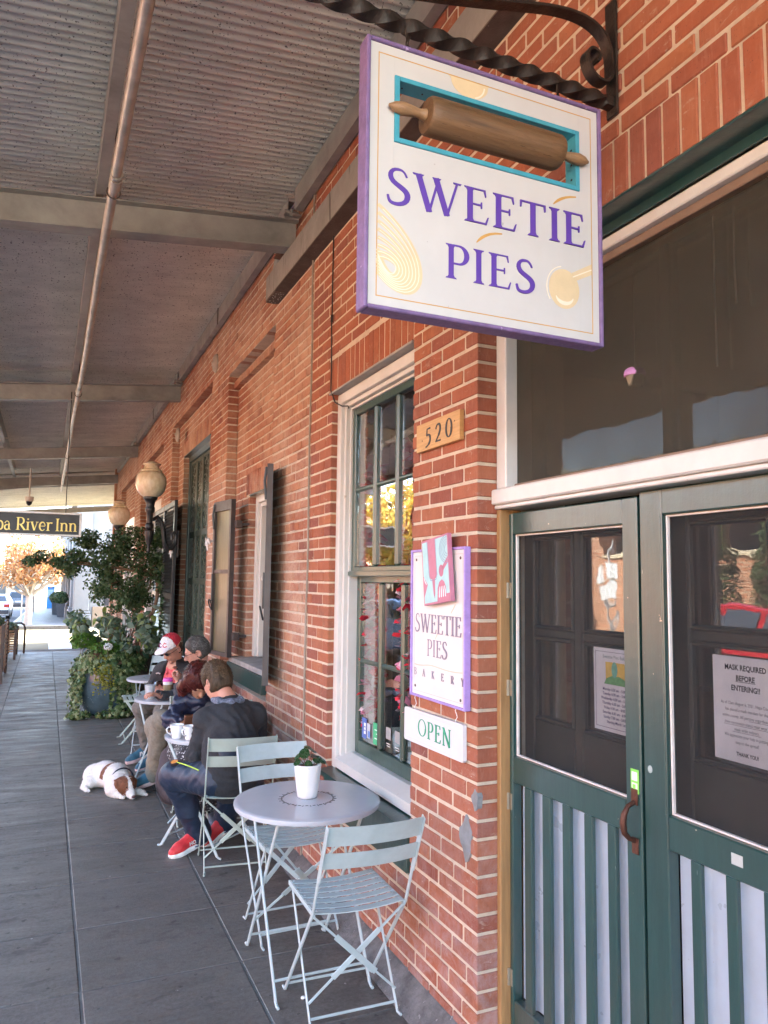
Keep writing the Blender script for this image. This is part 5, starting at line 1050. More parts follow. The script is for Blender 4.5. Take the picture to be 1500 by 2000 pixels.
# ================================================================== BISTRO FURNITURE
def chipped(name, col): return M(name, col, 0.42, 0.1, var=0.10, scale=9, bump=0.05, bscale=40, fleck=(0.42, 0.46, 0.46), fleck_amt=0.01, fleck_scale=60, spec=0.55)
m_ch = chipped('chair_blue_grey', (0.42, 0.50, 0.505)); m_cs = chipped('chair_sage', (0.41, 0.49, 0.44)); m_rivet = M('rivet', (0.55, 0.57, 0.58), 0.35, 0.4)
m_top = M('table_top_grey', (0.45, 0.475, 0.51), 0.24, 0.0, rvar=0.015, var=0.03, scale=5, bump=0.02, bscale=15, spec=0.6)
def make_chair(mat):
    t = bpy.data.objects.new('bistro_chair', None); COL.objects.link(t); t.empty_display_size = 0.1
    for s in (-1, 1):
        u = MB(); x = s*0.198
        u.bar((x, -0.335, 0.832), (x, -0.232, 0.60), 0.030, 0.006, (1, 0, 0), 0, 0.002); u.bar((x, -0.232, 0.605), (x, -0.168, 0.452), 0.016, 0.008, (1, 0, 0), 0, 0.002)
        u.bar((x, -0.168, 0.455), (x, 0.196, 0.012), 0.018, 0.008, (1, 0, 0), 0, 0.002); u.tube([(x, 0.19, 0.014), (x, 0.203, 0.006), (x, 0.232, 0.005)], 0.006, 6)
        u.build('front_leg', mat, t)
        x = s*0.184; u = MB(); u.bar((x, 0.172, 0.44), (x, -0.122, 0.014), 0.016, 0.007, (1, 0, 0), 0, 0.002); u.tube([(x, -0.12, 0.014), (x, -0.128, 0.006), (x+s*0.004, -0.155, 0.005)], 0.006, 6); u.build('rear_leg', mat, t)
        MB().bar((s*0.191, -0.172, 0.446), (s*0.191, 0.198, 0.446), 0.007, 0.020, (0, 0, 1), 0, 0.002).build('seat_rail', mat, t)
    for (za, zb) in ((0.752, 0.832), (0.655, 0.722)):
        V = []; F = []; n = 10
        for i in range(n+1):
            x = -0.197+0.394*i/n; c = 0.030*(1-(2*i/n-1)**2)
            for z in (za, zb):
                yb = -0.335+(0.832-z)*0.444-c; V += [(x, yb-0.0045, z), (x, yb, z)]
        for i in range(n):
            b = 4*i; F += [(b, b+4, b+6, b+2), (b+1, b+3, b+7, b+5), (b+2, b+6, b+7, b+3), (b, b+1, b+5, b+4)]
        F += [(0, 2, 3, 1), (4*n, 4*n+1, 4*n+3, 4*n+2)]
        MB().add(V, F).build('back_slat', mat, t, smooth=40)
    sm = None
    for k in range(7):
        y = -0.150+0.0535*k
        if sm is None:
            V = []; F = []; n = 8
            for i in range(n+1):
                x = -0.188+0.376*i/n; z = 0.458-0.014*(1-(2*i/n-1)**2)
                V += [(x, -0.019, z), (x, 0.019, z), (x, 0.019, z-0.004), (x, -0.019, z-0.004)]
            for i in range(n):
                b = 4*i; F += [(b, b+1, b+5, b+4), (b+1, b+2, b+6, b+5), (b+2, b+3, b+7, b+6), (b+3, b, b+4, b+7)]
            F += [(0, 3, 2, 1), (4*n, 4*n+1, 4*n+2, 4*n+3)]; sm = MB().add(V, F).mesh('seat_slat', mat, 40)
        o = bpy.data.objects.new('seat_slat', sm); link(o, t); o.location = (0, y, 0)
    rv = MB()
    for k in range(7):
        for s in (-1, 1): rv.ell((s*0.176, -0.150+0.0535*k, 0.4585), (0.005, 0.005, 0.002), 8, 4)
    stuff(rv.build('seat_rivet', m_rivet, t, smooth=60))
    for y, z, w in ((-0.108, 0.035, 0.183), (0.168, 0.045, 0.197)): MB().tube([(-w, y, z), (w, y, z)], 0.0055, 6).build('crossbar', mat, t)
    for s in (-1, 1):
        b = MB(); p0 = Vector((-s*0.187, -0.165, 0.438)); p1 = Vector((s*0.183, -0.097-s*0.008, 0.085)); q0 = p0.lerp(p1, 0.25); q1 = p0.lerp(p1, 0.75)
        b.bar(p0, q0, 0.009, 0.005, (0, 1, 0)); b.bar(q0, q1, 0.024, 0.004, (0, 1, 0), 0, 0.0015); b.bar(q1, p1, 0.009, 0.005, (0, 1, 0)); b.build('cross_brace', mat, t)
    return t
chA = make_chair(m_ch); chB = make_chair(m_cs)
CG = 'folding bistro chairs along the wall'
chA.location = (1.212, 3.078, 0); chA.rotation_euler = (0, 0, math.radians(-1.5)); T(chA, 'empty folding chair nearest the camera, its back to us beside the brick pier', 'chair', CG)
chB.location = (1.14, 4.800, 0); chB.rotation_euler = (0, 0, math.radians(-7)); T(chB, 'sage folding chair on which the man in red shoes sits', 'chair', CG)
dup(chA, (1.215, 3.895, 0), PI+math.radians(2), 'empty folding chair on the far side of the round table with the potted plant', CG)
dup(chB, (1.13, 5.85, 0), PI, 'folding chair holding the woman in the quilted navy jacket', CG)
dup(chB, (1.24, 6.58, 0), math.radians(82), 'folding chair under the grey haired man with glasses', CG)
dup(chB, (1.23, 7.62, 0), math.radians(112), 'folding chair under the man wearing the red and white cap', CG)
dup(chB, (1.02, 8.78, 0), math.radians(88), 'empty folding chair in front of the ivy covered planter', CG)
dup(chA, (1.22, 9.10, 0), math.radians(150), 'pale folding chair beside the wall, half hidden behind the cap wearer', CG)
def make_table(r, z):
    fs = r/0.335
    t = bpy.data.objects.new('bistro_table', None); COL.objects.link(t); t.empty_display_size = 0.1
    tp = MB().lathe([(0.0, z-0.004), (r-0.012, z-0.004), (r-0.012, z-0.026), (r, z-0.024), (r+0.003, z-0.014), (r+0.002, z-0.004), (r-0.006, z), (r-0.02, z+0.0005), (0.0, z)], 72, cap=False).build('table_top', m_top, t, smooth=40)
    d = MB()
    for i in range(46):
        a = 2*PI*i/46; rr = 0.125 if i % 2 else 0.12; e = 0.010 if i % 2 else 0.005
        d.obox((rr*math.cos(a), rr*math.sin(a), z+0.0012), ((math.cos(a), math.sin(a), 0), (-math.sin(a), math.cos(a), 0), (0, 0, 1)), (e if i % 2 else 0.003, 0.0016 if i % 2 else 0.006, 0.0004))
    stuff(d.build('punched_ring', m_black, tp))
    for s in (-1, 1):
        x = s*0.21*r/0.335; MB().bar((x, 0.20, z-0.03), (x, -0.27*fs, 0.012), 0.020, 0.009, (1, 0, 0), 0, 0.002).tube([(x, -0.265*fs, 0.016), (x, -0.285*fs, 0.006), (x, -0.305*fs, 0.005)], 0.007, 6).build('leg', m_ch, t)
        x = s*0.195*r/0.335; MB().bar((x, -0.20, z-0.03), (x, 0.27*fs, 0.012), 0.020, 0.009, (1, 0, 0), 0, 0.002).tube([(x, 0.265*fs, 0.016), (x, 0.285*fs, 0.006), (x, 0.305*fs, 0.005)], 0.007, 6).build('leg', m_ch, t)
    for y, zz, w in ((-0.225*fs, 0.075, 0.21), (0.225*fs, 0.075, 0.195)): MB().tube([(-w*r/0.335, y, zz), (w*r/0.335, y, zz)], 0.006, 6).build('stretcher', m_ch, t)
    for s in (-1, 1):
        p0 = Vector((-s*0.19*r/0.335, 0.19, 0.15)); p1 = Vector((s*0.19*r/0.335, -0.115, 0.60)); q0, q1 = p0.lerp(p1, .3), p0.lerp(p1, .62); b = MB(); b.bar(p0, q0, 0.010, 0.005, (0, 1, 0)); b.bar(q0, q1, 0.028, 0.004, (0, 1, .5), 0, .0015); b.bar(q1, p1, 0.010, 0.005, (0, 1, 0)); b.build('cross_brace', m_ch, t)
    return t
TG = 'round bistro tables along the wall'
t1 = make_table(0.335, 0.74); t1.location = (1.160, 3.455, 0); T(t1, 'nearest round grey metal table, holding the potted plant, below the sash window', 'table', TG)
t2 = make_table(0.29, 0.72); t2.location = (1.055, 5.22, 0); t2.rotation_euler = (0, 0, math.radians(40)); T(t2, 'round grey table with two white mugs in front of the man in red shoes', 'table', TG)
dup(t2, (1.035, 6.92, 0), math.radians(20), 'round grey table carrying the iced drink and the pink lidded coffee', TG)
dup(t2, (1.10, 8.30, 0), math.radians(-15), 'empty round grey table beside the ivy planter', TG)
# potted plant on the near table
pt = thing('potted_plant', 'white dimpled pot with dark round leaved plant on the nearest table', 'plant', (1.165, 3.475, 0.7412))
rgp = random.Random(3)
MB().lathe([(0.0, 0.0), (0.042, 0.0), (0.046, 0.004), (0.050, 0.03), (0.055, 0.07), (0.060, 0.11), (0.0645, 0.150), (0.0645, 0.153), (0.061, 0.153), (0.058, 0.135), (0.0, 0.132)], 44, cap=False, fn=lambda a, z: 1+(0.018*math.sin(9*a+(5 if int(z*60) % 2 else 0))*math.sin(z*120) if 0.01 < z < 0.15 else 0)).build('pot', M('pot_white', (0.64, 0.64, 0.64), 0.5, var=0.03, bump=0.12, bscale=35), pt, smooth=60)
MB().lathe([(0.057, 0.138), (0.0, 0.143)], 20, cap=False).build('soil', M('potting_soil', (0.09, 0.05, 0.035), 0.95, var=0.5, scale=90, bump=0.8, bscale=90), pt)
m_pl = M('leaf_dark_glossy', (0.022, 0.060, 0.022), 0.28, var=0.45, scale=35, fleck=(0.10, 0.17, 0.09), fleck_amt=0.05, fleck_scale=70, spec=0.6)
def round_leaf(mb, c, nrm, r, tip, fold=0.2):
    n = Vector(nrm).normalized(); u = Vector(tip)-n*Vector(tip).dot(n); u.normalize(); v = n.cross(u); pts = []
    for a in range(12):
        t = 2*PI*a/12; rr = r*(1+0.12*math.cos(t)); pts.append(Vector(c)+u*rr*math.cos(t)+v*rr*0.82*math.sin(t)-n*fold*r*(math.sin(t)**2*0.5+(0.3 if math.cos(t) > 0.5 else 0)))
    mb.add(pts+[Vector(c)+n*0.02*r], [(i, (i+1) % 12, 12) for i in range(12)])
for (dx, dy, dz, r, nx, ny) in ((-0.02, -0.01, 0.205, 0.030, -.1, -.8), (0.02, 0.0, 0.215, 0.025, .5, -.3), (0.062, -0.005, 0.168, 0.029, .5, -.6), (-0.055, -0.01, 0.165, 0.020, -.6, -.5), (-0.01, -0.045, 0.160, 0.024, 0, -.9), (-0.05, 0.0, 0.19, 0.022, -.8, -.2), (0.035, 0.03, 0.18, 0.026, .3, .5), (-0.02, 0.04, 0.19, 0.026, -.2, .6), (0.03, -0.03, 0.170, 0.020, .2, -.5), (0.085, 0.0, 0.150, 0.020, .8, -.4), (0.0, 0.01, 0.225, 0.022, 0, -.2)):
    f = MB(); round_leaf(f, (dx, dy, dz), (nx*0.8, ny*0.8, 0.75), r, (dx+0.001, dy-0.01, -0.02)); f.build('leaf', m_pl, pt, smooth=60)
    MB().tube([(dx*0.2, dy*0.2, 0.14), (dx*0.7, dy*0.7, dz-0.02), (dx, dy, dz)], 0.0022, 5).build('leaf_stem', M('stem_rosy', (0.22, 0.10, 0.07), 0.5), pt)
# cups and mugs
m_china = M('china_white', (0.80, 0.80, 0.80), 0.15, var=0.01, spec=0.6)
def mug(x, y, rz, lb):
    t = thing('mug', lb, 'mug', (x, y, 0.7212), rz, 'white mugs on the table')
    MB().lathe([(0.0, 0), (0.026, 0), (0.029, 0.004), (0.033, 0.03), (0.041, 0.06), (0.045, 0.086), (0.0425, 0.086), (0.038, 0.058), (0.03, 0.02), (0.0, 0.012)], 28, cap=False).build('cup', m_china, t, smooth=50)
    MB().tube([(-0.036, 0, 0.070), (-0.056, 0, 0.076), (-0.070, 0, 0.062), (-0.064, 0, 0.042), (-0.045, 0, 0.030), (-0.031, 0, 0.028)], 0.0045, 7).build('handle', m_china, t, smooth=60)
    MB().lathe([(0.0, 0.070), (0.040, 0.070)], 20, cap=False).build('coffee', M('coffee', (0.10, 0.05, 0.025), 0.3), t)
mug(0.822, 5.13, math.radians(15), 'white mug nearer the edge of the table by the dog'); mug(0.895, 5.06, math.radians(35), 'white mug partly hidden by the elbow in dark sleeve')
ic = thing('iced_drink', 'clear plastic cup of milky iced drink on the middle table', 'cup', (0.862, 6.86, 0.7212))
MB().lathe([(0.0, 0.0), (0.030, 0.0), (0.033, 0.01), (0.046, 0.118), (0.0, 0.119)], 24, cap=False).build('drink', M('iced_milk', (0.66, 0.68, 0.70), 0.3, var=0.12, scale=30, spec=0.6), ic, smooth=50)
MB().lathe([(0.0335, 0.001), (0.0490, 0.138), (0.052, 0.140), (0.052, 0.143), (0.049, 0.144)], 24, cap=False).build('plastic_cup', glass_mat('clear_plastic', (0.93, 0.94, 0.95), 0.10, 0.05), ic, smooth=50)
cf = thing('coffee_cup', 'white paper coffee cup with bright pink lid and tan sleeve on the middle table', 'cup', (1.02, 6.93, 0.7212))
MB().lathe([(0.0, 0.0), (0.030, 0.0), (0.042, 0.135), (0.0, 0.135)], 24, cap=False).build('paper_cup', M('cup_white', (0.78, 0.78, 0.76), 0.6), cf, smooth=50)
MB().lathe([(0.0353, 0.045), (0.0405, 0.105), (0.0390, 0.105)], 24, cap=False).build('sleeve', M('cup_sleeve', (0.33, 0.23, 0.12), 0.85), cf, smooth=50)
MB().lathe([(0.0445, 0.132), (0.0445, 0.140), (0.041, 0.144), (0.040, 0.156), (0.036, 0.160), (0.0, 0.157)], 24, cap=False).build('lid', M('lid_pink', (0.70, 0.09, 0.48), 0.4), cf, smooth=40)
pe = MB().tube([(0.91, 6.72, 0.7262), (1.05, 6.715, 0.7262)], 0.0045, 8); T(pe.build('pen', M('pen_maroon', (0.12, 0.015, 0.02), 0.4)), 'dark red pen lying near the rim of the middle table', 'pen')
# ================================================================== PEOPLE
A = lambda *p: np.array(p, float)
def unit(v): v = np.array(v, float); return v/np.linalg.norm(v)
def skin_mat(name, c): 
    m = M(name, c, 0.5, var=0.12, scale=14, bump=0.06, bscale=120)
    m.node_tree.nodes['Principled BSDF'].inputs['Subsurface Weight'].default_value = 0.08; m.node_tree.nodes['Principled BSDF'].inputs['Subsurface Radius'].default_value = (0.02, 0.008, 0.004); return m
m_skin = skin_mat('skin_ruddy', (0.50, 0.25, 0.18)); m_skin2 = skin_mat('skin_tan', (0.42, 0.23, 0.15))
class Fig:
    def __init__(s, label, J, skin, lo, hi):
        s.J = J; s.root = thing('person', label, 'person', (J['pel'][0], J['pel'][1], 0)); s.o = A(J['pel'][0], J['pel'][1], 0); s.lo = A(*lo); s.hi = A(*hi); s.skin = skin
    def sdf(s, h, lo=None, hi=None): return SDF((s.lo if lo is None else A(*lo))-s.o, (s.hi if hi is None else A(*hi))-s.o, h)
    def L(s, p): return A(*p)-s.o
    def axes(s):
        f = unit(s.J['hf']); u = unit(s.J['hu']); u = unit(u-f*(u@f)); r = np.cross(f, u); return f, u, r
    def body(s, hands=True):
        J = s.J; q = s.sdf(0.0075); L = s.L
        q.chain([L(J['pel']), L(J['che'])], [0.115, 0.125], 0.03, ((0, 1, 0), 0.85)).chain([L(J['che']), L(J['neck'])], [0.10, 0.058], 0.03)
        f, u, r = s.axes(); c = L(J['head'])
        q.chain([L(J['neck']), c-u*0.05-f*0.02], [0.058, 0.054], 0.03)
        q.ell(c+u*0.028-f*0.012, (0.074, 0.096, 0.098), 0.02, (r, f, u)).ell(c-u*0.055+f*0.032, (0.054, 0.058, 0.056), 0.03, (r, f, u)).ell(c-u*0.012+f*0.060, (0.056, 0.034, 0.052), 0.02, (r, f, u))
        q.cone(c+f*0.086+u*0.012, c+f*0.112-u*0.028, 0.009, 0.013, 0.010).ell(c+f*0.098-u*0.034, (0.017, 0.012, 0.010), 0.008, (r, f, u))
        q.cone(c+f*0.088+u*0.026-r*0.03, c+f*0.088+u*0.026+r*0.03, 0.009, 0.009, 0.012)
        q.cone(c+f*0.086-u*0.064-r*0.016, c+f*0.086-u*0.064+r*0.016, 0.0075, 0.0075, 0.006).ell(c+f*0.075-u*0.100, (0.022, 0.018, 0.016), 0.015, (r, f, u))
        for sg in (-1, 1):
            q.ell(c+r*sg*0.078-u*0.012-f*0.012, (0.009, 0.022, 0.032), 0.006, (r, f, u)); q.ell(c+r*sg*0.082-u*0.008-f*0.008, (0.007, 0.010, 0.016), 0.004, (r, f, u), sub=True)
            q.ell(c+f*0.096+r*sg*0.032+u*0.006, (0.014, 0.010, 0.009), 0, (r, f, u), sub=True)
        for sd in 'LR':
            q.chain([L(J['neck'])-A(0, 0, 0.04), L(J['s'+sd])], [0.06, 0.055], 0.03).chain([L(J['s'+sd]), L(J['e'+sd]), L(J['w'+sd])], [0.047, 0.038, 0.026], 0.02)
            q.chain([L(J['hip'+sd]), L(J['k'+sd]), L(J['a'+sd])], [0.075, 0.052, 0.036], 0.02); t = L(J['t'+sd]); a = L(J['a'+sd]); q.cone(a-A(0, 0, 0.03), t, 0.032, 0.025, 0.02)
            s.hand(q, L(J['w'+sd]), J.get('hd'+sd), J.get('hn'+sd), sd, J.get('curl'+sd, 0.6))
        q.build('body', s.skin, s.root, 1)
    def hand(s, q, w, d, n, sd, curl):       # d = direction of the hand, n = palm normal
        if d is None: d = unit(w-s.L(s.J['e'+sd]))
        d = unit(d); n = unit(A(*n) if n is not None else A(0, 0, -1)); n = unit(n-d*(n@d)); x = np.cross(d, n)*(1 if sd == 'R' else -1)
        p = w+d*0.05; q.ell(p, (0.038, 0.048, 0.015), 0.012, (x, d, n))
        for i, (o, ln) in enumerate(((-0.028, 0.066), (-0.0095, 0.075), (0.0095, 0.070), (0.027, 0.054))):
            b = w+d*0.088+x*o; k1 = b+(d*math.cos(curl*0.7)+n*math.sin(curl*0.7))*ln*0.45; k2 = k1+(d*math.cos(curl*1.7)+n*math.sin(curl*1.7))*ln*0.32; k3 = k2+(d*math.cos(curl*2.5)+n*math.sin(curl*2.5))*ln*0.25
            q.chain([b, k1, k2, k3], [0.0095, 0.0088, 0.008, 0.007], 0.003)
        b = w+d*0.03-x*0.03+n*0.006; k1 = b+unit(d*0.6-x*0.8+n*0.3)*0.034; k2 = k1+unit(d*0.9-x*0.15+n*0.5)*0.028
        q.chain([b, k1, k2], [0.014, 0.0105, 0.008], 0.006)
    def top(s, name, mat, r=1.0, wr=0.008, bands=None, neckr=0.085, hem=0.0, open_front=None, seed=1, cuff=0.045, lump=None):
        J = s.J; q = s.sdf(0.010); L = s.L; fwd = unit(J['face'])
        q.chain([L(J['pel'])+A(0, 0, 0.02+hem), (L(J['pel'])+L(J['che']))/2, L(J['che'])], [0.175*r, 0.170*r, 0.165*r], 0.05, (fwd, 0.78)).cone(L(J['che']), L(J['neck'])-A(0, 0, 0.05), 0.15*r, 0.09*r, 0.05)
        q.cone(L(J['neck'])-A(0, 0, 0.05), L(J['neck'])-A(0, 0, 0.008), 0.082*r, neckr*0.86, 0.03)
        for sd in 'LR':
            q.cone(L(J['neck'])-A(0, 0, 0.06), L(J['s'+sd]), 0.085*r, 0.080*r, 0.04)
            q.chain([L(J['s'+sd]), L(J['e'+sd]), L(J['w'+sd])], [0.078*r, 0.064*r, cuff], 0.03)
            w = L(J['w'+sd]); d = unit(w-L(J['e'+sd])); q.cone(w-d*0.02, w+d*0.012, cuff*0.98, cuff*0.9, 0.004)
        if lump: lump(q, L)
        if bands:
            ax = [q.lo[i]+np.arange(q.n[i])*q.h for i in range(3)]; X, Y, Z = np.meshgrid(*ax, indexing='ij'); q.F = q.F+(bands*(np.abs(np.sin(PI*(Z*0.9+0.25*X+0.012*np.sin(X*60)+0.012*np.sin(Y*55))/0.062))**0.6*-1.0+0.5)).astype(np.float32)
        q.wrinkle(wr*0.8, 34, seed).wrinkle(wr*0.45, 75, seed+5)
        for sd in 'LR':
            e = L(J['e'+sd]); s0 = L(J['s'+sd]); w0 = L(J['w'+sd]); q.crease(e, unit(w0-e)-unit(s0-e)*0.4, 0.10, 95, wr*2.0, seed).crease(s0*0.7+e*0.3, unit(e-s0), 0.09, 80, wr*1.2, seed+1).crease(w0*0.8+e*0.2, unit(w0-e), 0.06, 120, wr*1.5, seed+2)
        pl0 = L(J['pel'])+A(0, 0, 0.10); q.crease(pl0-unit(J['face'])*0.10, (0.25, 0.1, 1), 0.18, 70, wr*1.7, seed+3).crease(L(J['che'])-unit(J['face'])*0.08, (0.8, 0.1, 0.5), 0.17, 55, wr*1.2, seed+4)
        for sd in 'LR':      # hollow the cuffs and the collar
            w = L(J['w'+sd]); d = unit(w-L(J['e'+sd])); q.cone(w+d*0.004, w+d*0.03, cuff*0.72, cuff*0.72, 0, sub=True)
        n = L(J['neck']); u = unit(L(J['head'])-n); q.cone(n-u*0.02, n+u*0.04, neckr*0.66, neckr*0.70, 0, sub=True)
        return q.build(name, mat, s.root, 1)
    def legs(s, name, mat, r=1.0, hem=0.066, wr=0.008, seed=3, lift=0.02):
        J = s.J; q = s.sdf(0.010); L = s.L
        q.cone(L(J['hipL']), L(J['hipR']), 0.115*r, 0.115*r, 0.03).cone(L(J['pel']), L(J['pel'])+A(0, 0, 0.10), 0.15*r, 0.15*r, 0.04, (unit(J['face']), 0.8))
        for sd in 'LR':
            a = L(J['a'+sd]); k = L(J['k'+sd]); d = unit(a-k); e = a+d*lift
            q.chain([L(J['hip'+sd]), k], [0.112*r, 0.088*r], 0.04); q.chain([k, k*0.45+e*0.55, e], [0.088*r, 0.076*r, hem], 0.03)
        q.wrinkle(wr*0.7, 30, seed).wrinkle(wr*0.4, 70, seed+3)
        for sd in 'LR':
            k = L(J['k'+sd]); h0 = L(J['hip'+sd]); a = L(J['a'+sd]); q.crease(k*0.8+h0*0.1+a*0.1, unit(a-k)-unit(h0-k)*0.5, 0.12, 85, wr*1.8, seed).crease(h0*0.8+k*0.2, unit(k-h0)+A(0, 0, 0.5), 0.13, 75, wr*1.7, seed+1).crease(a*0.8+k*0.2, unit(a-k)+A(0.5, 0.2, 0), 0.10, 60, wr*1.2, seed+2).crease((a+k)/2, unit(a-k)+A(0.9, 0.5, 0), 0.12, 38, wr*0.9, seed+4)
        for sd in 'LR':
            a = L(J['a'+sd]); k = L(J['k'+sd]); d = unit(a-k); q.cut_end = None; q.cone(a+d*(lift+0.02), a+d*(lift+0.09), hem*0.8, hem*0.8, 0, sub=True)
        return q.build(name, mat, s.root, 1)
    def shoe(s, sd, m_up, m_sole, stripe=None, size=1.0):
        J = s.J; a = s.L(J['a'+sd]); t = s.L(J['t'+sd]); d = unit(A(t[0]-a[0], t[1]-a[1], t[2]-a[2]+0.055)); up_ = unit(A(0, 0, 1)-d*d[2]); x = np.cross(d, up_)
        hl = a-up_*0.060-d*0.045; tp = hl+d*0.275*size; lo = np.minimum(np.minimum(hl, tp), a)-0.09; hi = np.maximum(np.maximum(hl, tp), a)+0.10
        q = SDF(lo, hi, 0.0055); q.chain([hl+d*0.035+up_*0.035, hl+d*0.11+up_*0.030, hl+d*0.20+up_*0.014, tp-d*0.035+up_*0.006], [0.036, 0.039, 0.040, 0.034], 0.02).cone(hl+d*0.035+up_*0.04, hl+d*0.05+up_*0.085, 0.034, 0.036, 0.02).cone(hl+d*0.10+up_*0.065, hl+d*0.16+up_*0.035, 0.022, 0.026, 0.02)
        q.cone(hl+d*0.05+up_*0.10, hl+d*0.05+up_*0.13, 0.032, 0.032, 0, sub=True); q.cut(hl-up_*0.002, -up_); up = q.build('shoe', m_up, s.root, 1)
        q = SDF(lo, hi, 0.0055); q.chain([hl+d*0.030-up_*0.012, hl+d*0.11-up_*0.012, hl+d*0.20-up_*0.012, tp-d*0.035-up_*0.004], [0.040, 0.040, 0.046, 0.036], 0.01); q.cut(hl+up_*0.009, up_).cut(hl-up_*0.026, -up_); q.build('sole', m_sole, up, 1)
        return up, hl, d, up_, x
    def hair(s, mat, thick=0.012, front=0.05, low=-0.06, wr=0.006, f1=110, extra=None, seed=2, h=0.006):
        f, u, r = s.axes(); c = s.L(s.J['head']); q = SDF(c-0.20, c+0.20, h)
        q.ell(c+u*0.030-f*0.014, (0.074+thick, 0.096+thick, 0.098+thick), 0, (r, f, u)).ell(c-f*0.03-u*0.03, (0.066+thick, 0.068+thick, 0.07), 0.03, (r, f, u))
        if extra: extra(q, c, f, u, r)
        q.wrinkle(wr, f1, seed, (1, 1, 0.45))
        q.cut(c+f*front+u*0.02, f*0.9-u*0.55); q.cut(c+u*low-f*0.08, -u-f*0.18)
        for sg in (-1, 1): q.ell(c+r*sg*0.088-u*0.014-f*0.004, (0.030, 0.027, 0.036), 0, (r, f, u), sub=True); q.ell(c+r*sg*0.09+f*0.05-u*0.035, (0.045, 0.05, 0.055), 0, (r, f, u), sub=True)
        return q.build('hair', mat, s.root, 0)
def cloth(name, col, rough=0.85, var=0.2, scale=40, **k): return M(name, col, rough, var=var, scale=scale, sheen=k.pop('sheen', 0.015), bump=k.pop('bump', 0.15), bscale=k.pop('bscale', 260), **k)
# ---- man in red running shoes
J = dict(pel=(1.085, 4.70, 0.56), che=(1.09, 4.80, 0.80), neck=(1.085, 4.875, 0.965), head=(1.025, 4.955, 1.085), hf=(-0.40, 0.80, -0.62), hu=(-0.2, 0.45, 0.85), face=(0, 1, 0),
         sL=(0.945, 4.85, 0.865), eL=(0.905, 4.92, 0.635), wL=(1.00, 5.13, 0.765), sR=(1.255, 4.86, 0.875), eR=(1.315, 4.97, 0.66), wR=(1.20, 5.16, 0.775), hnL=(0, 0, -1), hnR=(0, 0, -1),
         hipL=(0.985, 4.73, 0.53), kL=(0.765, 5.00, 0.505), aL=(0.925, 5.085, 0.115), tL=(0.775, 5.015, 0.03), hipR=(1.185, 4.74, 0.53), kR=(1.20, 5.10, 0.51), aR=(1.165, 5.215, 0.145), tR=(1.045, 5.165, 0.03))
J = {k: (tuple(np.array(v)+(A(0.02, 0.05, 0.0) if k[0] not in 'h' or k[:3] in ('hea', 'hip') else 0)) if isinstance(v, tuple) and k not in ('hf', 'hu', 'face', 'hnL', 'hnR') else v) for k, v in J.items()}
J['kL'] = (0.80, 5.05, 0.505); J['aL'] = (0.985, 5.135, 0.115); J['tL'] = (0.835, 5.065, 0.03)
m1 = Fig('person seen from behind in dark hoodie, navy track trousers and bright red running shoes', J, m_skin, (0.62, 4.45, -0.02), (1.52, 5.42, 1.30)); m1.body()
m_hood = cloth('hoodie_charcoal', (0.018, 0.021, 0.026)); m_track = cloth('track_navy', (0.010, 0.021, 0.045), 0.5, sheen=0.02)
def hoodlump(q, L):
    n = L((1.105, 4.915, 0.955))
    q.chain([n+A(-0.115, 0.03, -0.015), n+A(-0.09, -0.055, -0.045), n+A(0.0, -0.105, -0.085), n+A(0.095, -0.05, -0.035), n+A(0.12, 0.04, -0.01)], [0.030, 0.036, 0.045, 0.036, 0.030], 0.012)
    q.cone(n+A(0, -0.09, -0.07), n+A(-0.02, -0.10, -0.14), 0.05, 0.015, 0.03)
m1.top('hoodie', m_hood, 1.0, 0.007, neckr=0.088, hem=-0.02, seed=11, lump=hoodlump)
q = SDF(m1.L((0.9, 4.7, 0.85)), m1.L((1.3, 5.05, 1.08)), 0.006); n = m1.L((1.103, 4.915, 0.978)); q.chain([n+A(-0.085, 0.05, 0.0), n+A(-0.066, -0.035, 0.0), n+A(0.0, -0.072, -0.012), n+A(0.07, -0.035, 0.004), n+A(0.09, 0.05, 0.0)], [0.020, 0.026, 0.030, 0.026, 0.020], 0.008); q.wrinkle(0.004, 70, 4)
q.build('collar', M('collar_plaid', (0.11, 0.14, 0.20), 0.8, var=0.7, scale=55), m1.root)
m1.legs('track_trousers', m_track, 0.98, 0.078, 0.0055, 5)
m_red = cloth('shoe_red', (0.55, 0.025, 0.03), 0.55, var=0.15, sheen=0.1); m_sole = M('sole_white', (0.74, 0.74, 0.72), 0.6, var=0.08); m_navyt = M('sole_navy', (0.02, 0.03, 0.10), 0.6)
for sd in 'LR':
    up, hl, d, u_, x = m1.shoe(sd, m_red, m_sole)
    if sd == 'L': sans('shoe_lettering', 'HOKA', 0.034, m_sole, up, Vector(hl+d*0.152+u_*0.020-x*0.0485), Vector(-d), Vector(u_), 'LEFT', 1, 0.0012, 0.95)
    MB().tube([tuple(hl+d*0.01-u_*0.006-x*0.036), tuple(hl+d*0.06-u_*0.012-x*0.0425), tuple(hl+d*0.11-u_*0.004-x*0.0435)], 0.004, 6).build('sole_flash', m_navyt, up)
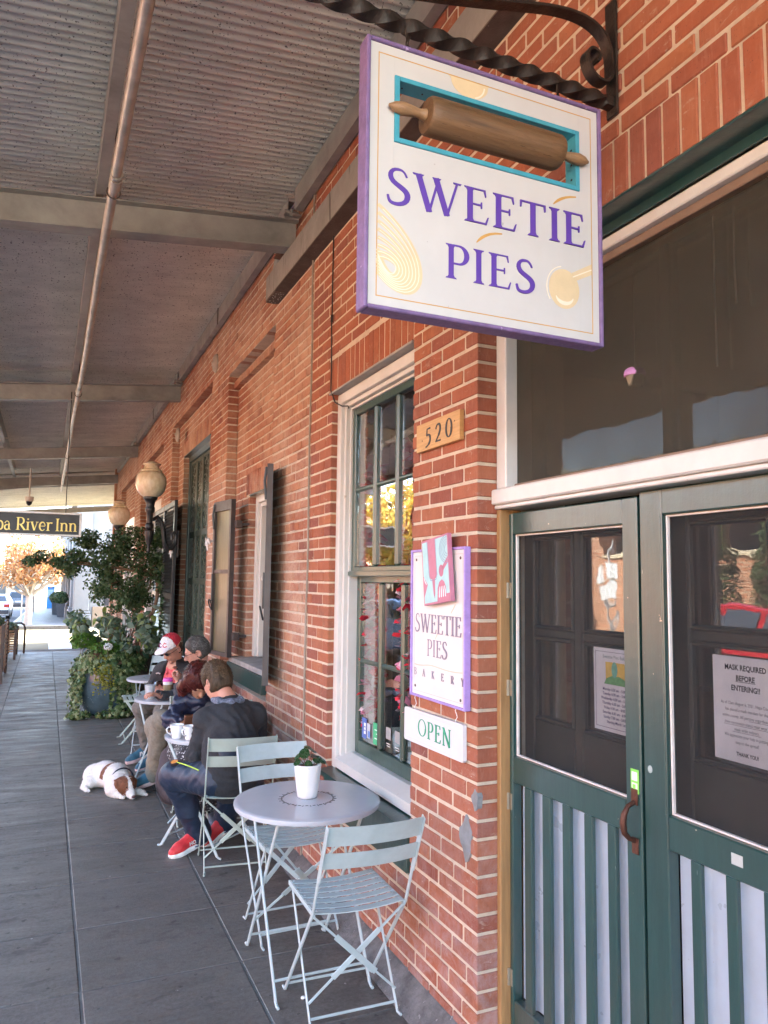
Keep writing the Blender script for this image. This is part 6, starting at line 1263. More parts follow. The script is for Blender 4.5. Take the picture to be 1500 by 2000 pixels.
def strands(s, mat, n, r0, ln, dirf, keep, seed, thick=0.0016):
    f, u, r = s.axes(); c = s.L(s.J['head'])+u*0.030-f*0.014; rg = np.random.RandomState(seed); mb = MB(); R3 = (r, f, u)
    while n > 0:
        v = unit(rg.normal(size=3)); p = c+r*v[0]*(0.074+r0)+f*v[1]*(0.096+r0)+u*v[2]*(0.098+r0)
        if not keep(v): continue
        nrm = unit(r*v[0]/0.074+f*v[1]/0.096+u*v[2]/0.098); dd = dirf(v, r, f, u, rg); dd = unit(dd-nrm*(dd@nrm)*0.8); l = ln*rg.uniform(0.6, 1.25); sd = np.cross(nrm, dd)*thick*rg.uniform(0.7, 1.6)
        q1 = p+dd*l*0.5+nrm*l*0.22; q2 = p+dd*l+nrm*l*0.10; mb.add([p-sd, p+sd, q1+sd, q1-sd, q2], [(0, 1, 2, 3), (3, 2, 4)]); n -= 1
    h = [o for o in s.root.children if o.name.startswith('hair')]
    return stuff(mb.build('hair_lock', mat, h[-1] if h else s.root))
m_hair1 = M('hair_brown_grey', (0.060, 0.042, 0.028), 0.5, spec=0.15, var=0.55, scale=60, stretch=(1, 1, 0.3))
m_hair1b = M('hair_light_brown', (0.105, 0.070, 0.042), 0.45, spec=0.15, var=0.6, scale=90)
m1.hair(m_hair1, 0.013, 0.075, -0.075, 0.004, 120)
strands(m1, m_hair1b, 1500, 0.010, 0.030, lambda v, r, f, u, g: -u*0.75-f*0.15+r*v[0]*0.2+g.normal(size=3)*0.35 if v[2] < 0.35 else f*0.9+u*0.25+g.normal(size=3)*0.75, lambda v: (v[2] > -0.45 and v[1] < 0.55 and not (abs(v[0]) > 0.75 and v[1] > -0.1 and v[2] < 0.1)), 5)
# piping and badge on the trousers
k = m1.L(J['kL']); hp_ = m1.L(J['hipL']); side_ = unit(np.cross(k-hp_, A(0, 0, 1)))*-1
P_ = [hp_+(k-hp_)*t+A(0, 0, 1)*(0.085-0.05*t*(1-t)-0.055*(1-t))+side_*(-0.080+0.03*t) for t in (0.12, 0.3, 0.5, 0.7, 0.85)]
def on_leg(t, ang, off=0.0):
    ax = unit(k-hp_); b = unit(A(0, 0, 1)-ax*ax[2]); sdv = np.cross(ax, b); rr = 0.112+(0.088-0.112)*t+off; p = hp_+(k-hp_)*t; return p+(b*math.cos(ang)+sdv*math.sin(ang))*rr, (b*math.cos(ang)+sdv*math.sin(ang)), ax
sgn = 1 if on_leg(0.5, 0.9)[0][1] < on_leg(0.5, -0.9)[0][1] else -1
MB().tube([tuple(on_leg(t, sgn*(1.05-0.75*t), 0.013)[0]) for t in np.linspace(0.10, 0.80, 12)], 0.0035, 6).build('lime_piping', M('lime_green', (0.50, 0.72, 0.08), 0.5), m1.root)
bp, bn, ba = on_leg(0.84, sgn*0.45, 0.013); bt = np.cross(bn, ba)
MB().prism([(0.024*math.cos(t), 0.032*math.sin(t)) for t in np.linspace(0, 2*PI, 17)[:-1]], (tuple(bp), tuple(bt), tuple(ba), tuple(bn)), -0.01, 0.003).build('badge', M('badge_black', (0.03, 0.02, 0.02), 0.6), m1.root)
MB().prism([(0.018*math.cos(t)*(1+0.12*math.cos(3*t)), 0.025*math.sin(t)*(1+0.12*math.sin(2*t))) for t in np.linspace(0, 2*PI, 17)[:-1]], (tuple(bp), tuple(bt), tuple(ba), tuple(bn)), 0.003, 0.0045).build('badge_print', M('badge_orange', (0.62, 0.24, 0.05), 0.6, var=0.3, scale=120), m1.root)
# ---- woman in quilted jacket
J = dict(pel=(1.06, 5.76, 0.56), che=(1.05, 5.66, 0.80), neck=(1.045, 5.58, 0.955), head=(1.02, 5.49, 1.03), hf=(0.10, -0.72, -0.70), hu=(0, -0.6, 0.75), face=(0, -1, 0),
         sR=(0.945, 5.60, 0.87), eR=(0.845, 5.50, 0.775), wR=(0.895, 5.36, 0.765), hdR=(0.75, -0.5, 0.05), hnR=(0.3, 0.6, -0.6), curlR=0.8, sL=(1.17, 5.61, 0.87), eL=(1.20, 5.48, 0.70), wL=(1.08, 5.34, 0.77), hdL=(-0.6, -0.5, 0.1), hnL=(-0.3, 0.6, -0.6),
         hipL=(1.14, 5.72, 0.52), kL=(1.13, 5.42, 0.51), aL=(1.13, 5.56, 0.11), tL=(1.12, 5.42, 0.03), hipR=(0.98, 5.72, 0.52), kR=(0.965, 5.40, 0.51), aR=(1.01, 5.62, 0.11), tR=(1.00, 5.47, 0.03))
m2_ = Fig('person with long dark red hair in quilted navy jacket bent over the table facing us', J, m_skin2, (0.70, 5.18, -0.02), (1.40, 6.05, 1.25)); m2_.body()
m2_.top('quilted_jacket', M('quilted_navy', (0.014, 0.018, 0.042), 0.48, var=0.15, scale=20, spec=0.5), 0.90, 0.0025, bands=0.022, seed=21, cuff=0.042)
q = m2_.sdf(0.010); L = m2_.L; q.cone(L(J['hipL']), L(J['hipR']), 0.12, 0.12, 0.03)
for a, b in (('hipL', 'kL'), ('hipR', 'kR')): q.cone(L(J[a]), L(J[b]), 0.11, 0.10, 0.05)
q.cone(L(J['kL']), L((1.10, 5.46, 0.22)), 0.10, 0.085, 0.05).cone(L(J['kR']), L((0.99, 5.46, 0.22)), 0.10, 0.085, 0.05).wrinkle(0.008, 30, 31)
m_dot = M('skirt_speckled', (0.025, 0.025, 0.03), 0.8, var=0.1, fleck=(0.6, 0.6, 0.6), fleck_amt=0.15, fleck_scale=75); q.build('skirt', m_dot, m2_.root, 1)
for sd in 'LR': m2_.shoe(sd, cloth('shoe_pale_blue', (0.35, 0.40, 0.52), 0.7), m_sole, None, 0.88)
m_hair2 = M('hair_dark_red', (0.060, 0.014, 0.012), 0.35, spec=0.15, var=0.5, scale=50, stretch=(1, 1, 0.3))
def longhair(q, c, f, u, r):
    for sg in (-1, 1): q.chain([c+r*sg*0.07+u*0.02, c+r*sg*0.095-u*0.06-f*0.01, c+r*sg*0.09-u*0.15+f*0.00], [0.045, 0.042, 0.028], 0.03)
    q.chain([c-f*0.06+u*0.02, c-f*0.09-u*0.08, c-f*0.09-u*0.17], [0.08, 0.07, 0.05], 0.03)
f_, u_, r_ = m2_.axes(); c_ = m2_.L(J['head']); q = SDF(c_-0.26, c_+0.2, 0.007); q.ell(c_+u_*0.030-f_*0.014, (0.092, 0.112, 0.114), 0, (r_, f_, u_)); longhair(q, c_, f_, u_, r_); q.wrinkle(0.006, 110, 7, (1, 1, 0.4)); q.cone(c_+f_*0.16-u_*0.02, c_+f_*0.09-u_*0.05, 0.07, 0.062, 0, sub=True); q.build('hair', m_hair2, m2_.root, 0)
strands(m2_, m_hair2, 700, 0.016, 0.06, lambda v, r, f, u, g: r*v[0]*0.8-u*0.6+g.normal(size=3)*0.2, lambda v: v[1] < 0.75, 9, 0.002)
wl_ = MB().cbox(-0.055, 0.055, -0.012, 0.012, -0.04, 0.04, 0.004).build('wallet', M('wallet_brown', (0.12, 0.045, 0.02), 0.5, var=0.3, scale=25, bump=0.2), None); wl_.location = (0.945, 5.28, 0.80); wl_.rotation_euler = (0.35, 0, 0.1); T(wl_, 'brown leather wallet held over the mugs by the bent person', 'wallet')
# ---- grey haired man with glasses
J = dict(pel=(1.27, 6.57, 0.56), che=(1.235, 6.58, 0.80), neck=(1.215, 6.57, 0.985), head=(1.195, 6.555, 1.14), hf=(-0.90, 0.18, -0.38), hu=(-0.3, 0.0, 0.95), face=(-0.98, 0.1, 0),
         sL=(1.22, 6.42, 0.885), eL=(1.06, 6.40, 0.745), wL=(1.055, 6.60, 0.875), hdL=(0.15, 0.45, 0.85), hnL=(-0.5, 0.6, 0.1), curlL=1.1, sR=(1.22, 6.72, 0.885), eR=(1.06, 6.79, 0.72), wR=(0.93, 6.72, 0.765), hnR=(0, 0, -1),
         hipL=(1.22, 6.48, 0.53), kL=(0.93, 6.56, 0.585), aL=(0.915, 6.78, 0.12), tL=(0.79, 6.77, 0.03), hipR=(1.22, 6.67, 0.53), kR=(0.90, 6.70, 0.52), aR=(0.99, 6.92, 0.11), tR=(0.86, 6.92, 0.03))
m3_ = Fig('person with cropped grey hair and glasses in charcoal hooded top and khaki trousers', J, m_skin, (0.60, 6.20, -0.02), (1.51, 7.1, 1.36)); m3_.body()
m_hood2 = cloth('hoodie_slate', (0.040, 0.042, 0.050)); m_khaki = cloth('khaki', (0.20, 0.175, 0.135), 0.85)
def hood3(q, L):
    n = L((1.245, 6.565, 0.975)); q.chain([n+A(-0.03, -0.10, -0.02), n+A(0.06, -0.07, -0.04), n+A(0.09, 0.0, -0.06), n+A(0.06, 0.08, -0.04)], [0.03, 0.035, 0.042, 0.035], 0.015)
m3_.top('hooded_top', m_hood2, 0.96, 0.007, neckr=0.085, seed=41, lump=hood3); m3_.legs('khaki_trousers', m_khaki, 0.98, 0.080, 0.006, 45)
m_teal = cloth('shoe_teal', (0.025, 0.10, 0.15), 0.7, sheen=0.1); m_solep = M('sole_pale_pink', (0.62, 0.45, 0.42), 0.6)
for sd in 'LR': m3_.shoe(sd, m_teal, m_solep)
m_hair3 = M('hair_steel_grey', (0.055, 0.050, 0.047), 0.5, spec=0.15, var=0.5, scale=70); m3_.hair(m_hair3, 0.007, 0.045, -0.055, 0.002, 140)
strands(m3_, M('hair_grey_tips', (0.13, 0.125, 0.12), 0.5, spec=0.15, var=0.6, scale=60), 900, 0.005, 0.018, lambda v, r, f, u, g: -u*0.6-f*0.5+g.normal(size=3)*0.3, lambda v: v[1] < 0.45 and v[2] > -0.45 and not (abs(v[0]) > 0.7 and v[2] < 0.1 and v[1] > -0.2), 6, 0.0013)
def glasses(s, mat, dark):
    f, u, r = s.axes(); c = s.L(s.J['head']); g = MB()
    for sg in (-1, 1):
        o = c+f*0.108+r*sg*0.034+u*0.004; g.tube([tuple(o+r*0.022*math.cos(t)+u*0.015*math.sin(t)) for t in np.linspace(0, 2*PI, 15)[:-1]], 0.0022, 5, closed=True)
        g.tube([tuple(o+r*sg*0.026+u*0.006), tuple(c+f*0.07+r*sg*0.082+u*0.010), tuple(c-f*0.005+r*sg*0.088+u*0.008)], 0.0022, 5)
    g.tube([tuple(c+f*0.108-r*0.009+u*0.008), tuple(c+f*0.112+u*0.011), tuple(c+f*0.108+r*0.009+u*0.008)], 0.002, 5)
    o = g.build('glasses', mat, s.root)
    for sg in (-1, 1): e = c+f*0.107+r*sg*0.034+u*0.004; MB().prism([(0.021*math.cos(t), 0.014*math.sin(t)) for t in np.linspace(0, 2*PI, 15)[:-1]], (tuple(e), tuple(r), tuple(u), tuple(f)), 0, 0.001).build('lens', M('lens_dark', (0.02, 0.018, 0.02), 0.1) if dark else m_glass, o)
glasses(m3_, m_black, False)
MB().ell(tuple(m3_.L((1.035, 6.665, 1.00))), (0.022, 0.022, 0.012), 10, 6).build('pastry', M('pastry_brown', (0.20, 0.07, 0.04), 0.7, var=0.4, scale=60), None).parent = None
ps = [o for o in bpy.data.objects if o.name.startswith('pastry')][0]; ps.location = (J['pel'][0], J['pel'][1], 0); T(ps, 'small dark red pastry held up by the grey haired person', 'pastry')
# ---- man with cap
J = dict(pel=(1.25, 7.64, 0.56), che=(1.20, 7.58, 0.80), neck=(1.17, 7.53, 0.955), head=(1.125, 7.47, 1.085), hf=(-0.66, -0.50, -0.46), hu=(-0.35, -0.2, 0.9), face=(-0.72, -0.70, 0),
         sR=(1.075, 7.66, 0.865), eR=(0.985, 7.66, 0.695), wR=(0.975, 7.475, 0.745), hdR=(0.10, -0.75, 0.05), hnR=(0.4, 0, -0.9), curlR=0.9, sL=(1.29, 7.44, 0.875), eL=(1.27, 7.32, 0.70), wL=(1.09, 7.36, 0.73), hdL=(-0.9, 0.05, 0.1), hnL=(0, 0.3, -0.9), curlL=0.9,
         hipR=(1.16, 7.70, 0.53), kR=(0.88, 7.56, 0.535), aR=(0.965, 7.68, 0.135), tR=(0.81, 7.63, 0.05), hipL=(1.26, 7.52, 0.53), kL=(1.04, 7.30, 0.53), aL=(1.02, 7.48, 0.11), tL=(0.90, 7.42, 0.03))
m4 = Fig('person in red and white cap, coral polo and black jacket looking at a phone', J, m_skin, (0.62, 7.0, -0.02), (1.51, 7.95, 1.30)); m4.body()
m_jk = cloth('jacket_black', (0.008, 0.0078, 0.0095), 0.75); m_coral = cloth('polo_coral', (0.62, 0.10, 0.11), 0.85, var=0.08)
q = m4.sdf(0.009); L = m4.L; q.chain([L(J['pel']), L(J['che'])], [0.165, 0.155], 0.04, (unit(J['face']), 0.8)).cone(L(J['che']), L(J['neck'])-A(0, 0, 0.04), 0.14, 0.066, 0.04).wrinkle(0.004, 40, 51); n = L(J['neck']); fw4 = unit(J['face']); sd4 = np.cross(fw4, A(0, 0, 1))
for sg in (-1, 1): q.cone(n+sd4*sg*0.055+fw4*0.03-A(0, 0, 0.035), n+sd4*sg*0.034+fw4*0.085-A(0, 0, 0.10), 0.016, 0.013, 0.01)
q.cut(n-fw4*0.01-A(0, 0, 0.012), fw4*0.55+A(0, 0, 0.84)) if False else q.cone(n+fw4*0.07+A(0, 0, 0.04), n+fw4*0.13-A(0, 0, 0.10), 0.050, 0.008, 0, sub=True); q.build('polo_shirt', m_coral, m4.root, 1)
def jacket():
    q = m4.sdf(0.010); L = m4.L
    q.chain([L(J['pel'])+A(0, 0, 0.02), L(J['che'])], [0.185, 0.175], 0.05, (unit(J['face']), 0.82)).cone(L(J['che']), L(J['neck'])-A(0, 0, 0.05), 0.15, 0.09, 0.05).cone(n-A(0, 0, 0.05), n-fw4*0.015-A(0, 0, 0.0), 0.085, 0.078, 0.03)
    for sd in 'LR': q.cone(n-A(0, 0, 0.06), L(J['s'+sd]), 0.085, 0.08, 0.04).chain([L(J['s'+sd]), L(J['e'+sd]), L(J['w'+sd])], [0.078, 0.065, 0.045], 0.03)
    q.wrinkle(0.008, 32, 61)
    a = n+fw4*0.16+A(0, 0, 0.06); b = L(J['pel'])+fw4*0.22+A(0, 0, 0.0); q.cone(a-A(0, 0, 0.02), b, 0.115, 0.135, 0, (sd4, 0.75), sub=True); q.cone(n-A(0, 0, 0.04), n+A(0, 0, 0.08), 0.062, 0.064, 0, sub=True)
    return q.build('jacket', m_jk, m4.root, 1)
jk = jacket(); m4.legs('grey_trousers', cloth('trousers_grey', (0.13, 0.12, 0.105)), 0.95, 0.066, 0.008, 65, -0.03)
lg = L(J['che'])+fw4*0.152+sd4*0.105+A(0, 0, 0.05); sans('jacket_emblem', 'RRR', 0.022, M('emblem_white', (0.7, 0.66, 0.64), 0.7), jk, Vector(lg), Vector(sd4), (0, 0, 1), 'CENTER', 1, 0.0008) if False else None
for i in range(3): MB().ell(tuple(lg+sd4*0.018*(i-1)+A(0, 0, 0.004*(i % 2))), (0.008, 0.006, 0.007), 8, 5).build('embroidery', M('emblem_white', (0.62, 0.50, 0.48), 0.7), jk)
for sd in 'LR':
    up, hl, d, u_, x = m4.shoe(sd, m_teal, m_solep)
    fr_ = (tuple(hl+d*0.125+u_*0.036-x*0.040), tuple(-d), tuple(u_), tuple(-x))
    if sd == 'R':
        for i, pl2 in enumerate(([(-0.024, -0.018), (-0.012, -0.018), (-0.002, 0.02), (-0.014, 0.02)], [(-0.004, 0.02), (0.006, 0.02), (0.016, -0.018), (0.006, -0.018)], [(0.008, -0.018), (0.020, -0.018), (0.030, 0.02), (0.018, 0.02)])): MB().prism(pl2, fr_, -0.012, 0.003+i*0.0002).build('shoe_letter_stroke', m_sole, up)
    a = m4.L(J['a'+sd]); k_ = m4.L(J['k'+sd]); dd = unit(a-k_); MB().tube([tuple(a-dd*0.07), tuple(a+dd*0.035)], 0.040, 12).build('sock', M('sock_white', (0.74, 0.74, 0.78), 0.9), m4.root, smooth=60)
f4, u4, r4 = m4.axes(); c4 = m4.L(J['head']); cc = c4+u4*0.035-f4*0.012
def cap_part(sign, mat, name):
    q = SDF(c4-0.24, c4+0.24, 0.006); q.ell(cc+u4*0.012, (0.090, 0.112, 0.106), 0, (r4, f4, u4)); q.cut(cc+u4*0.006, -u4-f4*0.10); q.ell(cc+u4*0.012, (0.084, 0.106, 0.100), 0, (r4, f4, u4), sub=True); q.cut(cc+f4*0.026*1.0, f4*sign); return q.build(name, mat, m4.root, 0)
m_capw = cloth('cap_white', (0.74, 0.70, 0.71), 0.8, var=0.05); m_capr = cloth('cap_red', (0.42, 0.02, 0.04), 0.8, var=0.1)
cap_part(1, m_capr, 'cap_back'); cap = cap_part(-1, m_capw, 'cap_front')
q = SDF(c4-0.26, c4+0.26, 0.005); q.ell(cc+f4*0.112+u4*0.012, (0.076, 0.088, 0.026), 0, (r4, unit(f4+u4*0.02), unit(u4-f4*0.02))); q.ell(cc+f4*0.112+u4*0.000, (0.084, 0.098, 0.027), 0, (r4, unit(f4+u4*0.02), unit(u4-f4*0.02)), sub=True); q.cut(cc+f4*0.075, -f4); q.build('cap_brim', m_capw, cap, 0)
MB().ell(tuple(cc+u4*0.119), (0.008, 0.008, 0.006), 8, 5).build('cap_button', m_capr, cap)
for sg, (mm) in ((-1, 'emblem_navy'), (1, 'emblem_red')):
    e = cc+f4*0.092+u4*0.055+r4*sg*0.027*-1; nf = unit(f4*0.8+u4*0.45+r4*sg*-0.2); tt = unit(np.cross(u4, nf)); vv = np.cross(nf, tt)
    mt_ = M(mm, (0.16, 0.02, 0.08) if sg < 0 else (0.50, 0.04, 0.08), 0.7)
    MB().tube([tuple(e+tt*0.020*math.cos(t)+vv*0.018*math.sin(t)+nf*0.005) for t in np.linspace(0.6, 5.9, 14)], 0.0042, 6).build('cap_letter', mt_, cap)
m_hair4 = M('hair_dark_short', (0.03, 0.022, 0.018), 0.6, spec=0.15, var=0.4, scale=70); q = SDF(c4-0.2, c4+0.2, 0.006); q.ell(c4-f4*0.03-u4*0.01, (0.079, 0.082, 0.085), 0, (r4, f4, u4)); q.cut(c4-f4*0.012, f4); q.cut(c4-u4*0.055, -u4); q.cut(cc-u4*0.0, u4); q.build('hair', m_hair4, m4.root, 0)
glasses(m4, m_black, True)
ph = MB().cbox(-0.037, 0.037, -0.074, 0.074, -0.005, 0.005, 0.003).build('phone', m_black, None); MB().box(-0.034, 0.034, -0.070, 0.070, 0.0051, 0.0056).build('phone_screen', M('phone_glass', (0.05, 0.07, 0.11), 0.08), ph); ph.location = (0.975, 7.345, 0.775); ph.rotation_euler = (-0.5, 0.1, 0.5); T(ph, 'dark phone held low by the person in the cap', 'phone')
# ================================================================== DOG
dg = thing('dog', 'white and chestnut spaniel lying on the sidewalk with chin on the slabs', 'dog', (0.55, 6.85, 0))
O = A(0.55, 6.85, 0); W = lambda *p: A(*p)-O
q = SDF(W(0.28, 6.32, -0.01), W(0.95, 7.2, 0.34), 0.006)
q.chain([W(0.46, 7.00, 0.090), W(0.54, 6.93, 0.105), W(0.61, 6.80, 0.105), W(0.63, 6.69, 0.100)], [0.088, 0.098, 0.102, 0.090], 0.04)      # trunk, curled
q.ell(W(0.455, 6.975, 0.085), (0.085, 0.105, 0.082), 0.03)                                     # haunch
q.chain([W(0.455, 6.96, 0.085), W(0.415, 6.90, 0.060), W(0.385, 6.93, 0.040)], [0.068, 0.050, 0.032], 0.02).chain([W(0.385, 6.93, 0.038), W(0.37, 6.88, 0.026), W(0.385, 6.82, 0.020)], [0.028, 0.024, 0.023], 0.015)
q.chain([W(0.50, 7.02, 0.05), W(0.44, 7.08, 0.03), W(0.40, 7.10, 0.025)], [0.04, 0.025, 0.012], 0.02)       # tail
q.chain([W(0.60, 6.68, 0.085), W(0.615, 6.60, 0.075), W(0.66, 6.55, 0.085)], [0.085, 0.070, 0.060], 0.03)   # chest and neck
q.ell(W(0.575, 6.62, 0.05), (0.062, 0.07, 0.05), 0.03)
hf = unit(A(0.30, -0.84, -0.45)); hu = unit(A(0.10, -0.40, 0.9)); hu = unit(hu-hf*(hu@hf)); hx = np.cross(hf, hu); hc = W(0.672, 6.545, 0.108)
q.ell(hc, (0.062, 0.066, 0.060), 0.02, (hx, hf, hu)).chain([hc+hf*0.045-hu*0.012, hc+hf*0.088-hu*0.022, hc+hf*0.122-hu*0.026], [0.045, 0.033, 0.027], 0.015).ell(hc+hf*0.04+hu*0.028, (0.035, 0.025, 0.02), 0.015, (hx, hf, hu))
for sg in (-1, 1):
    q.ell(hc+hf*0.052+hx*sg*0.026+hu*0.016, (0.010, 0.010, 0.008), 0.004, (hx, hf, hu))
q.chain([W(0.66, 6.66, 0.06), W(0.715, 6.61, 0.035), W(0.775, 6.575, 0.024), W(0.80, 6.55, 0.020)], [0.045, 0.030, 0.023, 0.024], 0.015)
q.chain([W(0.56, 6.62, 0.03), W(0.60, 6.55, 0.025), W(0.64, 6.50, 0.02)], [0.03, 0.024, 0.022], 0.015)
for i in range(4): q.cone(W(0.80+0.006*i, 6.548-0.009*i+0.006, 0.016), W(0.818+0.004*i, 6.536-0.011*i+0.008, 0.012), 0.010, 0.009, 0.003); q.cone(W(0.376+0.009*i, 6.818-0.002*i, 0.016), W(0.378+0.010*i, 6.800-0.002*i, 0.012), 0.009, 0.008, 0.003)
q.wrinkle(0.0022, 120, 71); q.cut((0, 0, 0.001), (0, 0, -1))
def fur():
    m, t, bs = base_mat('fur_white_chestnut'); at = t.new('ShaderNodeAttribute'); at.attribute_name = 'patch'; ob = t.new('ShaderNodeTexCoord').outputs['Object']
    n = t.noise(ob, 60, 4, 0.7); w = t.ramp(n, [(0.3, (0.62, 0.58, 0.54)), (0.7, (0.76, 0.73, 0.70))]); b = t.ramp(n, [(0.3, (0.10, 0.032, 0.012)), (0.7, (0.20, 0.07, 0.028))])
    f = t.math('ADD', at.outputs['Fac'], t.math('MULTIPLY', t.math('SUBTRACT', n, 0.5), 0.5)); t.link(t.mix(t.rng(f, 0.42, 0.58), w, b), bs.inputs['Base Color']); bs.inputs['Roughness'].default_value = 0.8
    t.link(t.bump(t.noise(t.mapping(ob, (1, 1, 0.5)), 130, 4, 0.7), 0.5, 0.01), bs.inputs['Normal']); return m
m_fur = fur(); dbody = q.build('body', m_fur, dg, 1)
co = np.empty(len(dbody.data.vertices)*3, np.float32); dbody.data.vertices.foreach_get('co', co); co = co.reshape(-1, 3).astype(float)
hd = co-hc; a_, b_, c_ = hd@hf, hd@hx, hd@hu; headm = (np.linalg.norm(hd-np.outer(np.clip(a_, -0.05, 0.12), hf), axis=1) < 0.084) & (a_ > -0.068)
patch = np.where(headm & (np.abs(b_-0.002) > 0.009+0.010*np.clip((a_-0.03)/0.05, 0, 1)) & (a_ < 0.088) & (c_ > -0.045), 1.0, 0.0)
sd1 = np.abs((co-W(0.575, 6.83, 0.1))@unit(A(-0.42, 0.9, 0))); patch = np.maximum(patch, ((sd1 < 0.028) & (co[:, 2] > 0.10)).astype(float))
at = dbody.data.attributes.new('patch', 'FLOAT', 'POINT'); at.data.foreach_set('value', patch.astype(np.float32))
def coat_hair(ob, tex, n, ln, seed, mats, flow):
    rgh = np.random.RandomState(seed); me = ob.data; N = len(me.vertices); nn = np.empty(N*3, np.float32); me.vertices.foreach_get('normal', nn); nn = nn.reshape(-1, 3); cv = np.empty(N*3, np.float32); me.vertices.foreach_get('co', cv); cv = cv.reshape(-1, 3); mb = MB()
    for i in rgh.choice(N, n):
        p = A(*cv[i]); m_ = unit(nn[i]); d = unit(A(*flow)+rgh.normal(size=3)*0.45); d = unit(d-m_*(d@m_)); l = ln*rgh.uniform(0.6, 1.4); w = np.cross(m_, d)*0.0014; p = p-m_*0.001; q1 = p+d*l*0.5+m_*l*0.16; q2 = p+d*l+m_*l*0.10; mb.add([p-w, p+w, q1+w*0.8, q1-w*0.8, q2], [(0, 1, 2, 3), (3, 2, 4)], int(tex[i] > 0.5))
    return stuff(mb.build('fur', mats, ob))
m_ch_ = M('fur_chestnut', (0.15, 0.048, 0.018), 0.75, var=0.4, scale=70, bump=0.4, bscale=150)
for sg in (-1, 1):
    e = SDF(hc-0.14, hc+0.14, 0.005); e.chain([hc+hx*sg*0.052+hu*0.022-hf*0.022, hc+hx*sg*0.078-hu*0.015-hf*0.024, hc+hx*sg*0.080-hu*0.068-hf*0.010], [0.020, 0.031, 0.025], 0.012, (hx, 0.45)); e.wrinkle(0.002, 130, 8); e.build('ear', m_ch_, dg, 1)
    MB().ell(tuple(hc+hf*0.062+hx*sg*0.030+hu*0.018), (0.006, 0.006, 0.005), 8, 6).build('eye', M('eye_dark', (0.012, 0.008, 0.006), 0.2), dg)
coat_hair(dbody, patch, 5200, 0.020, 3, [M('fur_white', (0.70, 0.66, 0.62), 0.8, var=0.12, scale=50), m_ch_], (-0.35, 0.45, -0.45))
MB().ell(tuple(hc+hf*0.147-hu*0.014), (0.016, 0.012, 0.012), 10, 7).build('nose', M('nose_rosy_brown', (0.12, 0.05, 0.045), 0.4), dg)
MB().tube([tuple(W(0.645+0.095*math.cos(t)*1.0, 6.645+0.06*math.cos(t)*0.5+0.03, 0.095+0.105*math.sin(t))) for t in np.linspace(-0.6, 3.8, 20)], 0.006, 6).build('collar', M('collar_navy', (0.015, 0.018, 0.035), 0.6), dg)
ld = MB().tube([(0.79, 6.66, 0.008), (0.86, 6.62, 0.006), (0.92, 6.63, 0.006), (0.99, 6.68, 0.007), (1.05, 6.66, 0.008)], 0.007, 6); T(ld.build('leash', m_black, None, smooth=60), 'black leash on the slabs running from the dog to under the table', 'leash')
# ---- bags
bp_ = thing('backpack', 'dark plum backpack slumped on the ground by the khaki trousers', 'backpack', (1.045, 6.22, 0))
q = SDF((-0.25, -0.2, -0.01), (0.25, 0.22, 0.50), 0.009); q.ell((0, 0, 0.17), (0.185, 0.13, 0.21), 0.02).ell((-0.03, 0.01, 0.33), (0.13, 0.10, 0.13), 0.05).ell((-0.02, -0.09, 0.13), (0.12, 0.06, 0.11), 0.03).wrinkle(0.012, 26, 81).cut((0, 0, 0.002), (0, 0, -1)); q.build('bag', cloth('backpack_plum', (0.052, 0.040, 0.046), 0.8), bp_, 1)
MB().tube([(-0.05, 0.02, 0.40), (-0.03, -0.02, 0.445), (0.02, -0.02, 0.445), (0.04, 0.02, 0.39)], 0.008, 6).build('grab_handle', m_black, bp_); MB().tube([(-0.11, -0.075, 0.30), (-0.04, -0.115, 0.325), (0.05, -0.115, 0.32), (0.11, -0.07, 0.29)], 0.005, 6).build('zip', m_black, bp_)
MB().tube([(-0.12, 0.05, 0.34), (-0.175, 0.0, 0.24), (-0.175, -0.02, 0.12), (-0.13, -0.03, 0.05)], 0.016, 8).build('strap', m_black, bp_, smooth=60)
dup(chB, (1.285, 5.47, 0), PI, 'folding chair against the wall with the beige handbag on its seat', CG)
hb = thing('handbag', 'beige handbag with dark ring handle standing on a chair against the wall', 'handbag', (1.435, 5.40, 0.462))
q = SDF((-0.1, -0.18, -0.01), (0.1, 0.18, 0.34), 0.008); q.chain([(0, -0.10, 0.06), (0, 0.10, 0.06)], [0.055, 0.055], 0.02).chain([(0, -0.07, 0.29), (0, 0.07, 0.29)], [0.022, 0.022], 0.02).cone((0, 0, 0.06), (0, 0, 0.29), 0.075, 0.06, 0.08, ((1, 0, 0), 0.5)).wrinkle(0.004, 40, 91).cut((0, 0, 0.003), (0, 0, -1)); q.build('bag', M('bag_beige', (0.52, 0.40, 0.27), 0.6, var=0.1), hb, 1)
MB().tube([(0, -0.07, 0.31), (0, -0.085, 0.36), (0, -0.05, 0.40), (0, 0.0, 0.41), (0, 0.04, 0.38), (0, 0.06, 0.31)], 0.008, 8).build('handle', M('handle_dark', (0.06, 0.04, 0.03), 0.5), hb, smooth=60); MB().ell((0, -0.07, 0.315), (0.014, 0.014, 0.014), 8, 6).build('clasp', M('clasp_gold', (0.7, 0.5, 0.25), 0.3, 0.8), hb)
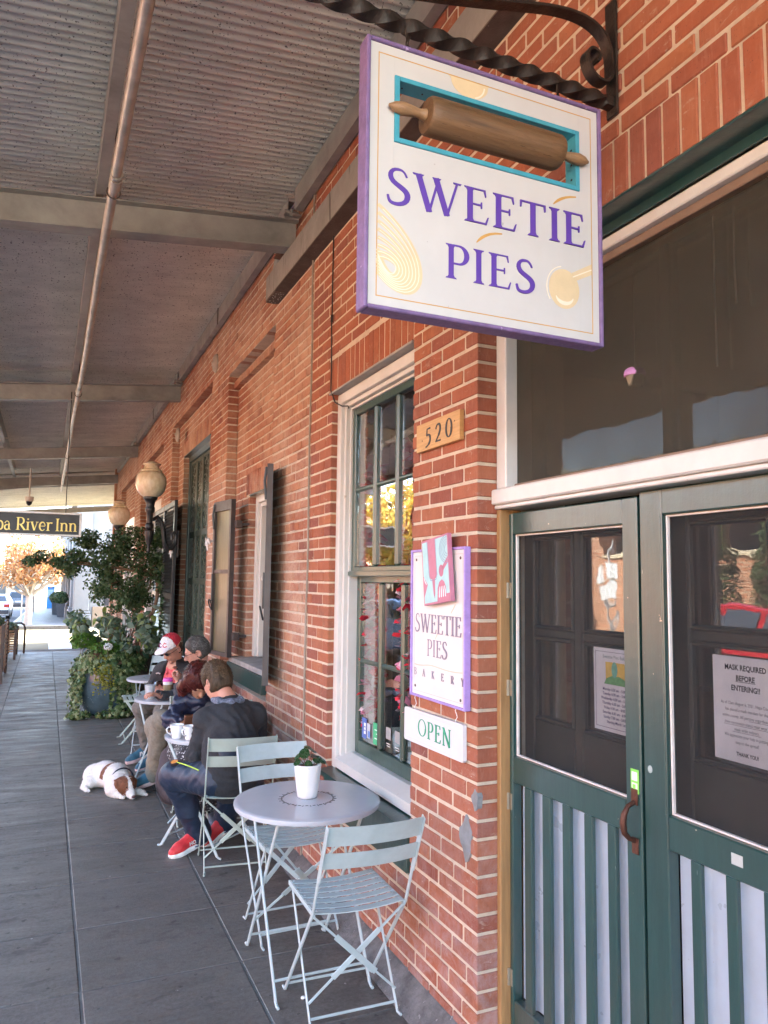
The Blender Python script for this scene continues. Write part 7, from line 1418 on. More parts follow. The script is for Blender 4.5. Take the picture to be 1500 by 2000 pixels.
# ================================================================== FOLIAGE
def leaf_mat(name, cols, rough=0.5, trans=0.25, gloss=0.4):
    m, t, bs = base_mat(name); at = t.new('ShaderNodeAttribute'); at.attribute_name = 'tone'
    c = t.ramp(at.outputs['Fac'], [(i/(len(cols)-1), q) for i, q in enumerate(cols)]); t.link(c, bs.inputs['Base Color'])
    bs.inputs['Roughness'].default_value = rough; bs.inputs['Specular IOR Level'].default_value = gloss
    tr = t.new('ShaderNodeBsdfTranslucent'); t.link(c, tr.inputs[0]); mx = t.new('ShaderNodeMixShader'); mx.inputs[0].default_value = trans
    out = t.n['Material Output']; t.link(bs.outputs[0], mx.inputs[1]); t.link(tr.outputs[0], mx.inputs[2]); t.link(mx.outputs[0], out.inputs[0]); return m
LEAF = {'oval': ([(0, 0, 0), (0.30, 0.42, -0.05), (0.72, 0.36, -0.08), (1, 0, -0.15), (0.72, -0.36, -0.08), (0.30, -0.42, -0.05), (0.5, 0, 0.06)], [(0, 1, 6), (1, 2, 6), (2, 3, 6), (3, 4, 6), (4, 5, 6), (5, 0, 6)]),
        'pointed': ([(0, 0, 0), (0.18, 0.26, -0.02), (0.45, 0.30, -0.07), (0.78, 0.16, -0.14), (1.05, 0, -0.26), (0.78, -0.16, -0.14), (0.45, -0.30, -0.07), (0.18, -0.26, -0.02), (0.25, 0, 0.05), (0.7, 0, -0.04)], [(0, 1, 8), (1, 2, 8), (2, 9, 8), (2, 3, 9), (3, 4, 9), (4, 5, 9), (5, 6, 9), (6, 8, 9), (6, 7, 8), (7, 0, 8)]),
        'lance': ([(0, 0, 0), (0.4, 0.20, 0.02), (1, 0, -0.12), (0.4, -0.20, 0.02)], [(0, 1, 2), (0, 2, 3)]),
        'ivy': ([(0, 0, 0), (0.02, 0.40, -0.04), (0.34, 0.30, 0), (0.55, 0.52, -0.08), (0.62, 0.2, 0), (1, 0, -0.1), (0.62, -0.2, 0), (0.55, -0.52, -0.08), (0.34, -0.30, 0), (0.02, -0.40, -0.04), (0.4, 0, 0.05)], [(i, (i+1) % 10, 10) for i in range(10)])}
def leaves(name, pts, nrm, size, kind, mat, parent, seed=0, jit=0.7, tip=None, tones=None):
    rg = np.random.RandomState(seed); n = len(pts); base, F = LEAF[kind]; base = np.array(base, float); base = base-np.array([0.4, 0, 0])
    N = nrm+rg.normal(size=(n, 3))*jit; N /= np.linalg.norm(N, axis=1)[:, None]
    t = (np.array(tip if tip is not None else (0, 0, -0.4))+rg.normal(size=(n, 3))*0.8); t -= N*(t*N).sum(1)[:, None]; t /= np.linalg.norm(t, axis=1)[:, None]; b = np.cross(N, t)
    s = size*rg.uniform(0.65, 1.35, n) if np.isscalar(size) else size
    V = pts[:, None, :]+s[:, None, None]*(base[None, :, 0:1]*t[:, None]+base[None, :, 1:2]*b[:, None]+base[None, :, 2:3]*N[:, None]); k = len(base)
    Fa = np.array(F); allF = (Fa[None]+np.arange(n)[:, None, None]*k).reshape(-1, 3)
    me = bpy.data.meshes.new(name); V = V.reshape(-1, 3).astype(np.float32); me.vertices.add(len(V)); me.vertices.foreach_set('co', V.ravel())
    me.loops.add(allF.size); me.loops.foreach_set('vertex_index', allF.ravel().astype(np.int32)); me.polygons.add(len(allF)); me.polygons.foreach_set('loop_start', (np.arange(len(allF))*3).astype(np.int32)); me.update(calc_edges=True)
    me.polygons.foreach_set('use_smooth', [True]*len(allF))
    tn = rg.uniform(0, 1, n) if tones is None else np.clip(tones+rg.normal(size=n)*0.15, 0, 1); a = me.attributes.new('tone', 'FLOAT', 'POINT'); a.data.foreach_set('value', np.repeat(tn, k).astype(np.float32))
    me.materials.append(mat); o = bpy.data.objects.new(name, me); link(o, parent); stuff(o); return o
def blobs(cs, n, rg, shell=0.55):       # points through a set of ellipsoidal clumps, thicker at the outside
    P = []; N = []; w = np.array([c[1][0]*c[1][1]*c[1][2] for c in cs])**0.7; w /= w.sum()
    for (c, r), k in zip(cs, (w*n).astype(int)):
        d = rg.normal(size=(k, 3)); d /= np.linalg.norm(d, axis=1)[:, None]; q = rg.uniform(shell, 1.05, k)**0.6; P.append(np.array(c)+d*np.array(r)*q[:, None]); N.append(d)
    return np.concatenate(P), np.concatenate(N)
m_bark = M('bark_brown', (0.17, 0.10, 0.06), 0.85, var=0.4, scale=18, bump=0.5, bscale=50, stretch=(1, 1, 0.3))
m_dkleaf = leaf_mat('leaf_dark_green', [(0.034, 0.070, 0.030), (0.075, 0.135, 0.055), (0.16, 0.22, 0.10)], 0.40, 0.5)
m_gyleaf = leaf_mat('leaf_grey_green', [(0.06, 0.11, 0.06), (0.14, 0.20, 0.14), (0.26, 0.32, 0.25), (0.20, 0.25, 0.06)], 0.6, 0.3)
m_ivy = leaf_mat('leaf_ivy', [(0.028, 0.062, 0.02), (0.065, 0.12, 0.035), (0.15, 0.20, 0.07), (0.32, 0.35, 0.19)], 0.5, 0.25)
m_sedum = leaf_mat('leaf_sedum', [(0.14, 0.15, 0.015), (0.28, 0.26, 0.03)], 0.6, 0.3)
m_flow = leaf_mat('petal_white', [(0.7, 0.7, 0.66), (0.8, 0.8, 0.78)], 0.6, 0.3)
m_glaze = M('pot_blue_glaze', (0.055, 0.085, 0.10), 0.22, var=0.35, scale=5, bump=0.06, bscale=12, spec=0.6); m_dpot = M('pot_dark_brown', (0.065, 0.042, 0.03), 0.5, var=0.3, scale=7)
m_rim = M('pot_rope_rim', (0.16, 0.085, 0.05), 0.6, var=0.3, scale=12); m_soil = MATS['potting_soil']
def pot(root, r, h, mat, rimm):
    pr = [(0.0, 0), (r*0.60, 0), (r*0.70, 0.03), (r*0.90, h*0.25), (r*1.02, h*0.55), (r*1.0, h*0.8), (r*0.93, h*0.93), (r*0.95, h)]
    MB().lathe(pr+[(r*0.86, h), (r*0.80, h*0.92), (0, h*0.92)], 44, cap=False).build('pot', mat, root, smooth=60)
    MB().lathe([(r*0.93, h-0.01), (r*1.0, h), (r*1.03, h+0.02), (r*1.0, h+0.042), (r*0.92, h+0.05), (r*0.85, h+0.04)], 88, cap=False, fn=lambda a, z: 1+0.012*math.sin(44*a+z*60)).build('rope_rim', rimm, root, smooth=60)
    MB().lathe([(r*0.86, h*0.93), (0, h*0.97)], 24, cap=False).build('soil', m_soil, root)
rg = np.random.RandomState(17)
p1_ = thing('planter', 'big blue grey glazed planter smothered in trailing ivy beside the wall', 'planter', (0.80, 10.62, 0)); pot(p1_, 0.37, 0.66, m_glaze, m_rim)
p2_ = thing('planter', 'dark brown planter with rope rim close to the wall behind the ivy planter', 'planter', (1.20, 11.02, 0)); pot(p2_, 0.29, 0.70, m_dpot, m_rim)
p3_ = thing('planter', 'low blue grey planter with flowers on the far side of the ivy planter', 'planter', (0.84, 12.1, 0)); pot(p3_, 0.32, 0.74, m_glaze, m_dpot)
def hang(c, r, zt, n, a0, a1, drop):         # strands falling over a rim
    P = []; N = []
    for i in range(n):
        a = math.radians(rg.uniform(a0, a1)); d = drop(a)*rg.uniform(0.55, 1.0); k = int(d/0.028)
        for j in range(max(3, k)):
            t = j/max(3, k); rr = r*(0.85+0.22*min(1, t*4))+0.03*math.sin(7*t+i)+0.03*t+rg.uniform(0, 0.05); aa = a+0.10*math.sin(3*t+i*1.7); P.append((c[0]+rr*math.cos(aa), c[1]+rr*math.sin(aa), max(0.015, zt+0.07*(1-t)-d*t+rg.normal()*0.012))); N.append((math.cos(aa), math.sin(aa), 0.45))
    return np.array(P), np.array(N)
iv = thing('ivy', 'variegated ivy spilling over the rim of the blue grey planter down to the slabs', 'plant', (0.80, 10.62, 0))
P, N = hang((0, 0), 0.37, 0.68, 165, -175, -10, lambda a: 0.70 if (-175 < math.degrees(a) < -140 or -84 < math.degrees(a) < -46) else 0.16); leaves('ivy_leaves', P, N, 0.052, 'ivy', m_ivy, iv, 1, 0.45, (0, 0, -1))
P, N = blobs([((0, -0.05, 0.72), (0.34, 0.32, 0.10)), ((-0.22, -0.22, 0.72), (0.16, 0.16, 0.13))], 900, rg); leaves('ivy_leaves', P, N, 0.048, 'ivy', m_ivy, iv, 2, 0.5)
P, N = blobs([((-0.36, -0.34, 0.05), (0.16, 0.12, 0.05)), ((0.05, -0.42, 0.05), (0.22, 0.08, 0.06))], 380, rg); leaves('ivy_leaves', P, N, 0.045, 'ivy', m_ivy, iv, 3, 0.5)
sd_ = thing('trailing_sedum', 'yellow green trailing plant hanging down the front of the blue grey planter', 'plant', (0.80, 10.62, 0)); P, N = hang((0, 0), 0.395, 0.68, 34, -112, -92, lambda a: 0.40); leaves('sedum_leaves', P, N, 0.026, 'oval', m_sedum, sd_, 4, 0.6, (0, 0, -1))
bs2 = thing('broad_leaf_shrub', 'grey green shrub with broad felted leaves growing out of the planters', 'shrub', (0.95, 10.8, 0.66))
cl = [((-0.12, -0.05, 0.38), (0.28, 0.26, 0.30)), ((0.18, -0.15, 0.30), (0.26, 0.24, 0.32)), ((-0.38, 0.05, 0.42), (0.22, 0.22, 0.22)), ((0.40, -0.2, 0.42), (0.18, 0.2, 0.30)), ((0.05, -0.20, 0.10), (0.26, 0.2, 0.20)), ((-0.50, 0.3, 0.50), (0.18, 0.2, 0.16))]
P, N = blobs(cl, 1700, rg, 0.35); keep = rg.uniform(size=len(P)) < 0.6+0.6*np.sin(P[:, 0]*15+P[:, 2]*8); P, N = P[keep], N[keep]; leaves('broad_leaves', P, N*0.7+A(0, -0.2, 0.6), 0.112*rg.uniform(0.45, 1.3, len(P)), 'pointed', m_gyleaf, bs2, 5, 0.75, (0, -0.3, -0.7), rg.uniform(0, 1, len(P)))
for i in range(26):
    a = rg.uniform(0, 6.28); r = rg.uniform(0.1, 0.42); MB().tube([(0.05*math.cos(a), 0.05*math.sin(a)+0.05, -0.05), (r*0.6*math.cos(a), r*0.6*math.sin(a), 0.25), (r*math.cos(a), r*math.sin(a)-0.03, 0.35+rg.uniform(0, 0.3))], [0.008, 0.006, 0.003], 5).build('stem', m_bark, bs2)
gf = thing('fern_clump', 'bright green fern like clump at the front of the planters', 'plant', (0.72, 10.45, 0.72)); P, N = blobs([((0, 0, 0.10), (0.20, 0.16, 0.12)), ((-0.25, 0.15, 0.22), (0.16, 0.16, 0.10))], 700, rg); leaves('fern_leaves', P, N+A(0, 0, 0.6), 0.07, 'lance', leaf_mat('leaf_bright', [(0.06, 0.14, 0.02), (0.13, 0.25, 0.04)], 0.5, 0.35), gf, 6, 0.6)
hb2 = thing('heather', 'small russet sprigs growing at the rim of the blue grey planter', 'plant', (0.66, 10.36, 0.70)); P, N = blobs([((0, 0, 0.05), (0.13, 0.10, 0.08))], 420, rg); leaves('heather_sprigs', P, N+A(0, 0, 1), 0.04, 'lance', leaf_mat('leaf_russet', [(0.10, 0.05, 0.035), (0.20, 0.11, 0.06)], 0.8, 0.2), hb2, 7, 0.5)
for (x, y, z, nf, r, lb) in ((0.76, 10.30, 0.88, 30, 0.055, 'cluster of white flowers in the middle of the planter'), (0.45, 10.55, 0.93, 10, 0.028, 'single small white flower at the left edge of the planter')):
    fl = thing('white_flower', lb, 'flower', (x, y, z)); P, N = blobs([((0, 0, 0), (r, r, r*0.8))], nf*6, rg, 0.8); leaves('petals', P, N, 0.018, 'oval', m_flow, fl, 8, 0.4); MB().tube([(0, 0, -0.16), (0, 0, 0)], 0.004, 5).build('stem', m_bark, fl)
# evergreen with a bent trunk arching over the planters
tr_ = thing('small_tree', 'dark evergreen small tree with bent brown trunk arching from the planter out over the sidewalk', 'tree', (1.20, 11.02, 0.66))
trunk = [(0.0, 0.0, -0.02), (-0.05, -0.1, 0.25), (-0.02, -0.15, 0.42), (0.16, -0.16, 0.62), (0.24, -0.14, 0.82), (0.24, -0.08, 1.05), (0.16, 0.0, 1.22), (0.0, 0.0, 1.24), (-0.2, 0.02, 1.22)]
tp = bez([trunk[0], trunk[1], trunk[2], trunk[3], trunk[4], trunk[5], trunk[6]] , 8); tp = [tuple(p) for p in tp]+[(0.05, 0, 1.26), (-0.15, 0.0, 1.24)]
MB().tube(tp, [0.032-0.014*i/len(tp) for i in range(len(tp))], 9).build('trunk', m_bark, tr_, smooth=60)
def limb(p, q, r0, sag=0.1):
    p, q = Vector(p), Vector(q); m = (p+q)/2+Vector((rg.uniform(-.05, .05), rg.uniform(-.05, .05), sag)); MB().tube([p, p.lerp(m, 0.6), m, m.lerp(q, 0.6), q], [r0, r0*0.8, r0*0.65, r0*0.5, r0*0.25], 6).build('branch', m_bark, tr_, smooth=60)
CR = [((-0.20, 0.05, 1.50), (0.38, 0.36, 0.32)), ((-0.55, 0.0, 1.38), (0.36, 0.34, 0.32)), ((-0.10, 0.1, 1.05), (0.32, 0.34, 0.36)), ((-0.45, 0.05, 0.98), (0.30, 0.30, 0.26)), ((-0.90, -0.05, 1.28), (0.28, 0.26, 0.20)), ((-1.18, -0.1, 1.33), (0.22, 0.22, 0.13)), ((-1.38, -0.1, 1.30), (0.12, 0.16, 0.08)), ((0.08, 0.05, 1.66), (0.28, 0.28, 0.20)), ((0.05, 0.15, 0.75), (0.24, 0.24, 0.26)), ((-0.30, -0.2, 0.82), (0.20, 0.18, 0.2)), ((0.20, -0.05, 1.28), (0.14, 0.2, 0.26)), ((-0.75, 0.1, 1.62), (0.26, 0.25, 0.14))]
for c, r in CR: limb((0.15, 0.0, 1.15), (c[0], c[1], c[2]), 0.014, 0.03)
P, N = blobs(CR, 18500, rg, 0.2); keep = rg.uniform(size=len(P)) < 0.42+0.75*np.sin(P[:, 0]*13+P[:, 2]*9)*np.sin(P[:, 1]*7+P[:, 2]*14+1); P, N = P[keep], N[keep]
leaves('crown', P, N+A(0, -0.2, 0.4), 0.045, 'pointed', m_dkleaf, tr_, 9, 0.6, (0, 0, -0.6))
P, N = blobs([((0.34, -0.25, 0.55), (0.10, 0.14, 0.55)), ((0.26, -0.18, 1.15), (0.10, 0.14, 0.4))], 330, rg, 0.2); P[:, 0] = np.minimum(P[:, 0], 0.27); leaves('crown_sprays', P, N, 0.06, 'oval', m_dkleaf, tr_, 10, 0.7)
# ================================================================== WALL LANTERNS
m_lg = base_mat('lantern_glass'); mm, t_, b_ = m_lg; t_.link(t_.ramp(t_.noise(t_.mapping(t_.new('ShaderNodeTexCoord').outputs['Object'], (1, 1, 0.5)), 26, 4, 0.6), [(0.3, (0.66, 0.54, 0.36)), (0.7, (0.86, 0.78, 0.62))]), b_.inputs['Base Color']); b_.inputs['Roughness'].default_value = 0.18; b_.inputs['Transmission Weight'].default_value = 0.12; b_.inputs['Subsurface Weight'].default_value = 0.15; b_.inputs['Specular IOR Level'].default_value = 0.6
def lantern(loc, lb, wall_y):
    t = thing('wall_lantern', lb, 'lantern', loc, 0, 'lanterns on the brick wall')
    MB().lathe([(0.075, 0.0), (0.125, 0.03), (0.165, 0.085), (0.184, 0.15), (0.188, 0.21), (0.176, 0.265), (0.150, 0.305), (0.122, 0.322)], 40, cap=False, fn=lambda a, z: 1+0.006*math.cos(24*a)).build('globe', mm, t, smooth=60)
    MB().lathe([(0.120, 0.320), (0.132, 0.328), (0.130, 0.342), (0.104, 0.350), (0.090, 0.372), (0.085, 0.40), (0.108, 0.412), (0.110, 0.422), (0.080, 0.435), (0.055, 0.45), (0.0, 0.465)], 36, cap=False).build('cap', mm, t, smooth=40)
    MB().lathe([(0.0, -0.70), (0.012, -0.69), (0.022, -0.66), (0.014, -0.63), (0.016, -0.60), (0.040, -0.54), (0.052, -0.47), (0.055, -0.42), (0.036, -0.40), (0.050, -0.38), (0.050, -0.34), (0.034, -0.32), (0.040, -0.20), (0.058, -0.17), (0.058, -0.13), (0.048, -0.11), (0.062, -0.04), (0.085, -0.02), (0.085, 0.012), (0.06, 0.02), (0, 0.02)], 28, cap=False, fn=lambda a, z: 1+(0.05*math.cos(12*a) if (-0.32 < z < -0.2 or z < -0.41) else 0)).build('stem', m_black, t, smooth=40)
    wx = D-loc[0]; wy = wall_y-loc[1]
    B = lambda x, z: (x*wx, x*wy, z)
    MB().tube([B(0.10, -0.28), B(0.25, -0.24), B(0.40, -0.30), B(0.48, -0.42), B(0.52, -0.54), B(0.62, -0.63), B(0.78, -0.63), B(0.90, -0.56), B(0.92, -0.47), B(0.84, -0.42), B(0.76, -0.45), B(0.77, -0.52)], [0.024, 0.028, 0.03, 0.03, 0.03, 0.03, 0.028, 0.026, 0.024, 0.022, 0.018, 0.014], 10).build('scroll_arm', m_black, t, smooth=60)
    MB().cbox(wx-0.016, wx-0.001, wy-0.05, wy+0.05, -0.74, -0.40, 0.004).tube([B(0.90, -0.55), (wx-0.01, wy, -0.55)], 0.022, 8).build('wall_plate', m_black, t)
lantern((1.145, 9.78, 2.755), 'nearer cream globe lantern on a black scroll arm above the cap wearer', 9.85)
lantern((1.135, 14.2, 2.68), 'farther cream globe lantern on a black scroll arm, half hidden by the evergreen', 14.3)
# ================================================================== INN SIGN, CAMERA DOME
ins = thing('inn_sign', 'dark hanging sign with pale frame and gold letters spelling an inn name under the canopy', 'sign', (-0.52, 9.9, 2.24))
IF = ((0, 0, 0), (1, 0, 0), (0, 0, 1), (0, -1, 0)); m_insd = M('sign_charcoal', (0.035, 0.036, 0.04), 0.5, var=0.2, scale=5); m_insf = M('sign_grey_frame', (0.74, 0.73, 0.70), 0.5, 0.0)
MB().box(-0.858, 0.858, -0.015, 0.05, 0.022, 0.262).build('board', m_insd, ins)
f = MB()
for (a, b, c, d) in ((-0.885, -0.859, 0, 0.285), (0.859, 0.885, 0, 0.285), (-0.859, 0.859, 0, 0.0215), (-0.859, 0.859, 0.2625, 0.285)): f.cbox(a, b, -0.03, 0.06, c, d, 0.003)
f.build('frame', m_insf, ins)
m_gil = M('gilt_letters', (0.85, 0.68, 0.20), 0.4, 0.1, var=0.08)
for w_, x, wd in (('Na', -0.25, 0.20), ('pa', -0.035, 0.145), ('River', 0.165, 0.395), ('Inn', 0.590, 0.245)): lettering(MB(), w_, ((0, -0.0155, 0), (1, 0, 0), (0, 0, 1), (0, -1, 0)), x, 0.060, 0.150, wd, 0.03, 1.05, 0.006).build('lettering', m_gil, ins)
for x in (-0.7, 0.7): MB().tube([(x, 0.015, 0.285), (x, 0.015, 1.79+0.1*(x-0.8))], 0.006, 6).build('hanger_rod', m_black, ins)
sc_ = thing('security_camera', 'white dome security camera on a bracket under the far canopy', 'camera', (-0.39, 17.0, 3.25))
MB().lathe([(0.0, 0.13), (0.085, 0.13), (0.085, 0.05), (0.07, 0.03)], 20, cap=False).build('housing', m_wtrim, sc_, smooth=40); MB().lathe([(0.062, 0.03), (0.05, -0.02), (0.02, -0.05), (0, -0.052)], 20, cap=False).build('dome', m_black, sc_, smooth=60); MB().tube([(0, 0, 0.13), (0, 0, 0.72)], 0.015, 8).build('bracket', m_wtrim, sc_)
# ================================================================== SIDEWALK FURNITURE AT THE LEFT
m_slat = M('bench_slat_wood', (0.30, 0.17, 0.09), 0.6, var=0.25, scale=3, stretch=(1, 1, 14)); m_benf = M('bench_frame', (0.075, 0.045, 0.032), 0.6, var=0.2)
def slat_bench(x0, x1, y0, y1, h, n, lb, nm, legs_=True):
    t = thing(nm, lb, 'bench' if nm == 'slatted_bench' else 'planter', ((x0+x1)/2, (y0+y1)/2, 0)); w, l = (x1-x0)/2, (y1-y0)/2
    for sx in (-1, 1):
        for sy in (-1, 1): MB().cbox(sx*w-0.025, sx*w+0.025, sy*l-0.025, sy*l+0.025, 0, h+0.02, 0.004).build('leg', m_benf, t)
    k = (h-0.14)/n; 
    m1_ = MB().cbox(-w+0.028, w-0.028, -0.012, 0.012, -k*0.29, k*0.29, 0.004).mesh('slat', m_slat); m2__ = MB().cbox(-0.012, 0.012, -l+0.028, l-0.028, -k*0.29, k*0.29, 0.004).mesh('slat', m_slat)
    for i in range(n):
        for sy in (-1, 1): o = bpy.data.objects.new('slat', m1_); link(o, t); o.location = (0, sy*l, 0.14+k*(i+0.5))
        for sx in (-1, 1): o = bpy.data.objects.new('slat', m2__); link(o, t); o.location = (sx*w, 0, 0.14+k*(i+0.5))
    return t
b1 = slat_bench(-0.90, -0.535, 18.05, 19.3, 0.62, 9, 'slatted wooden planter box by the kerb with bright gaps between its boards', 'slatted_planter')
b2_ = slat_bench(-1.05, -0.60, 14.0, 15.6, 0.95, 12, 'nearer slatted wooden planter box cut by the left edge of the view', 'slatted_planter')
for bx, lb, z in ((b1, 'low green plants in the farther slatted planter', 0.62), (b2_, 'low green plants in the nearer slatted planter at the left edge', 0.95)):
    pl3 = thing('planter_greenery', lb, 'plant', (bx.location.x, bx.location.y, z)); P, N = blobs([((0, -0.3, 0.02), (0.2, 0.28, 0.13)), ((0, 0.25, 0.02), (0.2, 0.28, 0.10))], 800, rg); leaves('leaves', P, N, 0.06, 'oval', m_gyleaf, pl3, 12, 0.6)
hoop = thing('hoop_rack', 'brown tubular hoop rack standing beside the farther slatted planter', 'bike rack', (-0.47, 19.45, 0)); MB().tube([(-0.24, 0, 0), (-0.24, 0, 0.55), (-0.22, 0, 0.64), (-0.16, 0, 0.69), (0.0, 0, 0.69), (0.06, 0, 0.65), (0.085, 0, 0.57), (0.085, 0, 0)], 0.022, 10).build('hoop', m_benf, hoop, smooth=60)
hoop2 = thing('hoop_rack', 'dark tubular hoop rack behind the planters near the corner', 'bike rack', (0.84, 20.9, -0.14)); MB().tube([(-0.14, 0, 0), (-0.14, 0, 0.5), (-0.10, 0, 0.68), (0.0, 0, 0.77), (0.14, 0, 0.77), (0.2, 0, 0.7), (0.2, 0, 0)], 0.02, 10).build('hoop', m_benf, hoop2, smooth=60)
# ================================================================== FAR STREET
def wallbox(mb, x0, x1, y0, y1, z0, z1, m=0): return mb.box(x0, x1, y0, y1, z0, z1, m)
m_greyst = M('grey_stone_paint', (0.24, 0.24, 0.225), 0.8, var=0.08, scale=2, world_space=True); m_tanst = M('tan_stone', (0.30, 0.22, 0.14), 0.85, var=0.12, scale=2, world_space=True); m_redp = M('red_panel', (0.30, 0.06, 0.04), 0.7, var=0.1, world_space=True); m_dwin = M('far_window', (0.03, 0.04, 0.05), 0.12, spec=0.6)
g = gz(38)
fb = thing('corner_building', 'pale grey columned shop building across the side street, partly behind the evergreen', 'building', (1.3, 37.2, g))
LO = lambda mb: mb.xform(Matrix.Translation((-1.3, -37.2, -g)))
LO(MB().box(1.62, 14, 37.4, 78, g-0.6, g+8.2)).build('wall', m_greyst, fb)
for i in range(7):
    y = 37.25+5.4*i; o = LO(MB().cbox(1.18, 1.85, y, y+0.75, g+0.55, g+5.6, 0.03).cbox(1.08, 1.95, y-0.1, y+0.85, g-0.9, g+0.42, 0.04).cbox(1.12, 1.90, y-0.06, y+0.81, g+0.43, g+0.54, 0.03)).build('column', m_greyst, fb)
    if i < 6: LO(MB().box(1.55, 1.61, y+0.95, y+5.2, g+0.4-0.02*i*5, g+3.6)).build('shop_window', m_dwin, fb); LO(MB().cbox(1.50, 1.615, y+0.95, y+5.2, g-1.2, g+0.39-0.1*i, 0.02)).build('bulkhead', m_redp if i in (0,) else m_greyst, fb)
LO(MB().cbox(1.02, 1.9, 37.0, 78, g+5.62, g+6.2, 0.03)).build('cornice', m_greyst, fb)
LO(MB().box(2.5, 3.6, 37.36, 37.40, g+0.8, g+2.6)).build('window', m_dwin, fb); LO(MB().cbox(2.0, 13.8, 37.33, 37.398, g-0.4, g+0.75, 0.02)).build('base_course', m_tanst, fb)
aw = LO(MB().add([(1.0, 43, g+3.4), (-0.1, 43, g+2.7), (-0.1, 76, g+2.2), (1.0, 76, g+2.9), (1.0, 43, g+3.46), (-0.1, 43, g+2.76), (-0.1, 76, g+2.26), (1.0, 76, g+2.96)], [(0, 1, 2, 3), (4, 7, 6, 5), (0, 4, 5, 1), (1, 5, 6, 2), (2, 6, 7, 3), (3, 7, 4, 0)])).build('awning', M('awning_grey', (0.35, 0.38, 0.42), 0.8), fb)
def topiary(x, y, s, lb):
    z = gz(y); t = thing('topiary_planter', lb, 'planter', (x, y, z)); MB().lathe([(0.0, 0), (0.22*s, 0), (0.30*s, 0.75*s), (0.27*s, 0.75*s), (0, 0.70*s)], 4, cap=False).xform(Matrix.Rotation(PI/4, 4, 'Z')).build('pot', M('planter_slate', (0.075, 0.085, 0.095), 0.6), t)
    P, N = blobs([((0, 0, 1.02*s), (0.36*s, 0.36*s, 0.36*s))], 700, rg, 0.7); leaves('clipped_ball', P, N, 0.09*s, 'oval', m_dkleaf, t, 13, 0.5)
topiary(0.84, 47.0, 1.05, 'clipped round shrub in a slate planter nearer the grey columns'); topiary(0.62, 52.5, 1.05, 'clipped round shrub in a slate planter farther along the shop fronts')
nb_ = thing('news_box', 'bright blue box standing far along the sidewalk', 'box', (0.45, 76, gz(76))); MB().cbox(-0.3, 0.35, -0.3, 0.3, 0, 2.0, 0.02).build('cabinet', M('box_blue', (0.04, 0.25, 0.62), 0.5), nb_); MB().cbox(-0.25, 0.3, -0.32, -0.305, 1.0, 1.7, 0.01).build('door', M('box_pale', (0.35, 0.55, 0.8), 0.4), nb_)
gs = thing('shop_sign', 'small green shop sign projecting far down the street', 'sign', (0.15, 80, gz(80)+3.15)); MB().cbox(-0.75, 0.75, -0.06, 0.06, 0, 0.55, 0.02).build('board', M('far_green', (0.03, 0.42, 0.22), 0.5), gs); MB().tube([(0.75, 0, 0.3), (1.6, 0, 0.3)], 0.03, 6).build('arm', m_black, gs)
# street tree in autumn leaf
m_aut = leaf_mat('leaf_autumn_orange', [(0.32, 0.14, 0.05), (0.48, 0.24, 0.09), (0.56, 0.36, 0.17)], 0.7, 0.45); m_aut2 = leaf_mat('leaf_autumn_yellow', [(0.36, 0.22, 0.03), (0.55, 0.36, 0.06), (0.30, 0.25, 0.05)], 0.7, 0.4)
m_pale = M('bark_pale', (0.42, 0.36, 0.29), 0.85, var=0.15, scale=6, bump=0.3, bscale=30)
def tree(loc, h, ht, rx, n, leaf, mat, lb, seed, bark, density=0.35, rt=0.13):
    rg2 = np.random.RandomState(seed); t = thing('street_tree', lb, 'tree', loc); MB().tube([(0, 0, -0.2), (0, 0, 0.1), (0.02, 0, ht*0.5), (0.0, 0.02, ht)], [rt*1.35, rt*1.05, rt*0.95, rt*0.9], 10).build('trunk', bark, t, smooth=60); CB = []
    br_ = MB()
    for i in range(26):
        a = rg2.uniform(0, 6.28); e = rg2.uniform(0.45, 1.35); L_ = rg2.uniform(0.5, 1.0)*(h-ht); p = [Vector((0, 0, ht*rg2.uniform(0.85, 1)))]; d = Vector((math.cos(a)*math.cos(e), math.sin(a)*math.cos(e), math.sin(e)))
        for k in range(5): d = (d+Vector(rg2.normal(size=3)*0.16)+Vector((0, 0, 0.1))).normalized(); q = p[-1]+d*L_/5; q.x = max(-rx, min(rx, q.x)); q.y = max(-rx, min(rx, q.y)); p.append(q)
        br_.tube(p, [rt*0.42*(1-0.16*k) for k in range(6)], 5)
        for k in (3, 4, 5): CB.append((tuple(p[k]), (rx*0.30, rx*0.30, rx*0.26)))
    o = br_.build('limb', bark, t, smooth=60); stuff(o)
    P, N = blobs(CB, n, rg2, density); leaves('crown', P, N, leaf, 'lance', mat, t, seed, 0.9)
    return t
tree((-0.62, 35.8, gz(35.8)), 4.3, 1.35, 1.05, 2600, 0.20, m_aut, 'orange autumn street tree with pale trunk on the sunlit corner', 21, m_pale, 0.2, 0.15)
for i, (x, y, lb) in enumerate(((-0.75, 47, 'second orange autumn tree farther along the kerb'), (-0.8, 60, 'third bare autumn tree along the far kerb'), (-9.9, 44, 'pale autumn tree across the road at the left'))): tree((x, y, gz(y)), 4.6, 1.9, 1.2, 900 if i else 1500, 0.22, m_aut, lb, 22+i, m_pale, 0.2, 0.12)
tree((-5.6, 18.5, -0.05), 5.2, 1.2, 1.8, 4200, 0.24, m_aut2, 'golden autumn tree across the road, mirrored in the sash window', 30, m_bark, 0.25, 0.16)
for n_ in ('sign pole',): 
    o = MB().tube([(0, 0, 0), (0, 0, 2.7)], 0.03, 8).build('sign_pole', m_galv); o.location = (-0.95, 38.5, gz(38)); T(o, 'thin grey pole beside the orange autumn tree', 'pole')
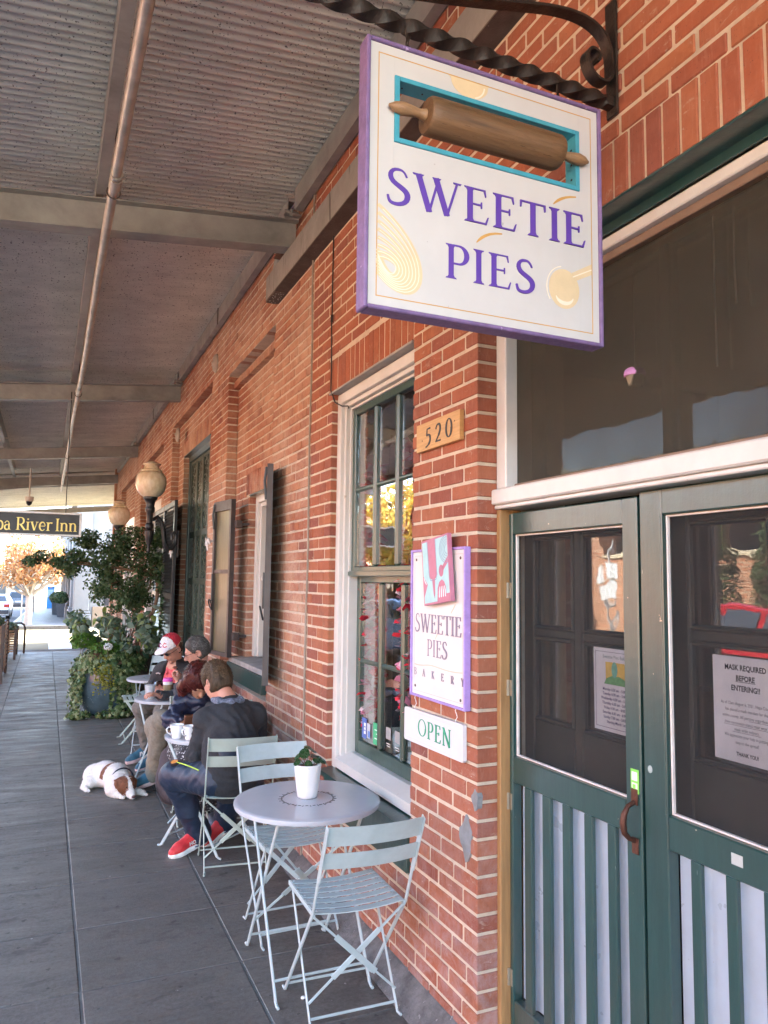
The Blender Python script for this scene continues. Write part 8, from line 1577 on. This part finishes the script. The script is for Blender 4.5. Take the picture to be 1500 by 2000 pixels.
# vehicles
def car(lb, loc, rz, L, Wd, Hh, paint, kind, small=False):
    t = thing('parked_car', lb, 'car', loc, rz); hw = Wd/2
    if kind == 'suv': prof = [(-L/2, 0.42), (-L/2-0.02, 0.75), (-L/2+0.05, 1.02), (-L/2+0.32, Hh-0.10), (-L/2+0.60, Hh), (L*0.12, Hh), (L*0.20, Hh-0.06), (L*0.34, 1.08), (L/2-0.12, 0.95), (L/2, 0.72), (L/2-0.02, 0.36)]; gi = (2, 3, 4, 5, 6, 7)
    else: prof = [(-L/2, 0.36), (-L/2-0.02, 0.70), (-L/2+0.05, 0.95), (-L/2+0.65, 0.99), (-L/2+1.15, Hh-0.05), (-L/2+1.5, Hh), (L*0.05, Hh), (L*0.14, Hh-0.06), (L*0.30, 0.98), (L/2-0.2, 0.82), (L/2, 0.62), (L/2-0.02, 0.32)]; gi = (3, 4, 5, 6, 7, 8)
    prof = prof+[(L/2-0.02, 0.24), (-L/2, 0.24)]; n = len(prof); V = []; F = []
    wf = lambda z: hw*(1-0.03*max(0, 0.6-z))-max(0, z-0.98)*0.26*hw/0.6
    for sx, k in ((-1, 0.90), (-1, 1.0), (1, 1.0), (1, 0.90)):
        for (y, z) in prof: V.append((sx*wf(z)*(1 if k == 1 else 1), y, z) if k == 1 else (sx*wf(z)*0.93, y*0.99, 0.24+(z-0.24)*1.012+0.004))
    for i in range(n):
        j = (i+1) % n; F += [(n+i, n+j, 2*n+j, 2*n+i)]
    F += [tuple(range(n, 2*n))[::-1], tuple(range(2*n, 3*n))]
    b = MB().add(V[:], F); b.v = V; o = b.build('body', paint, t, smooth=35)
    md = o.modifiers.new('bevel', 'BEVEL'); md.width = 0.05; md.segments = 3; md.limit_method = 'ANGLE'; md.angle_limit = math.radians(25)
    rz_ = lambda p, q, s0, s1: [(p[0]+(q[0]-p[0])*s, p[1]+(q[1]-p[1])*s) for s in (s0, s1)]
    gl = MATS.get('car_glass') or M('car_glass', (0.015, 0.018, 0.02), 0.06, spec=0.7)
    r0, r1 = prof[gi[0]], prof[gi[1]]; rs = rz_(r0, r1, 0.12, 0.88)
    def across(name, a, b, off, inset, mat):
        (ya, za), (yb, zb) = a, b; d = Vector((0, yb-ya, zb-za)).normalized(); nn = Vector((0, -d.z, d.y)); nn = nn if nn.z > 0 or abs(nn.z) < 1e-3 else -nn; nn *= off
        if name == 'rear_window' and nn.y > 0: nn = -nn
        wa, wb = wf(za)-inset, wf(zb)-inset; MB().add([(-wa, ya+nn.y, za+nn.z), (wa, ya+nn.y, za+nn.z), (wb, yb+nn.y, zb+nn.z), (-wb, yb+nn.y, zb+nn.z), (-wa, ya-nn.y, za-nn.z), (wa, ya-nn.y, za-nn.z), (wb, yb-nn.y, zb-nn.z), (-wb, yb-nn.y, zb-nn.z)], [(0, 1, 2, 3), (4, 7, 6, 5), (0, 4, 5, 1), (1, 5, 6, 2), (2, 6, 7, 3), (3, 7, 4, 0)]).build(name, mat, t)
    across('rear_window', *rz_(prof[gi[0]], prof[gi[1]], 0.15, 0.92), 0.012, 0.16, gl); across('windscreen', *rz_(prof[gi[-2]], prof[gi[-1]], 0.08, 0.92), 0.012, 0.12, gl)
    z0 = 1.05 if kind == 'suv' else 1.0; zt = Hh-0.12; ys_ = [-L/2+(0.45 if kind == 'suv' else 1.05), -L*0.20 if kind == 'suv' else -L*0.08, L*0.04, L*0.22]
    for s in (-1, 1):
        for a, b_ in zip(ys_, ys_[1:]):
            if b_-a < 0.3: continue
            e = 0.06 if b_ < ys_[-1] else 0.32; MB().add([(s*(wf(z0)+dx), a+0.05, z0) for dx in (0.008, -0.02)]+[(s*(wf(z0)+dx), b_-0.04, z0) for dx in (0.008, -0.02)]+[(s*(wf(zt)+dx), b_-e, zt) for dx in (0.008, -0.02)]+[(s*(wf(zt)+dx), a+0.12, zt) for dx in (0.008, -0.02)], [(0, 2, 4, 6), (1, 7, 5, 3), (0, 1, 3, 2), (2, 3, 5, 4), (4, 5, 7, 6), (6, 7, 1, 0)]).build('side_window', gl, t)
        MB().cbox(s*(hw-0.30) if s > 0 else -hw+0.02, hw-0.02 if s > 0 else -(hw-0.30), -L/2-0.04, -L/2+0.10, 0.78 if kind == 'suv' else 0.72, 1.08 if kind == 'suv' else 0.90, 0.02).build('tail_light', M('tail_light_red', (0.45, 0.02, 0.015), 0.2), t)
        for yw in (-L*0.30, L*0.31):
            w_ = MB().lathe([(0.0, -0.10), (0.24, -0.11), (0.32, -0.09), (0.335, -0.04), (0.335, 0.06), (0.30, 0.10), (0.0, 0.09)], 22, cap=False).xform(Matrix.Translation((s*(hw-0.10), yw, 0.335)) @ Matrix.Rotation(PI/2, 4, 'Y')).build('wheel', M('tyre', (0.02, 0.02, 0.02), 0.9), t, smooth=40)
            MB().lathe([(0.0, 0.0), (0.21, 0.0), (0.22, 0.02), (0, 0.03)], 18, cap=False).xform(Matrix.Translation((s*(hw+0.012), yw, 0.335)) @ Matrix.Rotation(s*PI/2, 4, 'Y')).build('rim', M('rim_alloy', (0.5, 0.5, 0.52), 0.35, 0.8), w_, smooth=40)
    MB().cbox(-hw+0.05, hw-0.05, -L/2-0.08, -L/2+0.02, 0.36, 0.58, 0.03).build('bumper', M('bumper_dark', (0.05, 0.05, 0.055), 0.5), t); MB().cbox(-0.26, 0.26, -L/2-0.045, -L/2-0.02, 0.70, 0.82, 0.005).build('number_plate', M('plate_white', (0.7, 0.7, 0.72), 0.5), t)
    return t
P_ = lambda nm, c: M(nm, c, 0.28, 0.3, var=0.03, spec=0.6, coat=0.6)
car('dark grey SUV parked along the far kerb, seen from behind', (-2.30, 82.0, gz(82)-0.15), 0, 4.8, 1.95, 1.78, P_('paint_dark_grey', (0.06, 0.065, 0.075)), 'suv')
car('silver saloon car parked nearest the crossing, cut by the left edge', (-2.75, 51.0, gz(51)-0.15), 0, 4.6, 1.85, 1.42, P_('paint_silver', (0.5, 0.52, 0.54)), 'sedan')
car('bright red SUV parked across the road, mirrored in the right hand door glass', (-8.15, 8.1, -0.15), PI, 4.5, 1.9, 1.56, P_('paint_red', (0.60, 0.02, 0.03)), 'suv')
car('blue car parked across the road, mirrored in the sash window', (-5.4, 17.6, -0.15), 0, 4.5, 1.8, 1.45, P_('paint_blue', (0.05, 0.14, 0.34)), 'sedan')
car('white SUV parked far down the left of the road', (-8.1, 62, gz(62)-0.15), 0, 4.7, 1.9, 1.7, P_('paint_white', (0.7, 0.7, 0.7)), 'suv')
# opposite buildings
op_b = thing('opposite_building', 'long sunlit brick building with cream bays across the road, mirrored in the glass', 'building', (-12.5, 15, 0))
m_obr, t_, b_ = base_mat('far_brick'); pos_ = t_.new('ShaderNodeNewGeometry').outputs['Position']
bt = t_.new('ShaderNodeTexBrick'); bt.inputs['Scale'].default_value = 1.0; bt.inputs['Brick Width'].default_value = 0.30; bt.inputs['Row Height'].default_value = 0.10; bt.inputs['Mortar Size'].default_value = 0.012; bt.inputs['Color1'].default_value = (0.44, 0.19, 0.095, 1); bt.inputs['Color2'].default_value = (0.38, 0.15, 0.075, 1); bt.inputs['Mortar'].default_value = (0.55, 0.40, 0.27, 1)
sx_ = t_.new('ShaderNodeSeparateXYZ'); cx_ = t_.new('ShaderNodeCombineXYZ'); t_.link(pos_, sx_.inputs[0]); t_.link(sx_.outputs[1], cx_.inputs[0]); t_.link(sx_.outputs[2], cx_.inputs[1]); t_.link(cx_.outputs[0], bt.inputs['Vector']); t_.link(bt.outputs['Color'], b_.inputs['Base Color']); b_.inputs['Roughness'].default_value = 0.9
m_cream = M('cream_concrete', (0.58, 0.48, 0.32), 0.85, var=0.08, scale=2, world_space=True); m_deep = M('deep_recess', (0.10, 0.085, 0.07), 0.9, world_space=True)
OB = lambda mb: mb.xform(Matrix.Translation((12.5, -15, 0)))
ops = []
for i in range(26):
    y0 = -40+4.6*i; ops += [(y0+0.7, y0+3.9, 2.7, 4.2)] + ([(y0+0.9, y0+3.7, 0.0, 2.2)] if i % 3 == 1 else [])
core(MB(), -40, 80, -0.4, 5.2, ops, -13.0, -12.5, 0.0); mb_ = MB(); core(mb_, -40, 80, -0.4, 5.2, ops, -13.0, -12.5, 0.0); OB(mb_).build('wall', m_obr, op_b)
OB(MB().box(-14.6, -14.5, -40, 80, -0.4, 5.2)).build('recess', m_deep, op_b)
for (a, b, c, d) in ops:
    if c > 1: OB(MB().cbox(-12.9, -12.42, a-0.05, b+0.05, c-0.16, c-0.002, 0.02)).build('sill', m_cream, op_b); OB(MB().cbox(-12.85, -12.55, (a+b)/2-0.16, (a+b)/2+0.16, c, d, 0.02)).build('mullion', m_cream, op_b)
OB(MB().cbox(-13.1, -12.3, -40, 80, 5.2, 5.45, 0.03)).build('coping', m_cream, op_b)
for j, y in enumerate((5.2, 7.9, 11.8, 13.4, 20.5, 23.5)):
    t = thing('cypress_tree', ['slim dark cypress opposite the door, southernmost of the row', 'second slim cypress of the row opposite', 'third slim cypress of the row opposite', 'fourth slim cypress of the row opposite', 'fifth slim cypress of the row opposite', 'slim dark cypress at the far end of the row opposite'][j], 'tree', (-11.2, y, 0), 0, 'cypress trees against the building opposite'); MB().tube([(0, 0, 0), (0, 0, 3.5)], [0.09, 0.03], 7).build('trunk', m_bark, t)
    P, N = blobs([((0, 0, 0.9+0.5*k), (0.62*(1-0.10*k)*(0.7 if k == 0 else 1), 0.62*(1-0.10*k), 0.5)) for k in range(9)], 2200, rg, 0.5); leaves('crown', P, N+A(0, 0, 0.6), 0.15, 'lance', leaf_mat('leaf_cypress', [(0.03, 0.055, 0.012), (0.08, 0.11, 0.025)], 0.7, 0.15) if 'leaf_cypress' not in MATS else MATS['leaf_cypress'], t, 40+j, 0.5, (0, 0, 1))
for y, lb in ((15.4, 'white street sign on a pole across the road, mirrored in the left hand door'),):
    t = thing('street_sign', lb, 'sign', (-9.7, y, 0)); MB().tube([(0, 0, 0), (0, 0, 2.9)], 0.03, 8).build('pole', m_galv, t); MB().cbox(0.03, 0.045, -0.26, 0.26, 1.80, 2.25, 0.005).build('plate', m_roadpaint, t); MB().cbox(0.03, 0.045, -0.16, 0.16, 1.40, 1.74, 0.005).build('plate', m_roadpaint, t)
# far end of the street: pale building row closing the view at the left
fe = thing('street_end_building', 'pale sunlit building closing the far end of the street', 'building', (-8, 150, gz(150))); MB().box(-10, 5.5, 0, 12, -1, 5.0).build('wall', m_tanst, fe); MB().cbox(-10.2, 5.7, -0.2, 12, 5.0, 5.5, 0.05).build('cornice', m_greyst, fe)
for i in range(5): MB().box(-9+3*i, -7.4+3*i, -0.05, 0.0, 1.0, 3.4).build('window', m_dwin, fe)
# litter
lt_ = MB().ell((0, 0, 0.006), (0.011, 0.008, 0.007), 8, 5).build('litter_scrap', m_roadpaint); lt_.location = (1.07, 3.19, 0.0); T(lt_, 'tiny white scrap of litter on the slabs by the front table leg', 'litter')
